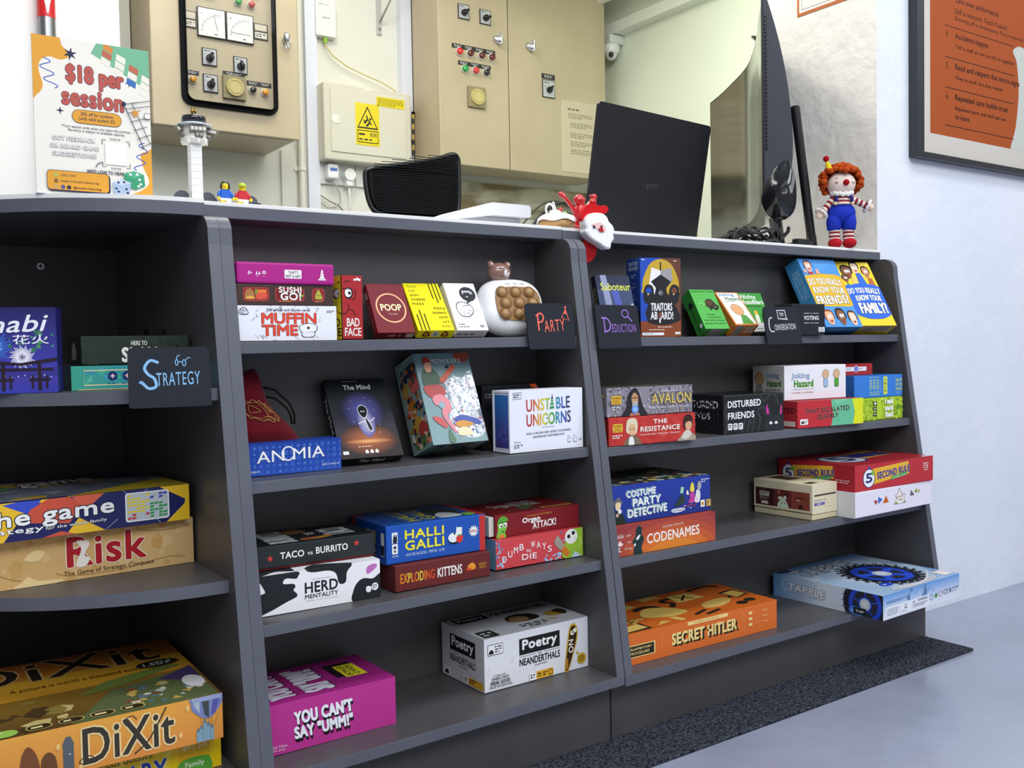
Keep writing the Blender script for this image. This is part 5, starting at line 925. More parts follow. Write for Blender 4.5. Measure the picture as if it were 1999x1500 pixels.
lab(B.m.build('base', T), 'cream base tray'); B.m = MB(); B.body('#ddd2b2', 'paper', .002, (0, 0, .0125))
f = B.face('F', off=.00003); f.r(0, .17, 1, 1, '#ddd3b6'); f.r(.08, .66, .95, .71, '#4a4a44'); f.t('AMIGA', .07, .52, .38, .57, '#7a6ab0', .04); f.t('10', .4, .52, .55, .57, '#8a8a88', .03); f.r(.08, .4, .5, .48, '#6a62a8'); f.tiny(.2, .41, .48, .47, 1, '#ddd2b2'); f.tiny(.5, .33, .95, .35, 1, '#a89c80', 3); f.p([(.6, .43), (.63, .49), (.66, .43)], '#b8ac90')
f = B.face('L', off=.00003); f.r(.04, .26, .96, .76, '#6b2e2e'); f.r(.04, .26, .36, .76, '#3f201f'); f.r(.66, .26, .96, .76, '#8d4434'); f.r(.11, .52, .28, .66, '#b8b4a0'); f.tiny(.13, .55, .26, .64, 2, '#6a6a5a'); f.r(.14, .3, .26, .38, '#d8d4c0'); f.tiny(.12, .42, .28, .5, 2, '#a89a8a', 2); f.tiny(.14, .7, .26, .72, 1, '#a89a8a')
f.b([(.43, .26), (.44, .4), (.49, .48), (.55, .48), (.59, .38), (.6, .26)], '#cfe0c8'); f.b([(.43, .5), (.45, .56), (.5, .56), (.51, .48), (.48, .46)], '#cfe0c8'); f.b([(.52, .48), (.53, .58), (.57, .6), (.57, .5)], '#cfe0c8'); f.c(.5, .38, .02, '#3f201f'); f.c(.55, .38, .02, '#3f201f'); f.c(.45, .68, .05, '#b06a5a'); f.c(.57, .64, .05, '#3f201f'); f.tiny(.72, .55, .9, .62, 2, '#3f201f'); f.b([(.78, .3), (.79, .38), (.83, .4), (.86, .3)], '#3f201f'); f.r(.74, .5, .8, .53, '#d8b0a0')
f = B.face('T', off=.00003); f.r(.3, .5, .85, .9, '#4a3428'); f.r(.1, .08, .45, .2, '#3a3428'); f.r(.3, .3, .95, .48, '#cfc4a4')
lab(B.m.build('lid', T), 'cream lid with maroon printed strip')
B = Box((1.2208, -.2227, S3), .0193, .2755, .15, .0508); B.body('#e6e4f2')
f = B.face('F'); 
for P, c in (([(.225, .58), (.285, .55), (.255, .38)], '#b04a3c'), ([(.285, .7), (.34, .56), (.285, .4)], '#3f66c4'), ([(.34, .4), (.42, .4), (.385, .7)], '#c8642c'), ([(.7, .5), (.76, .5), (.715, .75)], '#6a5a62'), ([(.755, .65), (.795, .78), (.795, .55)], '#8a9a3c'), ([(.8, .66), (.835, .72), (.825, .55)], '#b8943c')): f.p(P, c)
f.p([(.485, .26), (.52, .5), (.5, .62), (.53, .66), (.555, .92), (.59, .66), (.635, .64), (.62, .45), (.645, .26)], '#8a7a6a'); f.p([(.493, .28), (.525, .5), (.51, .61), (.537, .65), (.556, .86), (.582, .64), (.628, .62), (.613, .45), (.635, .28)], '#f6f2ee'); f.t('JUST', .517, .48, .615, .6, '#8a2a34', .07, slope=.02); f.t('ONE', .54, .38, .6, .46, '#6a6a48', .06); f.p([(.493, .28), (.515, .38), (.535, .28)], '#8a9a4a'); f.p([(.6, .28), (.62, .36), (.635, .28)], '#8a9a4a')
B.face('L').r(0, 0, 1, 1, '#dcdcdc'); B.done('game_box', 'white box with small coloured triangles under the bright red box', group=GB)
B = Box((1.2253, -.2189, S3+.0514), -.005, .2715, .19, .0525); B.body('#bb2f38')
def five(f, u0, u1, k=1.0):
    w = u1-u0; f.p([(u0+.22*w, .2), (u0+.2*w, .8), (u1-.02*w, .92), (u1, .42)], '#e8b53c'); f.confetti(u0+.28*w, .3, u1-.05*w, .85, 26, ['#d89a2c'], .02, 3); f.e(u0+.12*w, .46, .13*w, .37, '#2c2c60'); f.e(u0+.12*w, .46, .115*w, .34, '#f0f0f4'); f.t('5', u0+.05*w, .28, u0+.19*w, .66, '#2a3a7c', .08); f.star(u0+.2*w, .64, .14, '#7ab83c', 6, .5); f.b([(u0+.09*w, .8), (u0+.12*w, .92), (u0+.16*w, .8)], '#5a4aa8')
    f.t('SECOND RULE', u0+.29*w, .44, u0+w*1.01, .72, '#3c3a94', .09, '#f0c860', .03, slope=.14); f.p([(u0+.6*w, .28), (u0+.6*w, .4), (u0+.95*w, .52), (u0+.95*w, .4)], '#4aa85c'); f.t('Just Spit it Out!', u0+.63*w, .33, u0+.93*w, .41, '#d8f0d0', .03, slope=.08)
f = B.face('F'); f.r(0, 0, 1, 1, '#bd343d'); five(f, .1, .68); f.tiny(.865, .42, .935, .78, 4, '#f0d0d0', 3, al='c')
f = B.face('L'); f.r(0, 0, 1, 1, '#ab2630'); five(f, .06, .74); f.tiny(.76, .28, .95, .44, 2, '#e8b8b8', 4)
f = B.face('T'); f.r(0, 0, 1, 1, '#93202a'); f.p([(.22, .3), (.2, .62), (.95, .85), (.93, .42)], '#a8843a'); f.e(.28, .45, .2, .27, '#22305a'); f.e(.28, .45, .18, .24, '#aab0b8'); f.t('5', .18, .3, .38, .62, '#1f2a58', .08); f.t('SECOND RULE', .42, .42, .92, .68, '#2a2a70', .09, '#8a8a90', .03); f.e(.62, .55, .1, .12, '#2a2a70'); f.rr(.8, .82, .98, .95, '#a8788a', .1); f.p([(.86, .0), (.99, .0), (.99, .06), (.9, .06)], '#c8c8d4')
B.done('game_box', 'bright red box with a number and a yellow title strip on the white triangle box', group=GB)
# ---------------------------------------------------------------- right unit, bottom shelf
B = Box((.6275, -.1925, S4), -.0225, .3815, .16, .053); B.body('#d4692a')
f = B.face('F'); f.r(0, 0, 1, 1, '#d96e30'); f.t('SECRET HITLER', .3, .3, .72, .7, '#f2d789', .09, sh=(.012, -.06, '#26231c'), slope=.0); f.r(.4, .83, .66, .95, '#f0d488'); f.tiny(.44, .87, .62, .91, 1, '#8a5a24', 2); f.c(.53, .52, .035, '#26231c')
f.p([(.02, .22), (.2, .22), (.2, .62), (.02, .62)], '#f0d488'); f.r(.02, .25, .193, .59, '#2a2620'); f.t('PARLIAMENTARY', .035, .45, .18, .53, '#f0d488', .03); f.t('PROCEDURE!', .055, .31, .165, .4, '#f0d488', .03)
f.r(.238, .2, .24, .8, '#f0b070'); f.r(.765, .2, .767, .85, '#f0b070')
for v in (.75, .55, .35): f.rr(.8, v-.05, .825, v+.05, '#f0d488', .3); f.tiny(.9, v-.03, .96, v+.03, 1, '#f0c088'); f.r(.835, v-.01, .89, v+.0, '#e89a5c')
f.confetti(.0, .93, 1, 1, 20, ['#eaa060'], .03, 2)
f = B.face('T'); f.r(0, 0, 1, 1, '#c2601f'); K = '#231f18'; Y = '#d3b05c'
f.r(.02, .03, .2, .25, K); f.p([(.03, .05), (.03, .22), (.18, .24), (.19, .08)], Y); f.r(.03, .35, .18, .6, K); f.p([(.05, .36), (.17, .44), (.17, .58), (.06, .55)], Y); f.ring(.14, .75, .04, .09, .035, K); f.c(.14, .75, .05, Y)
f.l([(.28, .45), (.32, .35), (.4, .4), (.44, .6), (.38, .68), (.3, .62)], .08, K, True); f.b([(.27, .4), (.36, .62), (.46, .55), (.52, .3), (.42, .22), (.33, .28)], Y); f.l([(.5, .5), (.55, .62), (.52, .74), (.6, .78), (.62, .6)], .07, K, True); f.p([(.58, .58), (.6, .86), (.74, .86), (.76, .6)], Y); f.l([(.62, .64), (.7, .8)], .03, K); f.l([(.7, .64), (.63, .8)], .03, K)
f.b([(.62, .25), (.66, .4), (.78, .46), (.84, .4), (.8, .28), (.7, .2)], Y); f.l([(.84, .4), (.92, .5)], .04, K); f.l([(.5, .12), (.6, .2)], .05, K); f.l([(.55, .06), (.66, .12)], .05, K); f.p([(.38, .04), (.36, .2), (.4, .2), (.42, .06)], Y); f.p([(.24, .06), (.3, .16), (.34, .1)], Y); f.p([(.88, .34), (.86, .62), (.98, .66), (.98, .4)], K); f.p([(.885, .36), (.87, .58), (.965, .62), (.97, .42)], Y); f.e(.83, .16, .035, .06, K); f.e(.9, .2, .035, .06, K); f.l([(.76, .9), (.9, .95), (.96, .85)], .06, K, True); f.p([(.25, .7), (.24, .9), (.34, .92), (.36, .74)], Y); f.p([(.45, .86), (.44, .98), (.56, .98), (.57, .88)], Y); f.confetti(.15, .25, .25, .35, 8, [K, Y], .05, 3)
B.done('game_box', 'flat orange box with black and cream pictures and block letters on the bottom shelf', group=GB)
B = Box((1.1981, -.299, S4), .0349, .2813, .2555, .0478); B.body('#6fa4d6', 'gloss', .002)
f = B.face('F', 'gloss', off=.00003); f.g(0, 0, 1, .3, '#e6eaf6', '#d4dff2'); f.g(0, .3, 1, 1, '#d4dff2', '#5f9be0'); f.confetti(.3, .55, .65, 1, 10, ['#5a7fb0', '#7aa6d8'], .2, 5)
f.rr(.03, .08, .58, .5, '#eef0fa', .1); f.tiny(.05, .12, .19, .42, 5, '#6a7a9a', 3); f.r(.21, .1, .213, .46, '#6a7a9a'); f.ring(.28, .32, .016, .1, .03, '#4a5a7a'); f.r(.27, .22, .29, .28, '#4a5a7a'); f.tiny(.235, .12, .33, .17, 1, '#6a7a9a'); f.r(.36, .1, .363, .46, '#6a7a9a'); f.t('WARNING', .43, .35, .56, .46, '#3a4458', .05); f.p([(.37, .34), (.385, .46), (.4, .34)], '#8a92a8'); f.tiny(.38, .14, .56, .3, 2, '#6a7a9a', 4); f.tiny(.04, .62, .32, .74, 2, '#4a74b0', 6)
f.ring(.615, .34, .025, .12, .03, '#8a92a8'); f.c(.675, .36, .1, '#3f8a3c'); f.ring(.735, .37, .025, .12, .035, '#c89aa0'); f.t('CE', .775, .3, .84, .5, '#4a5a74', .01, sp=1.2); f.r(.858, .32, .882, .48, '#5a6a84'); f.t('NO.0123E', .895, .42, .985, .5, '#4a5a74', .02); f.tiny(.895, .32, .985, .36, 1, '#5a6a84', 5)
def wheel(f, u, v, ra, k, c0='#222630'):
    f.e(u, v, ra, ra*f.asp*k, c0, 44)
    for i in range(26):
        a = i*2*pi/26; f.k -= 1 if i else 0
        f.l([(u+ra*.8*cos(a), v+ra*.8*f.asp*k*sin(a)), (u+ra*1.1*cos(a), v+ra*1.1*f.asp*k*sin(a))], .035*ra/.3, c0); 
    f.k += 1
    for i in range(26):
        a = i*2*pi/26; f.k -= 1 if i else 0
        f.l([(u+ra*.88*cos(a+.05), v+ra*.88*f.asp*k*sin(a+.05)), (u+ra*1.0*cos(a), v+ra*1.0*f.asp*k*sin(a))], .018*ra/.3, '#9aa0ac')
    f.e(u, v, ra*.74, ra*.74*f.asp*k, '#2a4ed0', 40); f.e(u, v, ra*.56, ra*.56*f.asp*k, '#2b3240', 36)
    for i in range(5): a = i*2*pi/5+.3; f.l([(u, v), (u+ra*.7*cos(a), v+ra*.7*f.asp*k*sin(a))], .07*ra/.3, '#3358dc')
    f.e(u, v, ra*.3, ra*.3*f.asp*k, '#2a4ed0', 30); f.e(u, v, ra*.24, ra*.24*f.asp*k, '#c4ccd4', 30); f.e(u, v+.01, ra*.15, ra*.15*f.asp*k, '#dfe4e8', 24)
f = B.face('L', 'gloss', off=.00003); f.gh(0, 0, 1, 1, '#5b96cc', '#dfe6f2'); f.gh(0, 0, .5, 1, '#5b96cc', '#dce6f2'); f.gh(.5, 0, 1, 1, '#dce6f2', '#a9c4e2')
f.ring(.135, .62, .05, .26, .06, '#a8c4e0'); f.t('TAPPLE', .15, .36, .5, .7, '#f2f4f8', .08, '#1c222c', .07, slope=-.05, shear=.1); f.tiny(.35, .24, .5, .28, 1, '#7a8aa0', 2)
wheel(f, .85, .5, .19, 1.0); f.b([(.72, .05), (.72, .3), (.78, .34), (.83, .2), (.82, 0)], '#4a78d8'); f.rr(.73, .1, .81, .22, '#8ab0ea', .3); f.b([(.72, 0), (.73, .4), (.82, .46), (.9, .3), (.9, 0)], '#1e222c') if 0 else None; f.rr(.75, .04, .86, .32, '#20242e', .2); f.t('TAP', .77, .12, .84, .22, '#e8ecf2', .05)
f = B.face('T', 'gloss', off=.00003); f.gh(0, 0, 1, 1, '#a9c2dc', '#7ea8d4'); f.g(0, .6, 1, 1, '#cfd8e4', '#3f7ab0'); f.rg(.55, .45, .45, .45, '#e6e8f0', '#a8c2de')
f.t('TAPPLE', .06, .72, .72, .92, '#aab4c2', .09, '#20262e', .06, shear=.1); f.ring(.06, .8, .06, .06, .02, '#8aa8c8'); wheel(f, .57, .4, .3, 1.0); f.b([(.2, .05), (.3, .1), (.6, .06), (.8, .12), (.72, .03), (.4, .01)], '#c8ccd8'); f.l([(.3, .06), (.5, .04), (.7, .09), (.9, .22)], .02, '#e0e4ea', True); f.rr(.86, .04, .98, .16, '#e8dcd0', .1); f.rr(.24, .14, .36, .22, '#2c50d0', .5); f.tiny(.27, .16, .33, .2, 1, '#c8d4f0'); f.r(.01, .93, .14, .99, '#1c3048')
B.done('game_box', 'flat light blue box with a big wheel picture sticking out over the bottom shelf', group=GB)
# ---------------------------------------------------------------- chalkboard signs clipped to the shelf edges
def sign(loc, th, phi, w, h, yfront, label, draw):
    t = thing('shelf_sign', label, 'sign', loc, 'chalkboard category signs')
    M = Matrix.Translation(loc) @ Matrix.Rotation(th, 4, 'Z') @ Matrix.Rotation(-phi, 4, 'X')
    m = MB(); r = .007; P = []
    for cx, cz, a0 in ((w-r, r*.3, 270), (w-r, h-r, 0), (r, h-r, 90), (r, r*.3, 180)):
        q = r if cz > h/2 else r*.3
        P += [(cx + (q if cz > h/2 else r)*cos(radians(a0+i*18)), cz + q*sin(radians(a0+i*18))) for i in range(6)]
    m.prism(P, lambda a, b, d: M @ Vector((a, d, b)), -.0028, 0, '#2a2d35', 'matte')
    f = Face(m, M @ Vector((0, -.0029, 0)), M.to_3x3() @ Vector((w, 0, 0)), M.to_3x3() @ Vector((0, 0, h)), 'matte'); draw(f)
    m.build('board', t)
    m = MB(); m.box((w*.3, .0006, .004), (w*.7, max(.0015, yfront), .012), '#23252c', 'plastic', .0004, M); m.build('clip', t)
def dr(f):
    c = '#86b8e2'; f.l([(.37, .74), (.27, .78), (.2, .66), (.24, .55), (.31, .48), (.33, .35), (.24, .32), (.16, .42), (.14, .4)], .045, c, True)
    f.t('TRATEGY', .335, .36, .87, .58, c, .0, sp=1.1, slope=.02); f.ring(.59, .74, .022, .055, .014, c, 16); f.ring(.68, .73, .025, .06, .014, c, 16); f.l([(.61, .75), (.655, .75)], .013, c); f.l([(.59, .79), (.6, .85), (.635, .86)], .013, c); f.l([(.7, .77), (.73, .82), (.76, .81)], .013, c)
sign((-.1299, -.165, .587), -.2181, .2539, .0962, .0762, .012, 'dark sign with light blue chalk lettering and glasses on the curved unit', dr)
def dr(f):
    c = '#ee6e5e'; f.l([(.24, .4), (.24, .75)], .035, c); f.l([(.2, .72), (.3, .78), (.36, .7), (.32, .6), (.22, .58)], .035, c, True); f.t('ARTY', .36, .38, .8, .64, c, .0, sp=1.15, slope=.03)
    f.l([(.75, .68), (.9, .62), (.85, .88)], .025, c, closed=True); f.p([(.8, .78), (.88, .75), (.85, .87)], c); f.ring(.85, .91, .02, .03, .02, c, 12)
sign((.4828, -.148, .6494), -.1027, .1865, .0885, .0752, .004, 'dark sign with red chalk lettering and a party hat', dr)
def dr(f):
    c = '#9a72cc'; f.l([(.17, .7), (.18, .38)], .035, c); f.l([(.12, .7), (.25, .68), (.31, .55), (.27, .42), (.15, .38)], .035, c, True); f.t('EDUCTION', .34, .37, .9, .56, c, .0, sp=1.1)
    f.ring(.68, .8, .085, .1, .026, c, 24); f.l([(.74, .73), (.83, .62)], .032, c)
sign((.6215, -.154, .6483), .0665, .1401, .1025, .0745, .004, 'dark sign with purple chalk lettering and a magnifying glass', dr)
def dr(f):
    c = '#d4d6da'; f.l([(.22, .7), (.14, .68), (.11, .5), (.14, .36), (.24, .34)], .03, c, True); f.t('ONVERSATION', .26, .38, .86, .54, c, .0, sp=1.05, slope=.03)
    f.l([(.39, .68), (.38, .9), (.6, .9), (.62, .7), (.66, .66), (.6, .67)], .03, c, closed=True); f.t('TIM', .43, .74, .55, .84, c, .02)
sign((1.0506, -.148, .6495), -.1369, .1746, .0898, .0747, .004, 'dark sign with white chalk lettering and a speech bubble', dr)
# ---------------------------------------------------------------- things on the counter
CZ = .8577
def vface(m, x0, x1, z0, z1, y, mat='paper'): return Face(m, (x0, y, z0), (x1-x0, 0, 0), (0, 0, z1-z0), mat)
# price sign in an acrylic stand
T = thing('price_sign', 'cream price sign with red bubble numerals and dice standing on the curved counter', 'sign', (-.134, -.05, CZ))
m = MB(); m.box((-.2048, -.0515, CZ+.001), (-.064, -.0485, 1.0555), '#efe9da', 'paper', .0006)
f = vface(m, -.2048, -.064, CZ+.001, 1.0555, -.0516); N_ = '#2c3050'
f.r(0, 0, 1, 1, '#f0ebe0'); O_ = '#e3a23c'
f.b([(-.05, 1.05), (.2, 1.02), (.25, .95), (.32, .9), (.24, .86), (.14, .87), (.07, .84), (.05, .78), (.08, .68), (.03, .62), (-.05, .6)], O_); f.b([(.85, -.05), (.8, .02), (.9, .06), (.97, .12), (.92, .22), (.9, .3), (.97, .33), (1.05, .34), (1.05, -.05)], O_)
def squig(u, v, k): f.l([(u+k*.05*sin(i*.9)+i*.004*k, v-i*.011) for i in range(18)], .006, '#3a55b8', True)
squig(.09, .86, 1); squig(.94, .38, -.9); f.star(.315, .905, .045, N_, 6, .35, 80); f.star(.815, .765, .026, N_, 4, .3); f.star(.215, .535, .026, N_, 4, .3)
f.p([(.49, .93), (.54, 1), (1, 1), (1, .73)], '#79b894'); f.k += 1
for i in range(4):
    for j in range(3):
        u = .58+i*.11+j*.012; v = .965-i*.058-j*.0-(j-1)*-.045
        f.k -= 1; f.p([(u, v), (u+.08, v-.028), (u+.072, v-.068), (u-.008, v-.04)], ['#efe9da', '#efe9da', '#c06a54', '#efe9da', '#d88a44', '#efe9da', '#3f70b8', '#efe9da'][(i*3+j*2) % 8])
f.k += 1
f.t('$18 per', .27, .69, .77, .84, '#bd5a4f', .08, N_, .022, shear=.0, slope=-.01); f.t('session', .23, .57, .76, .685, '#bd5a4f', .09, N_, .022, slope=-.01)
f.rr(.31, .465, .74, .555, N_, .5); f.rr(.314, .468, .736, .552, O_, .5); f.t('20% off for students\n(with valid student ID)', .37, .48, .68, .54, N_, .02)
f.t('*Your session ends when you leave the premise.\nRe-entry is subject to available capacity.', .22, .405, .82, .45, N_, .0)
for i, s in enumerate(('GOT FEEDBACK', 'OR BOARD GAME', 'SUGGESTIONS?')): f.t(s, (.14, .12, .14)[i], .345-i*.05, (.5, .53, .51)[i], .372-i*.05, '#f4f2ee', .05, N_, .04)
for u, v, a, b in ((.56, .2, .03, .03), (.8, .2, -.03, .03), (.56, .375, .03, -.03), (.8, .375, -.03, -.03)): f.l([(u+a, v), (u, v), (u, v+b)], .004, N_)
f.r(.585, .215, .775, .36, '#f8f7f4'); f.t('SCAN ME', .63, .378, .72, .389, N_, .03); f.t('SCAN ME', .63, .186, .72, .197, N_, .03); f.l([(.5, .19), (.52, .215), (.555, .225)], .008, '#8a8c94', True)
f.t("WE'D LOVE TO HEAR IT.", .42, .148, .79, .172, N_, .05); f.rr(.09, .015, .62, .145, N_, .18); f.rr(.085, .022, .61, .15, N_, .18); f.rr(.088, .026, .607, .147, O_, .18)
f.t('6992 0407', .2, .112, .33, .128, '#6a5a34', .02); f.t('https://thethirdplace.sg', .2, .072, .52, .09, '#4a4030', .02); f.t('@thethirdplacesg', .3, .033, .54, .052, '#4a4030', .02)
f.rr(.14, .108, .175, .132, '#b8b85a', .3); f.c(.16, .082, .013, '#8a6a44'); f.rr(.14, .034, .175, .056, '#c8a868', .3); f.c(.215, .044, .013, '#5a5a9a'); f.c(.265, .044, .013, '#3a3440')
f.p([(.74, .16), (.83, .185), (.92, .165), (.93, .09), (.84, .06), (.75, .085)], '#3f9a74'); f.p([(.74, .16), (.83, .185), (.92, .165), (.84, .135)], '#57b08c')
for u, v in ((.8, .16), (.86, .163), (.79, .1), (.88, .13), (.89, .1), (.87, .085)): f.e(u, v, .013, .008, '#f2efe6', 10)
f.p([(.64, .1), (.72, .125), (.8, .105), (.79, .03), (.7, .005), (.645, .035)], '#a9bcd8'); f.p([(.64, .1), (.72, .125), (.8, .105), (.72, .08)], '#c4d2e6')
for u, v in ((.69, .1), (.74, .105), (.67, .06), (.69, .04), (.76, .06), (.77, .035)): f.e(u, v, .012, .007, N_, 10)
for k in range(6): f.l([(.76+k*.028, .62-k*.055), (.88+k*.028, .645-k*.052)], .004, N_)
f.l([(.76, .62), (.93, .34)], .005, N_); f.l([(.83, .64), (.99, .37)], .004, N_); f.l([(.78, .625), (1, .665)], .004, N_); f.l([(.76, .59), (1, .63)], .004, N_); f.star(.86, .57, .03, '#d8943c', 8, .45); f.rr(.94, .54, 1, .58, N_, .3); f.rr(.944, .543, .996, .577, '#f0ebe0', .3); f.c(.76, .625, .014, N_)
m.build('card', T)
m = MB(); m.box((-.2055, -.0535, CZ), (-.0633, -.02, CZ+.0009), '#dfe3e6', 'shiny', .0004); m.build('stand_foot', T)
# toy control tower
T = thing('toy_tower', 'white brick-built toy control tower with dark round top standing on the counter', 'toy', (0, -.03, CZ))
m = MB()
for k in range(9): m.box((-.0078, -.0378, CZ+k*.0095), (.0078, -.0222, CZ+k*.0095+.0093), '#eeeeec', 'plastic', .0004)
m.build('shaft', T)
m = MB(); zt = CZ+.0857
m.lathe([(.0, zt), (.014, zt), (.018, zt+.005), (.018, zt+.008), (.0155, zt+.009), (.017, zt+.024), (0, zt+.024)], (0, -.03, 0), '#e8e7e0', 'plastic', 16)
for a in range(8): x, y = .0165*cos(a*pi/4), .0165*sin(a*pi/4); m.cyl((x, -.03+y, zt+.0005), (x, -.03+y, zt+.005), .0024, col='#eeece4', n=8)
lab(m.build('cabin', T), 'cream round cabin')
for s_, c_ in ((0, 0), (1, -1), (2, 1)):
    m = MB(); X = Matrix.Translation((c_*.0215, -.047 if not s_ else -.034, zt+.0165)) @ Matrix.Rotation(c_*.55, 4, 'Y') @ Matrix.Rotation(-c_*1.0 if s_ else -.1, 4, 'Z')
    m.box((-.011, -.002, -.002), (.011, .002, .007), '#7d7766', 'plastic', .0003, X); m.box((-.007 if s_ else -.004, -.002, -.0095), (.007, .002, -.0025), '#6d6a60', 'plastic', .0003, X)
    for i in range(4): m.box((-.0098+i*.0053, -.0028, 0), (-.0056+i*.0053, -.002, .0045), '#e6e4dc', 'plastic', .0002, X)
    for i in range(2): m.cyl(X @ Vector((-.001+i*.005, -.002, -.006)), X @ Vector((-.001+i*.005, -.0032, -.006)), .0017, col='#b8b4a8', n=10)
    lab(m.build('window_panel', T), 'grey window panel')
m = MB(); m.lathe([(0, zt+.0242), (.0235, zt+.0248), (.0235, zt+.0262), (.017, zt+.0285), (0, zt+.029)], (0, -.03, 0), '#d4dce2', 'plastic', 24); m.build('white_roof', T)
m = MB(); m.lathe([(0, zt+.0288), (.0165, zt+.0288), (.0165, zt+.0375), (.0155, zt+.0385), (.006, zt+.0385), (.006, zt+.040), (0, zt+.040)], (0, -.03, 0), '#12141c', 'shiny', 28); lab(m.build('top_disc', T), 'glossy black round top')
m = MB()
for dx in (-.002, .0022): m.lathe([(0, zt+.040), (.0014, zt+.040), (.0014, zt+.044), (.0019, zt+.0445), (.0019, zt+.048), (.0013, zt+.0485), (.0013, zt+.051), (0, zt+.051)], (dx, -.03, 0), '#a8843c', 'metal', 10)
lab(m.build('antenna', T), 'gold antennas')
# plastic figures
def fig(x, shirt, hair, label, hs):
    T = thing('toy_figure', label, 'toy', (x, -.034, CZ), 'plastic toy figures by the tower'); y = -.034; Y_ = '#f2cf1c'
    m = MB(); m.box((x-.0075, y-.004, CZ), (x-.0004, y+.004, CZ+.011), '#f2f0ea' if shirt[1] == 'b' else '#e4c41c', 'plastic', .0006); m.box((x+.0004, y-.004, CZ), (x+.0075, y+.004, CZ+.011), '#f2f0ea', 'plastic', .0006); m.box((x-.0078, y-.0042, CZ+.010), (x+.0078, y+.0042, CZ+.0135), '#f0ede4', 'plastic', .0004); m.build('legs', T)
    m = MB(); vs = [(x+a*w, y+b*d, z) for z, w, d in ((CZ+.0136, .0078, .004), (CZ+.0255, .0058, .0038)) for a, b in ((-1, -1), (1, -1), (1, 1), (-1, 1))]
    m.add(vs, [[3, 2, 1, 0], [4, 5, 6, 7]] + [[i, (i+1) % 4, 4+(i+1) % 4, 4+i] for i in range(4)], shirt, 'plastic')
    for s_ in (-1, 1): m.tube([(x+s_*.006, y, CZ+.0235), (x+s_*.0092, y-.001, CZ+.019), (x+s_*.0102, y-.004, CZ+.0145)], [.0026, .0024, .002], shirt, 'plastic', 8)
    m.build('torso', T)
    m = MB()
    for s_ in (-1, 1): m.sph((x+s_*.0104, y-.0055, CZ+.0128), (.0024, .0026, .0024), Y_, 'plastic', 10)
    m.build('hands', T)
    m = MB(); m.lathe([(0, CZ+.0256), (.0035, CZ+.0256), (.005, CZ+.0268), (.005, CZ+.0338), (.0035, CZ+.035), (0, CZ+.035)], (x, y, 0), Y_, 'plastic', 18)
    for dx in (-.0032, -.0004): m.sph((x+dx, y-.0047, CZ+.0313), .0006, '#1a1a1a', 'plastic', 6)
    m.tube([(x-.0032, y-.0046, CZ+.029), (x-.0018, y-.0051, CZ+.0286), (x-.0004, y-.005, CZ+.029)], .0003, '#5a1c14', 'plastic', 5); m.build('head', T)
    m = MB()
    if hs: m.lathe([(.0054, CZ+.0312), (.0056, CZ+.034), (.0045, CZ+.0365), (0, CZ+.0378)], (x, y+.0002, 0), hair, 'plastic', 16); m.box((x-.0055, y-.0088, CZ+.0316), (x+.004, y-.002, CZ+.0328), hair, 'plastic', .0004)
    else: m.sph((x+.0004, y+.0012, CZ+.0333), (.0062, .0058, .0052), hair, 'plastic', 14); m.sph((x+.0052, y-.0002, CZ+.0302), (.0022, .0042, .0056), hair, 'plastic', 10); m.sph((x-.0046, y+.0008, CZ+.0305), (.002, .0035, .0045), hair, 'plastic', 10)
    m.build('cap' if hs else 'hair', T)
fig(.0395, '#1f5fc8', '#1d1a18', 'tiny yellow toy figure with black hair and a blue shirt on the counter', 0)
fig(.0645, '#c42632', '#b8cc2c', 'tiny yellow toy figure with a lime cap and a red shirt on the counter', 1)
for x, d, lb in ((-.0165, -1, 'small dark grey toy fin at the left foot of the white toy tower'), (.0195, -1, 'small dark grey toy fin between the tower and the blue shirted figure'), (.081, 1, 'small dark grey toy fin beside the red shirted figure')):
    m = MB(); y = -.019
    m.cyl((x, y-.002, CZ+.0115), (x, y+.002, CZ+.0115), .0112, col='#4d525c', n=22); m.cyl((x+.006*d*-1, y-.0015, CZ+.0085), (x+.006*d*-1, y+.0025, CZ+.0085), .0085, col='#565b66', n=20)
    m.box((x-.016 if d < 0 else x+.004, y-.0022, CZ+.0095), (x-.004 if d < 0 else x+.016, y+.0008, CZ+.0125), '#1c1e22', 'plastic', .0004); tag(m.build('toy_fin'), lb, 'toy', 'dark grey toy fins by the tower')
# white terminal on the counter
T = thing('card_terminal', 'white wedge shaped device lying on the counter in front of the black chair', 'device', (.65, .28, CZ))
m = MB(); P = [(.545, .9035), (.56, .902), (.655, .9165), (.744, .9165), (.7475, .921), (.7475, .937), (.743, .9415), (.655, .9415), (.643, .939)]
m.prism(P, lambda a, b, d: (a, d, b), .20, .38, '#dfe2ea', 'plastic'); m.build('top_slab', T)
m = MB(); m.box((.575, .22, CZ), (.735, .37, .9163), '#b9bec8', 'plastic', .003); m.build('body', T)
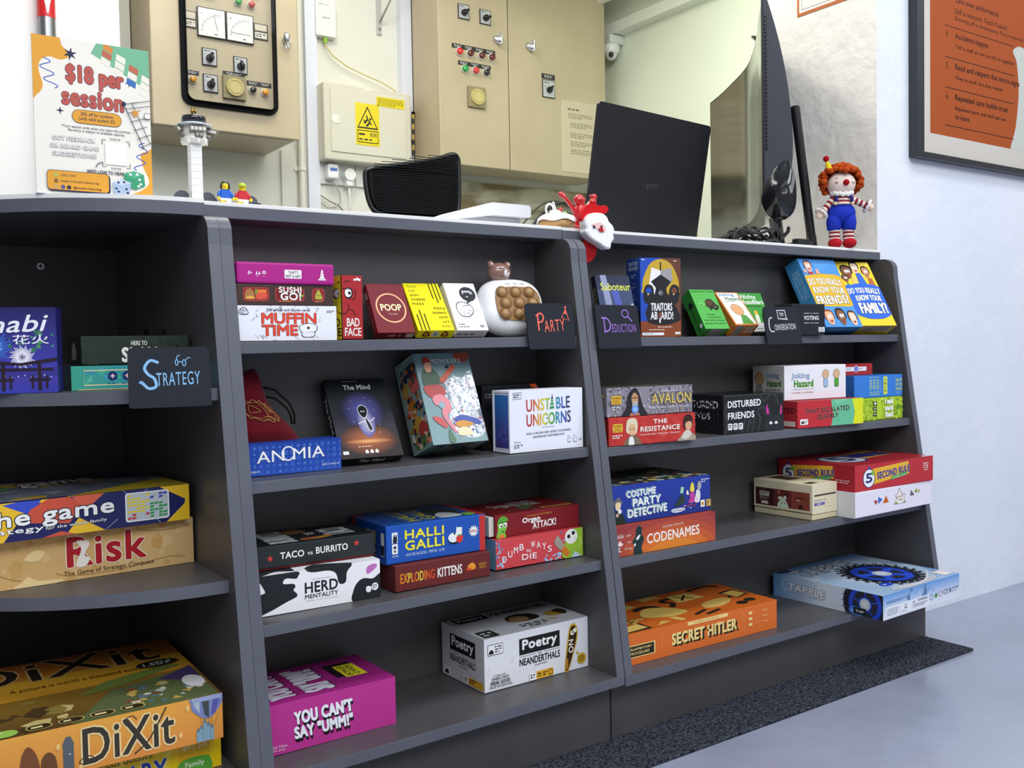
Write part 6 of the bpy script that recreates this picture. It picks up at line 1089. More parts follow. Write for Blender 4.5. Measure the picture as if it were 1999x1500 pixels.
# cupcake keyring
T = thing('cupcake_charm', 'small cupcake charm with white icing and a smiling face on the counter', 'toy', (.615, -.06, CZ))
m = MB(); m.lathe([(0, CZ), (.029, CZ), (.0325, CZ+.006), (.0315, CZ+.013), (.022, CZ+.021), (0, CZ+.023)], (.615, -.055, 0), '#c79a66', 'plastic', 28)
for dx in (-.001, .0115): m.sph((.6155+dx, -.0868, CZ+.0092), .0013, '#2a1c14', 'shiny', 8)
m.tube([(.6175, -.0872, CZ+.0068), (.6207, -.0873, CZ+.006), (.6235, -.087, CZ+.0068)], .0004, '#5a3a24', 'plastic', 5); lab(m.build('cake', T), 'tan cake with a face')
m = MB(); R = random.Random(2)
def ic(i, j): a = i*2*pi; r = .0345*sin(min(1, j*1.02)*pi/2); return Vector((.615+r*cos(a), -.055+r*sin(a), CZ+.0275-.013*j**2.2-(.004*(.5+.5*sin(5*a+1)))*j**3))
m.grid(ic, 40, 10, '#f4f2f0', 'plastic', True, True); m.sph((.612, -.055, CZ+.0285), (.011, .011, .005), '#f4f2f0', 'plastic', 16); lab(m.build('icing', T), 'white icing')
m = MB(); m.sph((.6205, -.06, CZ+.0335), .0042, '#c22a30', 'shiny', 12); m.build('cherry', T)
m = MB(); m.sph((.629, -.06, CZ+.0285), (.0058, .003, .0026), '#8ac86a', 'plastic', 10); m.build('leaf', T)
m = MB(); m.tube([(.6005+.0085*cos(a*pi/8), -.055, CZ+.0325+.0105*sin(a*pi/8)) for a in range(16)], .0018, '#f0f0f0', 'plastic', 8, True); m.tube([(.605, -.055, CZ+.041), (.6075, -.055, CZ+.047), (.613, -.056, CZ+.034)], .0018, '#f0f0f0', 'plastic', 8); m.build('ring', T)
# shiny red figure
m = MB(); c = '#c01a22'; y = -.05
m.sph((.6705, y, .9125), (.0115, .0095, .0105), c, 'shiny', 18); m.tube([(.672, y, .905), (.671, y, .893), (.669, y, .880), (.667, y, .866)], [.0085, .0095, .0085, .007], c, 'shiny', 14)
m.tube([(.6305, y, .9195), (.638, y, .9145), (.65, y, .9035), (.660, y, .892), (.664, y, .878)], [.0042, .0035, .004, .0045, .005], c, 'shiny', 12); m.sph((.630, y, .9195), (.006, .004, .0055), c, 'shiny', 12); m.sph((.6375, y, .9195), .0028, c, 'shiny', 10)
m.tube([(.679, y, .893), (.688, y-.002, .903), (.697, y-.003, .913), (.702, y-.003, .919)], [.005, .0045, .004, .004], c, 'shiny', 12); m.sph((.703, y-.003, .9205), (.0065, .004, .0055), c, 'shiny', 12); m.sph((.695, y-.003, .9215), .003, c, 'shiny', 10)
m.tube([(.664, y, .868), (.660, y-.006, .8625), (.655, y-.012, .8612)], [.006, .005, .0035], c, 'shiny', 12); m.tube([(.67, y, .868), (.676, y-.006, .8625), (.684, y-.012, .8612)], [.006, .005, .0035], c, 'shiny', 12); m.sph((.668, y, .8622), (.008, .008, .0042), c, 'shiny', 12)
for dx in (-.004, .005): m.sph((.6705+dx, y-.0088, .914), .0016, '#e06a6a', 'shiny', 8)
tag(m.build('toy_figure'), 'shiny red stretchy figure with raised arms between the cupcake charm and the santa band', 'toy')
# santa wrist band hooked over the counter edge
T = thing('santa_band', 'red christmas wrist band with a white bearded santa face hanging over the counter edge', 'toy', (.66, -.1, .80))
fx = lambda a, b, d: (a, d, b)
m = MB(); m.prism(spline([(.6456, .842), (.6716, .832), (.6716, .819), (.6655, .806), (.6555, .7993), (.647, .7995), (.6452, .818)], 5), fx, -.0945, -.0915, '#a3161c', 'velvet'); m.prism([(.641, .831), (.6487, .836), (.6492, .815)], fx, -.0925, -.0912, '#b81a20', 'velvet'); lab(m.build('band', T), 'dark red band')
m = MB(); m.prism(spline([(.6313, .8682), (.6323, .8807), (.6399, .8926), (.6518, .8979), (.6652, .8977), (.6772, .8951), (.6849, .898), (.6916, .8927), (.6892, .8867), (.68, .8827), (.6679, .8819), (.65, .8818), (.641, .872)], 4), fx, -.104, -.0945, '#c8141c', 'velvet', True); m.sph((.661, -.099, .9026), (.0075, .005, .0055), '#c8141c', 'shiny', 14); lab(m.build('hat', T), 'red hat')
BD = spline([(.6346, .8689), (.6383, .8748), (.6458, .8798), (.6548, .8818), (.6667, .8823), (.6757, .8806), (.6832, .8753), (.6869, .8686), (.6951, .8622), (.6988, .8543), (.6964, .8461), (.6978, .8392), (.6915, .8319), (.6898, .8237), (.6837, .8209), (.6731, .8242), (.6657, .8284), (.6553, .8325), (.6464, .8366), (.6392, .8419), (.6341, .8485), (.6357, .8542), (.6337, .8609)], 4)
m = MB(); m.prism(BD, fx, -.110, -.0945, '#f2f1f4', 'matte', True); n = len(BD); cx, cz = .666, .852
m.add([(a, -.110, b) for a, b in BD] + [(cx+(a-cx)*.9, -.1125, cz+(b-cz)*.9) for a, b in BD], [[i, (i+1) % n, n+(i+1) % n, n+i] for i in range(n)], '#f2f1f4', 'matte', True); m.prism([(cx+(a-cx)*.9, cz+(b-cz)*.9) for a, b in BD], fx, -.1126, -.111, '#f2f1f4', 'matte'); lab(m.build('beard', T), 'white beard and brim')
m = MB(); FC = spline([(.6457, .861), (.6562, .8645), (.6652, .8656), (.6726, .8615), (.677, .8548), (.6739, .8501), (.6634, .8518), (.653, .8558)], 4)
m.prism(FC, fx, -.1138, -.1124, '#ecc8c4', 'plastic'); m.sph((.6505, -.114, .8575), (.0026, .0012, .003), '#1a1a22', 'shiny', 10)
m.prism(spline([(.660, .8535), (.664, .8575), (.667, .858), (.671, .852), (.668, .849), (.662, .851)], 4), fx, -.1148, -.1136, '#b01c28', 'plastic'); m.sph((.6665, -.1145, .859), (.0024, .0014, .002), '#3a1418', 'shiny', 10); lab(m.build('face', T), 'pink face with red mouth')
# laptop
T = thing('laptop', 'open black laptop with its lid back facing the shelves on the counter', 'laptop', (.95, .15, CZ))
ML = Matrix.Translation((.785, .085, CZ+.004)) @ Matrix.Rotation(.116, 4, 'Z'); MLid = ML @ Matrix.Rotation(.178, 4, 'X'); W_, H_ = .352, .2655
m = MB(); P = []
for px_, pz_, a0 in ((W_-.008, .002, 270), (W_-.008, H_-.008, 0), (.008, H_-.008, 90), (.008, .002, 180)):
    r_q = .008 if pz_ > .1 else .002; P += [(px_+(.008 if pz_ > .1 else .008)*cos(radians(a0+i*22.5)), pz_+r_q*sin(radians(a0+i*22.5))) for i in range(5)]
m.prism(P, lambda a, b, d: MLid @ Vector((a, d, b)), -.0055, 0, '#17181c', 'paint')
f = Face(m, MLid @ Vector((0, -.0056, 0)), MLid.to_3x3() @ Vector((W_, 0, 0)), MLid.to_3x3() @ Vector((0, 0, H_)), 'plastic'); f.t('gram', .47, .43, .57, .475, '#3c3e44', .0)
m.build('lid', T)
m = MB(); m.box((0, .002, -.004), (W_, .238, .009), '#1a1b1f', 'paint', .003, ML); m.box((.02, .03, .0091), (W_-.02, .13, .0096), '#101114', 'plastic', 0, ML); m.build('base', T)
m = MB(); f = Face(m, MLid @ Vector((W_-.01, .0003, .015)), MLid.to_3x3() @ Vector((-W_+.02, 0, 0)), MLid.to_3x3() @ Vector((0, 0, H_-.025)), 'shiny'); f.r(0, 0, 1, 1, '#0c0d10'); m.build('screen', T)
# curved television, seen from its edge
T = thing('television', 'large curved black television seen edge-on beside the laptop', 'television', (1.45, .3, CZ))
TV = [Vector(p) for p in ((1.221, .003), (1.297, .068), (1.375, .142), (1.455, .216), (1.533, .292), (1.608, .372), (1.666, .447), (1.719, .528), (1.782, .628), (1.840, .731))]
TV = [Vector(p) for p in spline([tuple(p) for p in TV], 3, False)]; NT = len(TV); z0, z1 = .968, 1.4065
def tn(i): a = TV[max(0, i-1)]; b = TV[min(NT-1, i+1)]; d = (b-a).normalized(); return Vector((d.y, -d.x))
def tpt(i, z, off): p = TV[i] + tn(i)*off; return Vector((p.x, p.y, z))
m = MB(); vs = [tpt(i, z, o) for i in range(NT) for z, o in ((z0, 0), (z1, 0), (z1, .005), (z0, .005))]
m.add(vs, [[4*i+j, 4*i+(j+1) % 4, 4*i+4+(j+1) % 4, 4*i+4+j] for i in range(NT-1) for j in range(4)] + [[0, 1, 2, 3], [4*NT-1, 4*NT-2, 4*NT-3, 4*NT-4]], '#0b0c0f', 'plastic'); m.build('bezel', T)
m = MB(); vs = [tpt(i, z, -.0004) for i in range(NT) for z in (z0+.012, z1-.004)]; m.add(vs, [[2*i, 2*i+1, 2*i+3, 2*i+2] for i in range(NT-1)], '#050607', 'shiny', True); m.build('screen', T)
m = MB(); K = 12
def thick(i, t):
    s_ = i/(NT-1); e = min(1, s_*9, (1-s_)*6)
    prof = .0055 + .062*max(0, 1-((t-.18)/.82)**2*1.0 if t > .18 else .72+.28*t/.18)*1.0
    return .005 + (prof-.004)*(.93 if s_ < .2 else .6 if s_ < .5 else .8)
vs = [tpt(i, z0+.006+(z1-z0-.008)*k/K, thick(i, k/K)) for i in range(NT) for k in range(K+1)]; n = K+1
m.add(vs, [[i*n+k, (i+1)*n+k, (i+1)*n+k+1, i*n+k+1] for i in range(NT-1) for k in range(K)], '#3a3d46', 'paint', True)
for i in (0, NT-1): vs = [tpt(i, z0+.006+(z1-z0-.008)*k/K, o(k)) for k in range(K+1) for o in (lambda k: .004, lambda k: thick(i, k/K))]; m.add(vs, [[2*k, 2*k+1, 2*k+3, 2*k+2] for k in range(K)], '#33363f', 'paint')
vs = [tpt(i, z0+.006, o) for i in range(NT) for o in (.003, thick(i, 0))]; m.add(vs, [[2*i, 2*i+1, 2*i+3, 2*i+2] for i in range(NT-1)], '#1c1d21', 'plastic')
lab(m.build('back_shell', T), 'dark grey rounded back')
m = MB()
for k in range(34): z = z0+.10+k*.0085; p = tpt(0, z, .0095); d = (TV[0]-TV[1]).normalized()*.0008; m.box((p.x+d.x-.004, p.y+d.y-.001, z), (p.x+d.x+.0025, p.y+d.y+.0008, z+.004), '#17181c', 'plastic')
m.build('vent', T)
m = MB(); m.tube([(1.362, .075, CZ+.004), (1.352, .082, .97), (1.345, .088, 1.05)], [.016, .014, .014], '#15161a', 'shiny', 12); m.box((1.30, .035, CZ), (1.43, .12, CZ+.006), '#15161a', 'shiny', .002); m.build('stand', T)
m = MB(); NC = 10; prof = spline([(-.002, .002), (.004, -.030), (.022, -.050), (.045, -.052), (.064, -.036), (.070, -.005), (.066, .045), (.05, .075), (.02, .05)], 3)
vs = [tpt(0, z0+b, o)*1 + (TV[1]-TV[0]).to_3d()*(q*1.15/1.0)*.62 for q in range(NC) for o, b in [(o*(1-.04*q), b*(1-.05*q)) for o, b in prof]]; n = len(prof)
m.add(vs, [[q*n+i, q*n+(i+1) % n, (q+1)*n+(i+1) % n, (q+1)*n+i] for q in range(NC-1) for i in range(n)] + [list(range(n))[::-1], [(NC-1)*n+i for i in range(n)]], '#121316', 'shiny', True); lab(m.build('lower_cover', T), 'glossy black lower cover')
# cable bundle
T = thing('cable_bundle', 'coiled black cables lying on the counter under the television', 'cable', (1.17, -.03, CZ)); R = random.Random(5)
for k in range(6):
    q = k*.0018; P = spline([(1.075+q, .872-.008), (1.11+q*2, .872+.012-q), (1.15, .886+q), (1.195, .888-q), (1.228-q, .877), (1.222, .866), (1.18, .864+q), (1.13+q, .862), (1.09, .861)], 5, False)
    m = MB(); m.tube([(a, -.045+.012*k+.01*sin(i*.35+k), max(CZ+.0035, b+.006*sin(i*.5+k))) for i, (a, b) in enumerate(P)], .0032, '#15161a', 'plastic', 8); m.build('cable', T)
m = MB(); m.tube([(1.20, -.02, CZ+.004), (1.235, -.04, CZ+.004), (1.26, -.053, CZ+.006)], .0028, '#15161a', 'plastic', 8); m.box((1.255, -.062, CZ), (1.295, -.046, CZ+.016), '#1c1d21', 'plastic', .002); m.box((1.295, -.060, CZ+.003), (1.306, -.048, CZ+.012), '#5a5c62', 'metal', .0006); m.build('plug', T)
m = MB(); m.tube([(1.30, -.002, .905), (1.29, -.008, .895), (1.265, -.015, .882), (1.24, -.025, CZ+.012)], .004, '#15161a', 'plastic', 8); m.build('cable', T)
# leaflet holder
T = thing('leaflet_holder', 'small clear holder with an orange cat card between the laptop and television', 'holder', (1.24, .26, CZ))
m = MB(); X = Matrix.Translation((1.235, .25, CZ)) @ Matrix.Rotation(.1, 4, 'Z') @ Matrix.Rotation(-.14, 4, 'X')
m.box((0, 0, .002), (.06, .003, .215), '#e9dcc0', 'paper', .0004, X); f = Face(m, X @ Vector((0, -.0001, .002)), X.to_3x3() @ Vector((.06, 0, 0)), X.to_3x3() @ Vector((0, 0, .213)), 'paper')
f.g(0, 0, 1, 1, '#e2c48a', '#e8dcc6'); f.b([(.15, .12), (.2, .3), (.35, .36), (.6, .34), (.8, .28), (.85, .12), (.5, .06)], '#d8923c'); f.p([(.25, .33), (.28, .4), (.36, .35)], '#d8923c'); f.p([(.5, .35), (.58, .41), (.6, .34)], '#d8923c'); f.c(.35, .27, .01, '#2a2018'); f.c(.52, .27, .01, '#2a2018'); f.e(.45, .2, .12, .03, '#f0e4d0'); f.tiny(.1, .6, .9, .75, 3, '#a88a5a'); lab(m.build('card', T), 'cream and orange card')
m = MB(); m.box((-.004, -.012, 0), (.064, -.0105, .10), '#dfe6e8', 'shiny', 0, X) if 0 else None; m.box((-.004, -.02, 0), (.064, .012, .003), '#cfd6da', 'shiny', .0005, Matrix.Translation((1.235, .25, CZ)) @ Matrix.Rotation(.1, 4, 'Z')); m.build('foot', T)
# black tube leaning
T = thing('black_tube', 'long black tube leaning on the television beside the clown doll', 'tube', (1.37, -.035, CZ))
a_ = Vector((1.3615, -.018, CZ+.001)); b_ = Vector((1.317, -.008, 1.168)); dv = (b_-a_).normalized()
m = MB(); m.cyl(a_+dv*.022, b_, .0098, .0102, '#121316', 'plastic', 20); m.cyl(b_, b_+dv*.003, .0102, .008, '#1a1b1f', 'plastic', 20); m.build('tube', T)
m = MB(); m.cyl(a_, a_+dv*.004, .0112, .0108, '#0d0e10', 'shiny', 20); m.cyl(a_+dv*.004, a_+dv*.03, .0108, .0112, '#16171a', 'shiny', 20); m.build('end_cap', T)
# crocheted clown doll
T = thing('clown_doll', 'crocheted clown doll with curly orange hair and blue dungarees on the counter', 'doll', (1.40, -.07, CZ))
DX = Vector((.819, -.573, 0)); DF = Vector((-.573, -.819, 0)); DO = Vector((1.398, -.066, CZ+.001))
MD = Matrix(((DX.x, -DF.x, 0, DO.x), (DX.y, -DF.y, 0, DO.y), (0, 0, 1, DO.z), (0, 0, 0, 1)))   # local x right, y away, z up
def dsph(m, x, y, z, r, col, n=16, mat='yarn'): m.sph(MD @ Vector((x, y, z)), r, col, mat, n, MD.to_3x3().to_4x4())
def dtube(m, P, r, col, n=12, mat='yarn'): m.tube([MD @ Vector(p) for p in P], r, col, mat, n)
for s_ in (-1, 1):
    m = MB(); dsph(m, s_*.016, -.005, .0105, (.0145, .018, .0112), '#b8202c', 18); m.build('shoe', T)
    m = MB()
    for k in range(6): dtube(m, [(s_*.0155, 0, .0185+k*.0042), (s_*.0155, 0, .0187+(k+1)*.0042)], .0118, '#8f3038' if k % 2 else '#ecdcd2', 16)
    lab(m.build('sock', T), 'red and cream striped sock')
m = MB()
for s_ in (-1, 1): dtube(m, [(s_*.0155, 0, .039), (s_*.0158, 0, .042), (s_*.0165, 0, .055), (s_*.0145, 0, .07)], [.0125, .0148, .0162, .0158], '#2338b4', 18)
m.lathe([(.0255, .062), (.0305, .072), (.0305, .082), (.028, .092), (.0245, .098), (0, .099)], (0, 0, 0), '#2338b4', 'yarn', 24, MD.copy()) if 0 else dsph(m, 0, 0, .077, (.0305, .021, .0245), '#2338b4', 24)
for s_ in (-1, 1): dtube(m, [(s_*.0165, -.0165, .095), (s_*.0175, -.0185, .104), (s_*.014, -.015, .113)], .0032, '#26307a', 8)
lab(m.build('dungarees', T), 'blue crocheted dungarees')
m = MB()
for k in range(5): dtube(m, [(0, 0, .094+k*.0042), (0, 0, .0945+(k+1)*.0042)], [.0215-k*.0012, .021-k*.0012], '#ecdcd2' if k % 2 == 0 else '#8f3038', 20)
for s_ in (-1, 1): dsph(m, s_*.0185, -.019, .0955, (.0042, .002, .0042), '#d8b890', 12, 'plastic')
lab(m.build('striped_shirt', T), 'red and cream striped shirt')
for s_, E, nm in ((-1, (-.051, -.010, .0705), 0), (1, (.0605, -.006, .0875), 1)):
    m = MB(); A = Vector((s_*.0185, -.002, .1075)); E = Vector(E)
    for k in range(7):
        p = A.lerp(E, k/7*.82); q = A.lerp(E, (k+1)/7*.82); dtube(m, [p, q], .0078-.0002*k, '#ecdcd2' if k % 2 else '#8f3038', 14)
    lab(m.build('arm', T), 'striped sleeve')
    m = MB(); c = A.lerp(E, .84); d = (E-A).normalized(); a1 = d.orthogonal().normalized(); b1 = d.cross(a1)
    dtube(m, [c + (.0115+.0022*(j % 2))*(cos(j*pi/7)*a1+sin(j*pi/7)*b1) + d*.002*(j % 2) for j in range(15)], .0032, '#f0ebe6', 8); m.build('cuff', T)
    m = MB(); dsph(m, E.x, E.y, E.z, (.0085, .0082, .0088), '#ecd0bc', 16); m.build('hand', T)
m = MB(); dsph(m, 0, 0, .139, (.0305, .028, .0272), '#ecd9d0', 26)
for s_ in (-1, 1):
    for k in (-1, 0, 1): dtube(m, [(s_*.0175+k*.0028, -.0235, .1395), (s_*.0175+k*.0038, -.0242, .1368)], .00055, '#4a3430', 5)
    dtube(m, [(s_*.0145, -.0245, .1405), (s_*.0175, -.0236, .1398), (s_*.0205, -.0218, .1405)], .0005, '#4a3430', 5); dtube(m, [(s_*.0145, -.0225, .148), (s_*.0185, -.021, .1505)], .0006, '#a07a68', 5)
lab(m.build('head', T), 'cream crocheted head with closed eyes')
m = MB(); dsph(m, .001, -.0298, .139, .0066, '#a8141e', 16); m.build('nose', T)
m = MB()
for j in range(22):
    a = j*2*pi/22; dsph(m, .0215*cos(a), .0165*sin(a)-.003, .1165+.002*(j % 2)+.002*cos(a*2), (.0052, .005, .0055), '#f2efea', 8)
lab(m.build('ruff', T), 'white ruffled collar')
m = MB(); R = random.Random(12); ga = pi*(3-sqrt(5))
for i in range(150):
    zz = 1-2*(i+.5)/150; rr = sqrt(1-zz*zz); a = i*ga; v = Vector((rr*cos(a), rr*sin(a), zz))
    if v.y < -.15 and v.z < .38 + .25*abs(v.x) and abs(v.x) < .86: continue
    if v.z < -.6: continue
    c = Vector((v.x*.042, v.y*.036+.002, .1455+v.z*.0365)); q = R.uniform(.0062, .0088)
    dsph(m, c.x+R.uniform(-.002, .002), c.y, c.z+R.uniform(-.002, .002), (q, q*.9, q*.8), ['#b5481c', '#c0521f', '#a63f18', '#b94a1a'][R.randint(0, 3)], 9)
lab(m.build('hair', T), 'curly orange yarn hair')
m = MB(); p0 = Vector((-.027, -.005, .172)); p1 = Vector((-.0335, -.005, .189)); m.cyl(MD @ p0, MD @ p1, .0095, .0025, '#e8d02c', 'yarn', 16); lab(m.build('hat', T), 'tiny yellow cone hat')
m = MB(); dsph(m, -.0345, -.005, .1945, .0066, '#a8141e', 14); m.build('pompom', T)
# ---------------------------------------------------------------- office chair and fan behind the counter
T = thing('office_chair', 'black mesh backed office chair behind the counter', 'chair', (1.03, 1.2, 0))
def cb(u, v, o=0.0):
    x = -.148+.30*u; z = 1.062+.165*v + .026*u*(v-.2) + .008*sin(u*pi)*(v > .5)*v
    e = 4.2; k = 1.0
    return x, z
P = spline([(-.105, 1.057), (-.14, 1.085), (-.152, 1.165), (-.136, 1.188), (-.05, 1.203), (.06, 1.226), (.125, 1.249), (.147, 1.242), (.151, 1.205), (.148, 1.1), (.135, 1.068), (.1, 1.055), (0, 1.052)], 5)
MC = Matrix.Translation((1.02, 1.15, 0)) @ Matrix.Rotation(-.12, 4, 'Z'); fc = lambda a, b, d: MC @ Vector((a, d + .9*a*a, b))
m = MB(); m.prism([(a*.955, 1.15+(b-1.15)*.93) for a, b in P], fc, -.012, .012, '#131418', 'mesh_cloth')
for k in range(26):
    z = 1.062+k*.007; xs = [a*.95 for a, b in P if abs(b-z) < .02]
    if len(xs) > 1: m.tube([fc(min(xs)*.93+(max(xs)-min(xs))*.95*j/8, z+.0, -.0125) for j in range(9)], .0011, '#1b1d22', 'mesh_cloth', 5)
m.build('backrest', T)
m = MB(); m.tube([fc(a, b, 0) for a, b in P], .0085, '#0e0f12', 'plastic', 8, True); m.build('back_frame', T)
m = MB(); m.tube([(1.06, 1.16, 1.06), (1.065, 1.175, 1.0), (1.06, 1.22, .75), (1.04, 1.28, .5), (1.02, 1.45, .46)], .014, '#121317', 'plastic', 10); m.box((1.09, 1.15, 1.0), (1.20, 1.2, 1.055), '#17181c', 'plastic', .006); m.build('back_post', T)
m = MB(); m.box((.8, 1.25, .44), (1.26, 1.7, .50), '#131418', 'mesh_cloth', .025); m.build('seat', T)
m = MB(); m.cyl((1.03, 1.47, .09), (1.03, 1.47, .44), .024, col='#1a1b1f')
for k in range(5): a = k*2*pi/5; m.tube([(1.03, 1.47, .1), (1.03+.27*cos(a), 1.47+.22*sin(a), .07)], .016, '#1a1b1f', 'plastic', 8); m.cyl((1.03+.27*cos(a)-.01, 1.47+.22*sin(a), .028), (1.03+.27*cos(a)+.01, 1.47+.22*sin(a), .028), .028, col='#101114')
m.build('base', T)
T = thing('electric_fan', 'black wire grille fan standing behind the counter beside the chair', 'fan', (1.335, .9, 0)); fcn = Vector((1.335, .9, .885)); rF = .2; tl = Matrix.Translation(fcn) @ Matrix.Rotation(.35, 4, 'Z') @ Matrix.Rotation(.25, 4, 'X')
m = MB()
for q in (1.0, .86, .7, .5, .3): m.tube([tl @ Vector((rF*q*cos(a*pi/32), -.05*(1-q*q)-.012, rF*q*sin(a*pi/32))) for a in range(64)], .0022 if q < 1 else .0045, '#2a2b2c', 'plastic', 6, True)
for a in range(90):
    b = a*2*pi/90; m.tube([tl @ Vector((rF*q*cos(b+.25*(1-q)), -.05*(1-q*q)-.012, rF*q*sin(b+.25*(1-q)))) for q in (.14, .5, .8, 1.0)], .0011, '#343536', 'plastic', 4)
for q in (1.0, .6): m.tube([tl @ Vector((rF*q*cos(a*pi/24), .05*(1-q*q)+.02, rF*q*sin(a*pi/24))) for a in range(48)], .0025, '#2a2b2c', 'plastic', 5, True)
m.build('grille', T)
m = MB()
for k in range(4):
    a0 = k*pi/2; m.grid(lambda i, j: tl @ Vector((rF*(.18+.68*i)*cos(a0+j*1.1+.3*i), -.012+.03*j, rF*(.18+.68*i)*sin(a0+j*1.1+.3*i))), 6, 6, '#8a8c84', 'plastic')
m.build('blades', T)
m = MB(); m.cyl(tl @ Vector((0, -.01, 0)), tl @ Vector((0, .13, 0)), .045, .035, '#1c1d20'); m.build('motor', T)
m = MB(); m.cyl((1.35, .96, .02), (1.35, .96, .85), .014, col='#1c1d20'); m.cyl((1.35, .96, 0), (1.35, .96, .025), .17, .15, '#1c1d20', n=28); m.build('pole', T)
# ---------------------------------------------------------------- electrical cabinets on the back wall
def shadeplate(m, x, z, w, h, y, col='#c8c9c8', d=.004, mat='plastic'): m.box((x-w/2, y-d, z-h/2), (x+w/2, y, z+h/2), col, mat, .0008)
def knob(root, x, z, y, w=.046, h=.05, ang=.6, name='selector_switch'):
    m = MB(); m.box((x-w/2, y-.004, z-h/2), (x+w/2, y, z+h/2), '#1c1d20', 'plastic', .001); m.box((x-w/2+.003, y-.0052, z-h/2+.003), (x+w/2-.003, y-.003, z+h/2-.003), '#b9bbbd', 'plastic', .0008)
    f = vface(m, x-w/2+.003, x+w/2-.003, z-h/2+.003, z+h/2-.003, y-.0053); f.tiny(.1, .82, .9, .93, 1, '#3a3c40'); f.tiny(.1, .6, .25, .68, 1, '#3a3c40')
    m.cyl((x, y-.005, z-.004), (x, y-.018, z-.004), .0125, .011, '#17181b', n=18); a = Vector((sin(ang), 0, cos(ang))); c = Vector((x, y-.022, z-.004)); m.tube([c-a*.014, c+a*.014], .0048, '#121315', 'plastic', 8)
    return m.build(name, root)
def lamp(root, x, z, y, col, name='indicator_lamp', glow=None, r=.0135):
    m = MB(); m.cyl((x, y, z), (x, y-.006, z), r, r*.95, '#d2cfc6', n=20); m.cyl((x, y-.006, z), (x, y-.014, z), r*.78, r*.72, col, 'shiny', 18); m.sph((x, y-.014, z), (r*.72, .003, r*.72), col, 'shiny', 14)
    return lab(m.build(name, root), glow or 'round panel lamp')
def buzzer(root, x, z, y, w):
    m = MB(); m.box((x-w/2, y-.012, z-w/2), (x+w/2, y, z+w/2), '#8f8663', 'paint', .002); m.cyl((x, y-.012, z), (x, y-.02, z), w*.4, w*.38, '#c6b879', n=30)
    for k in range(20): a = k*pi/10; m.sph((x+w*.34*cos(a), y-.0203, z+w*.34*sin(a)), .0011, '#5a5336', 'plastic', 6)
    m.tube([(x+w*.27*cos(a*pi/16), y-.0205, z+w*.27*sin(a*pi/16)) for a in range(32)], .0007, '#9a8e58', 'plastic', 5, True); return lab(m.build('buzzer', root), 'square buzzer with a yellow disc')
def labelstrip(root, x0, x1, z, y, h=.014, n=4):
    m = MB(); m.box((x0, y-.002, z-h/2), (x1, y, z+h/2), '#1a1a1c', 'plastic', .0004); f = vface(m, x0, x1, z-h/2, z+h/2, y-.0021)
    for i in range(n): f.tiny((i+.15)/n, .2, (i+.85)/n, .8, 2, '#c8c8c8', i+2, al='c')
    return m.build('label_strip', root)
def latch(root, x, z, y):
    m = MB(); m.cyl((x, y, z), (x, y-.01, z), .017, .016, '#c8c9ca', 'metal', 20); m.sph((x, y-.01, z), (.014, .006, .014), '#d8d9da', 'metal', 16); m.box((x+.004, y-.03, z-.024), (x+.011, y-.006, z+.02), '#c8c9ca', 'metal', .002); return lab(m.build('latch', root), 'chrome latch')
BACK = 1.9195
y = 1.62
T = thing('electrical_cabinet', 'beige electrical cabinet with a black framed window of meters on the back wall', 'cabinet', (.62, 1.77, 1.35), 'beige electrical cabinets')
m = MB(); m.box((.388, y+.016, 1.365), (.850, BACK, 2.45), 'fff', 'cabinet_paint', .002); m.box((.40, y+.03, 1.352), (.845, BACK, 1.3655), 'fff', 'cabinet_paint'); m.build('body', T)
m = MB(); m.box((.384, y, 1.350), (.853, y+.016, 2.46), 'fff', 'cabinet_paint', .003); d = m.build('door', T)
def rrect(x0, x1, z0, z1, r, n=8): return [(cx+r*cos(radians(a0+i*90/n)), cz+r*sin(radians(a0+i*90/n))) for cx, cz, a0 in ((x1-r, z1-r, 0), (x0+r, z1-r, 90), (x0+r, z0+r, 180), (x1-r, z0+r, 270)) for i in range(n+1)]
m = MB(); A = rrect(.470, .777, 1.418, 2.05, .032); Bq = rrect(.483, .764, 1.431, 2.037, .022); n = len(A)
vs = [(a, y-.001, b) for a, b in A] + [(a, y-.010, b) for a, b in A] + [(a, y-.010, b) for a, b in Bq] + [(a, y-.001, b) for a, b in Bq]
m.add(vs, [[k*n+i, k*n+(i+1) % n, (k+1)*n+(i+1) % n, (k+1)*n+i] for k in range(3) for i in range(n)], '#17181a', 'matte'); m.build('window_gasket', T)
m = MB(); m.prism(Bq, lambda a, b, d: (a, d, b), y-.0012, y-.0004, '#b7ab90', 'paint'); lab(m.build('instrument_plate', T), 'beige instrument plate')
yy = y-.0013
for x0, x1, nd in ((.5235, .6115, .62), (.6135, .7015, None)):
    m = MB(); m.box((x0, yy-.008, 1.634), (x1, yy, 1.724), '#2a2a2a', 'plastic', .001); f = vface(m, x0+.003, x1-.003, 1.637, 1.721, yy-.0081); f.r(0, 0, 1, 1, '#eceae2'); f.l([(.85-.72*cos(radians(a)), .18+.62*sin(radians(a))) for a in range(0, 91, 9)], .012, '#3a3a3a')
    for a in range(0, 91, 15): f.l([(.85-.7*cos(radians(a)), .18+.62*sin(radians(a))), (.85-.78*cos(radians(a)), .18+.7*sin(radians(a)))], .012, '#3a3a3a'); f.tiny(.8-.6*cos(radians(a)), .2+.5*sin(radians(a)), .86-.6*cos(radians(a)), .24+.5*sin(radians(a)), 1, '#4a6a5a')
    f.l([(.72, .22), (.58, .8)] if nd else [(.15, .28), (.9, .27)], .016, '#1a1a1a'); f.t('V' if nd else 'A', .1, .75, .16, .85, '#2a2a2a', .01); f.tiny(.6, .06, .85, .12, 1, '#4a4a4a'); lab(m.build('meter', T), 'square dial meter')
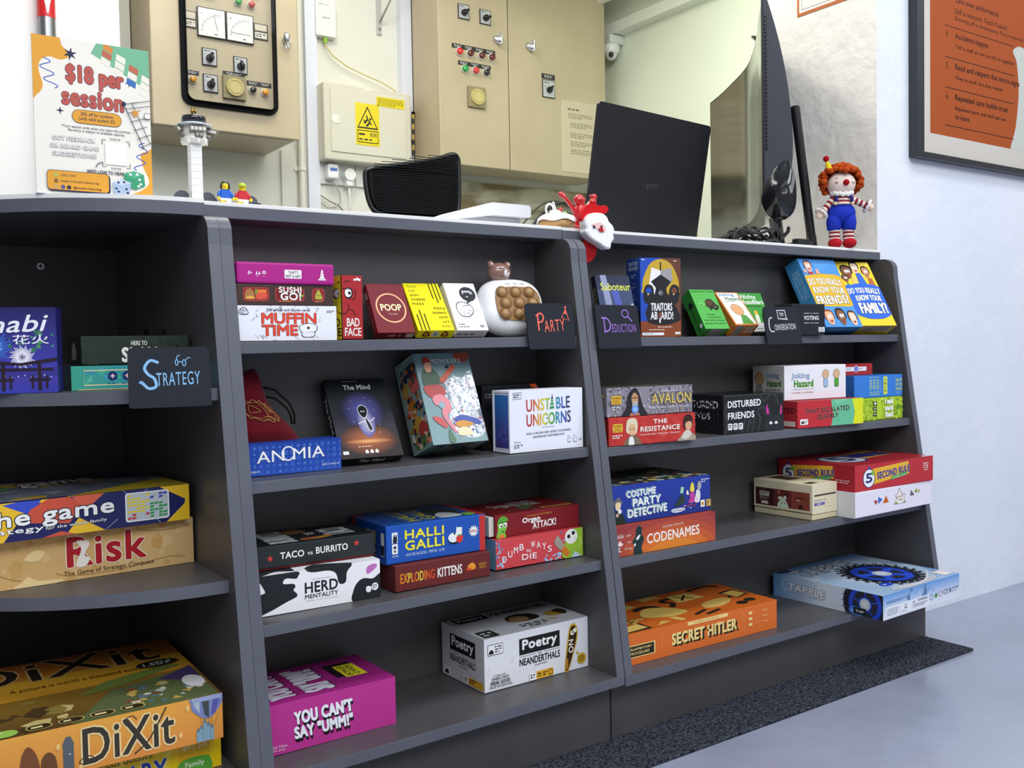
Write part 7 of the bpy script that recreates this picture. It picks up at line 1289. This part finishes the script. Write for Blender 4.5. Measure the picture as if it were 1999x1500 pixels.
for x0, x1 in ((.484, .5215), (.7035, .7505)):
    m = MB(); m.box((x0, yy-.003, 1.655), (x1, yy, 1.706), '#3a332a', 'plastic', .0006); f = vface(m, x0, x1, 1.655, 1.706, yy-.0031); f.r(.08, .55, .92, .94, '#cfc8b4'); f.r(.08, .08, .92, .45, '#d8d4c8'); f.tiny(.15, .15, .85, .38, 2, '#5a5648'); m.build('label_plate', T)
knob(T, .559, 1.574, yy, .047, .054, .3); knob(T, .6567, 1.577-.014, yy, .045, .054, -.2); knob(T, .560, 1.493, yy, .047, .056, .1); buzzer(T, .6335, 1.489, yy, .073)
labelstrip(T, .60, .67, 1.5325, yy, .014, 1); labelstrip(T, .485, .525, 1.519, yy, .013, 1); labelstrip(T, .676, .757, 1.513, yy, .014, 2)
lamp(T, .5046, 1.497, yy, '#c98a14', 'indicator_lamp', 'amber lamp'); lamp(T, .694, 1.4905, yy, '#1a1414', 'push_button', 'black button'); lamp(T, .7345, 1.4886, yy, '#e0982c', 'indicator_lamp', 'orange lamp')
lamp(T, .6547, 1.7615, yy, '#2f9a44', 'push_button', 'green button'); lamp(T, .697, 1.7595, yy, '#b0282c', 'push_button', 'red button'); lamp(T, .566, 1.768, yy, '#b8a88a', 'push_button', 'pale button'); labelstrip(T, .63, .72, 1.787, yy, .014, 2)
gm = bpy.data.materials.new('window_glass'); t_, b_ = nt(gm); b_.inputs['Base Color'].default_value = (.02, .02, .02, 1); b_.inputs['Roughness'].default_value = .03; b_.inputs['Alpha'].default_value = .05; b_.inputs['Specular IOR Level'].default_value = .6
MATS['window_glass'] = gm
m = MB(); m.prism(Bq, lambda a, b, d: (a, d, b), y-.0295, y-.0285, 'fff', 'window_glass'); m.add([(a, y-.010, b) for a, b in Bq]+[(a, y-.0295, b) for a, b in Bq], [[i, (i+1) % n, n+(i+1) % n, n+i] for i in range(n)], '#17181a', 'matte'); m.build('window_pane', T)
m = MB(); m.cyl((.812, y, 1.668), (.812, y-.012, 1.668), .014, .013, '#c8c9ca', 'metal', 18); m.sph((.808, y-.02, 1.672), (.011, .01, .018), '#d4d5d6', 'metal', 14); m.tube([(.806, y-.024, 1.655), (.812, y-.026, 1.638), (.803, y-.026, 1.632), (.80, y-.024, 1.65)], .003, '#c8c9ca', 'metal', 8); lab(m.build('lock', T), 'chrome lock with a hanging loop')
y = 1.689
T = thing('electrical_cabinet', 'large beige double door electrical cabinet with rows of lamps on the back wall', 'cabinet', (1.84, 1.8, 1.34), 'beige electrical cabinets')
m = MB(); m.box((1.4325, y+.018, 1.352), (2.238, 1.884, 2.58), 'fff', 'cabinet_paint', .002); m.box((1.45, 1.884, 1.40), (2.22, BACK-.001, 2.5), 'fff', 'cabinet_paint'); m.build('body', T)
m = MB(); m.box((1.432, y, 1.345), (1.7455, y+.017, 2.58), 'fff', 'cabinet_paint', .003); m.build('door', T)
m = MB(); m.box((1.7495, y, 1.345), (2.239, y+.017, 2.58), 'fff', 'cabinet_paint', .003); m.build('door', T)
knob(T, 1.544, 1.915, y, .05, .056, .9); knob(T, 1.6404, 1.912, y, .05, .056, 1.3); latch(T, 1.692, 1.838, y); latch(T, 1.8457, 1.836, y)
labelstrip(T, 1.490, 1.684, 1.784, y, .016, 4); labelstrip(T, 1.5157, 1.662, 1.7245, y, .015, 3)
for x, c, l_ in ((1.5205, '#d8161e', 'bright red lamp'), (1.568, '#5a1216', 'dark red lamp'), (1.6195, '#5a1216', 'dark red lamp'), (1.6655, '#5a1216', 'dark red lamp')): lamp(T, x, 1.764, y, c, 'indicator_lamp', l_, .0165)
for x, c, l_ in ((1.5428, '#1f9a44', 'green button'), (1.591, '#c8302c', 'red button'), (1.6396, '#1c1616', 'black button')): lamp(T, x, 1.703, y, c, 'push_button', l_, .0165)
buzzer(T, 1.5925, 1.603, y, .078); knob(T, 1.9385, 1.683, y, .062, .07, .5); labelstrip(T, 1.906, 1.971, 1.732, y, .02, 1)
m = MB(); m.box((2.0, y-.0012, 1.364), (2.193, y-.0002, 1.652), '#c9bfa4', 'paper'); f = vface(m, 2.0, 2.193, 1.364, 1.652, y-.00125)
f.tiny(.18, .86, .75, .9, 1, '#6a6250', 3)
for k, v in enumerate((.8, .67, .53, .41, .3)): f.tiny(.25 if k else .2, v-.05, .86, v+.03, 3, '#6f6753', k+4, .4)
m.build('paper_notice', T)
# cable tray stained ledge under the right cabinet
# ---------------------------------------------------------------- distribution board
T = thing('distribution_board', 'small cream wall box with a yellow falling hazard sign', 'electrical box', (1.22, 1.88, 1.345)); y = 1.843
m = MB(); m.box((1.04, y, 1.346), (1.398, BACK, 1.624), '#d4d0be', 'paint', .006); m.build('box', T)
m = MB(); m.box((1.0655, y-.004, 1.376), (1.3725, y+.001, 1.606), '#d7d4c3', 'paint', .002); m.build('door', T)
m = MB(); m.box((1.162, y-.0052, 1.410), (1.259, y-.0042, 1.5635), '#e6d21e', 'gloss'); f = vface(m, 1.162, 1.259, 1.410, 1.5635, y-.0053, 'gloss')
f.p([(.06, .4), (.94, .4), (.5, .94)], '#1d1b12'); f.p([(.13, .435), (.87, .435), (.5, .88)], '#e6d21e'); f.l([(.36, .52), (.5, .62), (.6, .58), (.52, .5), (.44, .46)], .05, '#1d1b12'); f.c(.62, .64, .03, '#1d1b12'); f.l([(.5, .62), (.46, .72)], .035, '#1d1b12'); f.l([(.42, .56), (.34, .6)], .035, '#1d1b12'); f.l([(.56, .56), (.68, .5)], .03, '#1d1b12')
f.rr(.06, .06, .94, .36, '#1d1b12', .1); f.rr(.085, .08, .915, .34, '#e6d21e', .1); f.tiny(.12, .22, .5, .3, 1, '#1d1b12', 2); f.t('危险', .58, .21, .88, .31, '#1d1b12', .03); f.tiny(.12, .11, .88, .17, 1, '#1d1b12', 5); lab(m.build('hazard_sticker', T), 'yellow hazard sticker')
m = MB(); m.box((1.2495, y-.0052, 1.5605), (1.3665, y-.0042, 1.596), '#e6d21e', 'gloss'); vface(m, 1.2495, 1.3665, 1.5605, 1.596, y-.0053).tiny(.04, .1, .96, .9, 5, '#5a5212', 3, .4); lab(m.build('notice_sticker', T), 'yellow notice sticker')
m = MB(); m.cyl((1.083, y-.004, 1.4925), (1.083, y-.0065, 1.4925), .017, .016, '#eceade', n=24); m.box((1.085, y-.0068, 1.478), (1.098, y-.004, 1.507), '#e4e2d6', 'plastic', .001); m.build('lock_cover', T)
m = MB(); m.rr = None; m.box((1.20, y-.0008, 1.6125), (1.232, y, 1.6195), '#eceae0', 'plastic'); m.build('tag', T)
# sockets and plugs
def socket(x0, x1, z0, z1, label, n):
    T = thing('wall_socket', label, 'socket', ((x0+x1)/2, 1.91, z0), 'white wall sockets'); m = MB(); m.box((x0, 1.908, z0), (x1, BACK, z1), '#e6e6e0', 'plastic', .003)
    for k in range(n): cx = x0+(k+.5)*(x1-x0)/n; m.box((cx-.008, 1.9065, z1-.018), (cx+.004, 1.908, z1-.006), '#f0f0ea', 'plastic', .001)
    m.build('plate', T); return T
socket(1.0445, 1.1895, 1.268, 1.350, 'double white wall socket with two plugs under the cream hazard box', 2); T = socket(1.1925, 1.2785, 1.268, 1.350, 'single white wall socket with a small red light beside the double socket', 1)
m = MB(); m.sph((1.235, 1.907, 1.293), .0025, '#d8643c', 'shiny', 8); lab(m.build('indicator_light', T), 'small red indicator')
T = thing('power_plug', 'white plug with a blue label and grey cable in the double socket', 'plug', (1.083, 1.88, 1.28)); m = MB(); m.box((1.063, 1.868, 1.283), (1.105, 1.9075, 1.336), '#f0f0f2', 'plastic', .006); f = vface(m, 1.07, 1.098, 1.31, 1.322, 1.8679); f.r(0, 0, 1, 1, '#5a78b8'); m.build('plug_body', T)
m = MB(); m.tube(spline2 := [(1.085, 1.885, 1.281), (1.10, 1.888, 1.262), (1.118, 1.893, 1.235), (1.12, 1.895, 1.205), (1.10, 1.898, 1.185), (1.07, 1.90, 1.18), (1.045, 1.905, 1.20)], .0032, '#b4b2ac', 'plastic', 8); m.tube([(1.046, 1.905, 1.225), (1.08, 1.9, 1.205), (1.115, 1.898, 1.19), (1.14, 1.9, 1.165)], .0028, '#8f8d88', 'plastic', 8); m.build('cable', T)
T = thing('power_plug', 'white plug with a white cable hanging straight down from the double socket', 'plug', (1.155, 1.88, 1.25)); m = MB(); m.cyl((1.153, 1.9075, 1.305), (1.153, 1.872, 1.305), .025, .022, '#eeeeec', n=24); m.box((1.14, 1.876, 1.262), (1.166, 1.905, 1.30), '#eeeeec', 'plastic', .004); m.build('plug_body', T)
m = MB(); m.tube([(1.153, 1.89, 1.265), (1.156, 1.89, 1.23), (1.158, 1.892, 1.19), (1.166, 1.895, 1.15), (1.17, 1.9, 1.0)], .0036, '#eceae4', 'plastic', 8); m.build('cable', T)
# network box with yellow cable
T = thing('network_box', 'small white network box on the back wall with a yellow cable', 'network box', (1.08, 1.90, 1.80)); m = MB(); m.box((1.039, 1.888, 1.80), (1.119, BACK, 1.935), '#e9e9e7', 'plastic', .004); f = vface(m, 1.039, 1.119, 1.80, 1.935, 1.8878); f.tiny(.15, .82, .7, .87, 1, '#a8a8a8', 2); f.tiny(.3, .47, .72, .52, 2, '#5a5a5a', 4); m.build('case', T)
m = MB(); m.tube(spline3 := [Vector(p) for p in ((1.077, 1.90, 1.79), (1.08, 1.895, 1.765), (1.105, 1.893, 1.735), (1.16, 1.893, 1.705), (1.23, 1.893, 1.685), (1.30, 1.893, 1.668), (1.355, 1.893, 1.645), (1.375, 1.895, 1.624))], .0026, '#cfc88a', 'plastic', 8); lab(m.build('cable', T), 'pale yellow cable')
m = MB(); m.box((1.071, 1.893, 1.778), (1.084, 1.906, 1.80), '#8ab83c', 'plastic', .001); lab(m.build('connector', T), 'green connector')
# metal bracket
m = MB(); m.box((1.298, 1.913, 1.852), (1.318, BACK, 2.2), '#b8b9b6', 'paint', .002); m.tube([(1.308, 1.906, 1.90), (1.318, 1.85, 1.955), (1.33, 1.75, 2.05)], .004, '#b0b1ae', 'paint', 8); m.cyl((1.308, 1.914, 1.874), (1.308, 1.909, 1.874), .005, col='#8a8b88', n=12)
tag(m.build('wall_bracket'), 'pale grey metal bracket screwed high on the back wall', 'bracket')
# vertical white pipe with clamp
T = thing('wall_pipe', 'thin cream conduit pipe running up the back wall with a clamp', 'pipe', (.972, 1.9, 0)); m = MB(); m.cyl((.972, 1.893, 0), (.972, 1.893, 1.349), .0115, col='#e6e3d4', n=16); m.cyl((.972, 1.893, 1.349), (.972, 1.893, 2.6), .0115, col='#e6e3d4', n=16); m.build('conduit', T)
m = MB(); m.cyl((.972, 1.893, 1.305), (.972, 1.893, 1.318), .0155, col='#eceada', n=18); m.cyl((.953, 1.90, 1.312), (.953, BACK, 1.312), .008, col='#eceada', n=14); m.build('clamp', T)
# striped cable by the cabinet
m = MB()
for k in range(8): m.cyl((1.4185+.001*k*.3, 1.87, 1.40+k*.02), (1.4185+.001*k*.3, 1.87, 1.42+k*.02), .005, col='#c8a83c' if k % 2 else '#1c1a18', n=10)
m.sph((1.421, 1.868, 1.562), (.008, .008, .006), '#1c1a18', 'matte', 10); m.box((1.415, 1.87, 1.45), (1.424, 1.886, 1.46), '#1c1a18', 'plastic')
tag(m.build('striped_cable'), 'short black and yellow cable hanging between the hazard box and the large cabinet', 'cable')
# red arrow pipe at the left
T = thing('marker_pole', 'grey pole with a red band and white arrow beside the white column', 'pole', (.108, 1.67, 0)); m = MB(); m.cyl((.108, 1.672, 0), (.108, 1.672, 1.627), .024, col='#8b8e92', mat='metal', n=24); m.build('grey_pole', T)
m = MB(); m.cyl((.108, 1.672, 1.627), (.108, 1.672, 1.80), .0245, col='#c81e24', mat='gloss', n=24); P = [(-.022, 1.69), (0, 1.633), (.022, 1.69), (.009, 1.685), (.009, 1.78), (-.009, 1.78), (-.009, 1.685)]
tri = tessellate_polygon([[Vector((a, b, 0)) for a, b in P]]); m.add([(.108+a, 1.672-sqrt(max(0, .0252**2-a*a))-.0006, b) for a, b in P], [list(q) for q in tri], '#f2f0ee', 'gloss'); lab(m.build('arrow_band', T), 'red band with white arrow'); m = MB(); m.cyl((.108, 1.672, 1.80), (.108, 1.672, 2.6), .024, col='#8b8e92', mat='metal', n=24); m.build('grey_pole', T)
# dome camera and switch on the side wall
T = thing('dome_camera', 'white dome security camera high on the greenish side wall', 'camera', (2.31, 1.72, 1.86)); m = MB(); m.box((2.27, 1.69, 1.925), (2.3495, 1.76, 1.962), '#d4d6d4', 'plastic', .006); m.build('bracket', T); m = MB(); m.lathe([(0, 1.926), (.034, 1.926), (.036, 1.915), (.035, 1.895), (.028, 1.885), (0, 1.884)], (2.302, 1.722, 0), '#e4e6e2', 'plastic', 24); m.build('housing', T)
m = MB(); m.sph((2.302, 1.722, 1.885), (.026, .026, .024), '#d9dbd8', 'shiny', 20); m.sph((2.286, 1.703, 1.879), (.011, .011, .012), '#15161a', 'shiny', 14); m.build('dome', T)
T = thing('wall_switch', 'small white switch with a black cable on the side wall behind the television', 'switch', (2.34, .965, 1.72)); m = MB(); m.box((2.338, .95, 1.70), (2.3495, 1.0, 1.775), '#e4e6dc', 'plastic', .002); m.build('plate', T); m = MB(); m.tube([(2.335, .985, 1.765), (2.325, .965, 1.755), (2.322, .95, 1.735), (2.33, .945, 1.72)], .005, '#1a1b1e', 'plastic', 8); m.build('cable', T)
# ---------------------------------------------------------------- pictures on the walls
T = thing('framed_poster', 'black framed orange rules poster on the blue-white wall', 'poster', (1.94, -.09, 1.078)); yf = -.0765
X0, X1, Z0, Z1 = 1.637, 2.24, 1.078, 1.94; w_ = .030
m = MB(); m.box((X0, yf-.022, Z0), (X0+w_, yf, Z1), '#26282e', 'plastic', .0015); m.box((X1-w_, yf-.022, Z0), (X1, yf, Z1), '#26282e', 'plastic', .0015); m.box((X0+w_, yf-.022, Z0), (X1-w_, yf, Z0+.014), '#26282e', 'plastic', .0015); m.box((X0+w_, yf-.022, Z1-.014), (X1-w_, yf, Z1), '#26282e', 'plastic', .0015); m.build('frame', T)
m = MB(); m.box((X0+w_, yf-.012, Z0+.014), (X1-w_, yf-.004, Z1-.014), '#ddd6cc', 'paper'); a0, a1, b0, b1 = 1.706, X1-w_-.035, 1.141, 1.88
f = vface(m, a0, a1, b0, b1, yf-.0121); f.r(0, 0, 1, 1, '#b4541f'); f.b([(.78, -.02), (.83, .08), (.86, .2), (.84, .3), (.8, .34), (.9, .36), (1.03, .3), (1.03, -.02)], '#d4d8d0'); K = '#3a1c14'
u = lambda x: (x-a0)/(a1-a0); v = lambda z: (z-b0)/(b1-b0)
for zr in (1.402, 1.328, 1.256, 1.166): f.r(u(1.768), v(zr), u(2.085), v(zr)+.0028, K)
def rule(zr, n, head, subs):
    if n: f.t(n, u(1.772), v(zr-.024), u(1.783), v(zr-.009), K, .0)
    f.t(head, u(1.812), v(zr-.026), u(1.812+.0094*len(head)), v(zr-.008), K, .02)
    for i, s in enumerate(subs): f.t(s, u(1.812), v(zr-.048-i*.019), u(1.812+.0073*len(s)), v(zr-.036-i*.019), K, .0)
rule(1.486, '3.', 'Care over performance', ('Skill is welcome. Teach if asked.', 'Showing off is unnecessary. Fun is required.')); rule(1.400, '4.', 'Accidents happen', ('Tell a staff so we can fix it together',)); rule(1.326, '5.', 'Read and respect the micro-signs', ("They're small, but they matter",)); rule(1.253, '6.', 'Repeated care builds trust', ("Repeated harm, and we'll ask you", 'to leave.'))
m.build('print', T)
gp = bpy.data.materials.new('poster_glass'); t_, b_ = nt(gp); b_.inputs['Base Color'].default_value = (.02, .02, .02, 1); b_.inputs['Roughness'].default_value = .02; b_.inputs['Alpha'].default_value = .05; MATS['poster_glass'] = gp
m = MB(); m.box((X0+w_, yf-.0175, Z0+.014), (X1-w_, yf-.0165, Z1-.014), 'fff', 'poster_glass'); m.build('glass', T)
m = MB(); m.box((1.5132, -.062, 1.440), (1.5144, .139, 1.73), '#c2703c', 'paper'); f = Face(m, (1.5131, .139, 1.44), (0, -.201, 0), (0, 0, .29), 'paper'); f.r(.03, .025, .97, .975, '#f0ece2'); f.r(.065, .045, .935, .955, '#3a3a34'); f.r(.07, .049, .93, .951, '#f2eee6')
f.tiny(.2, .3, .8, .7, 8, '#6a5a4a', 3, .4, 'c'); tag(m.build('wall_poster'), 'white poster with an orange border on the plaster end of the wall', 'poster')
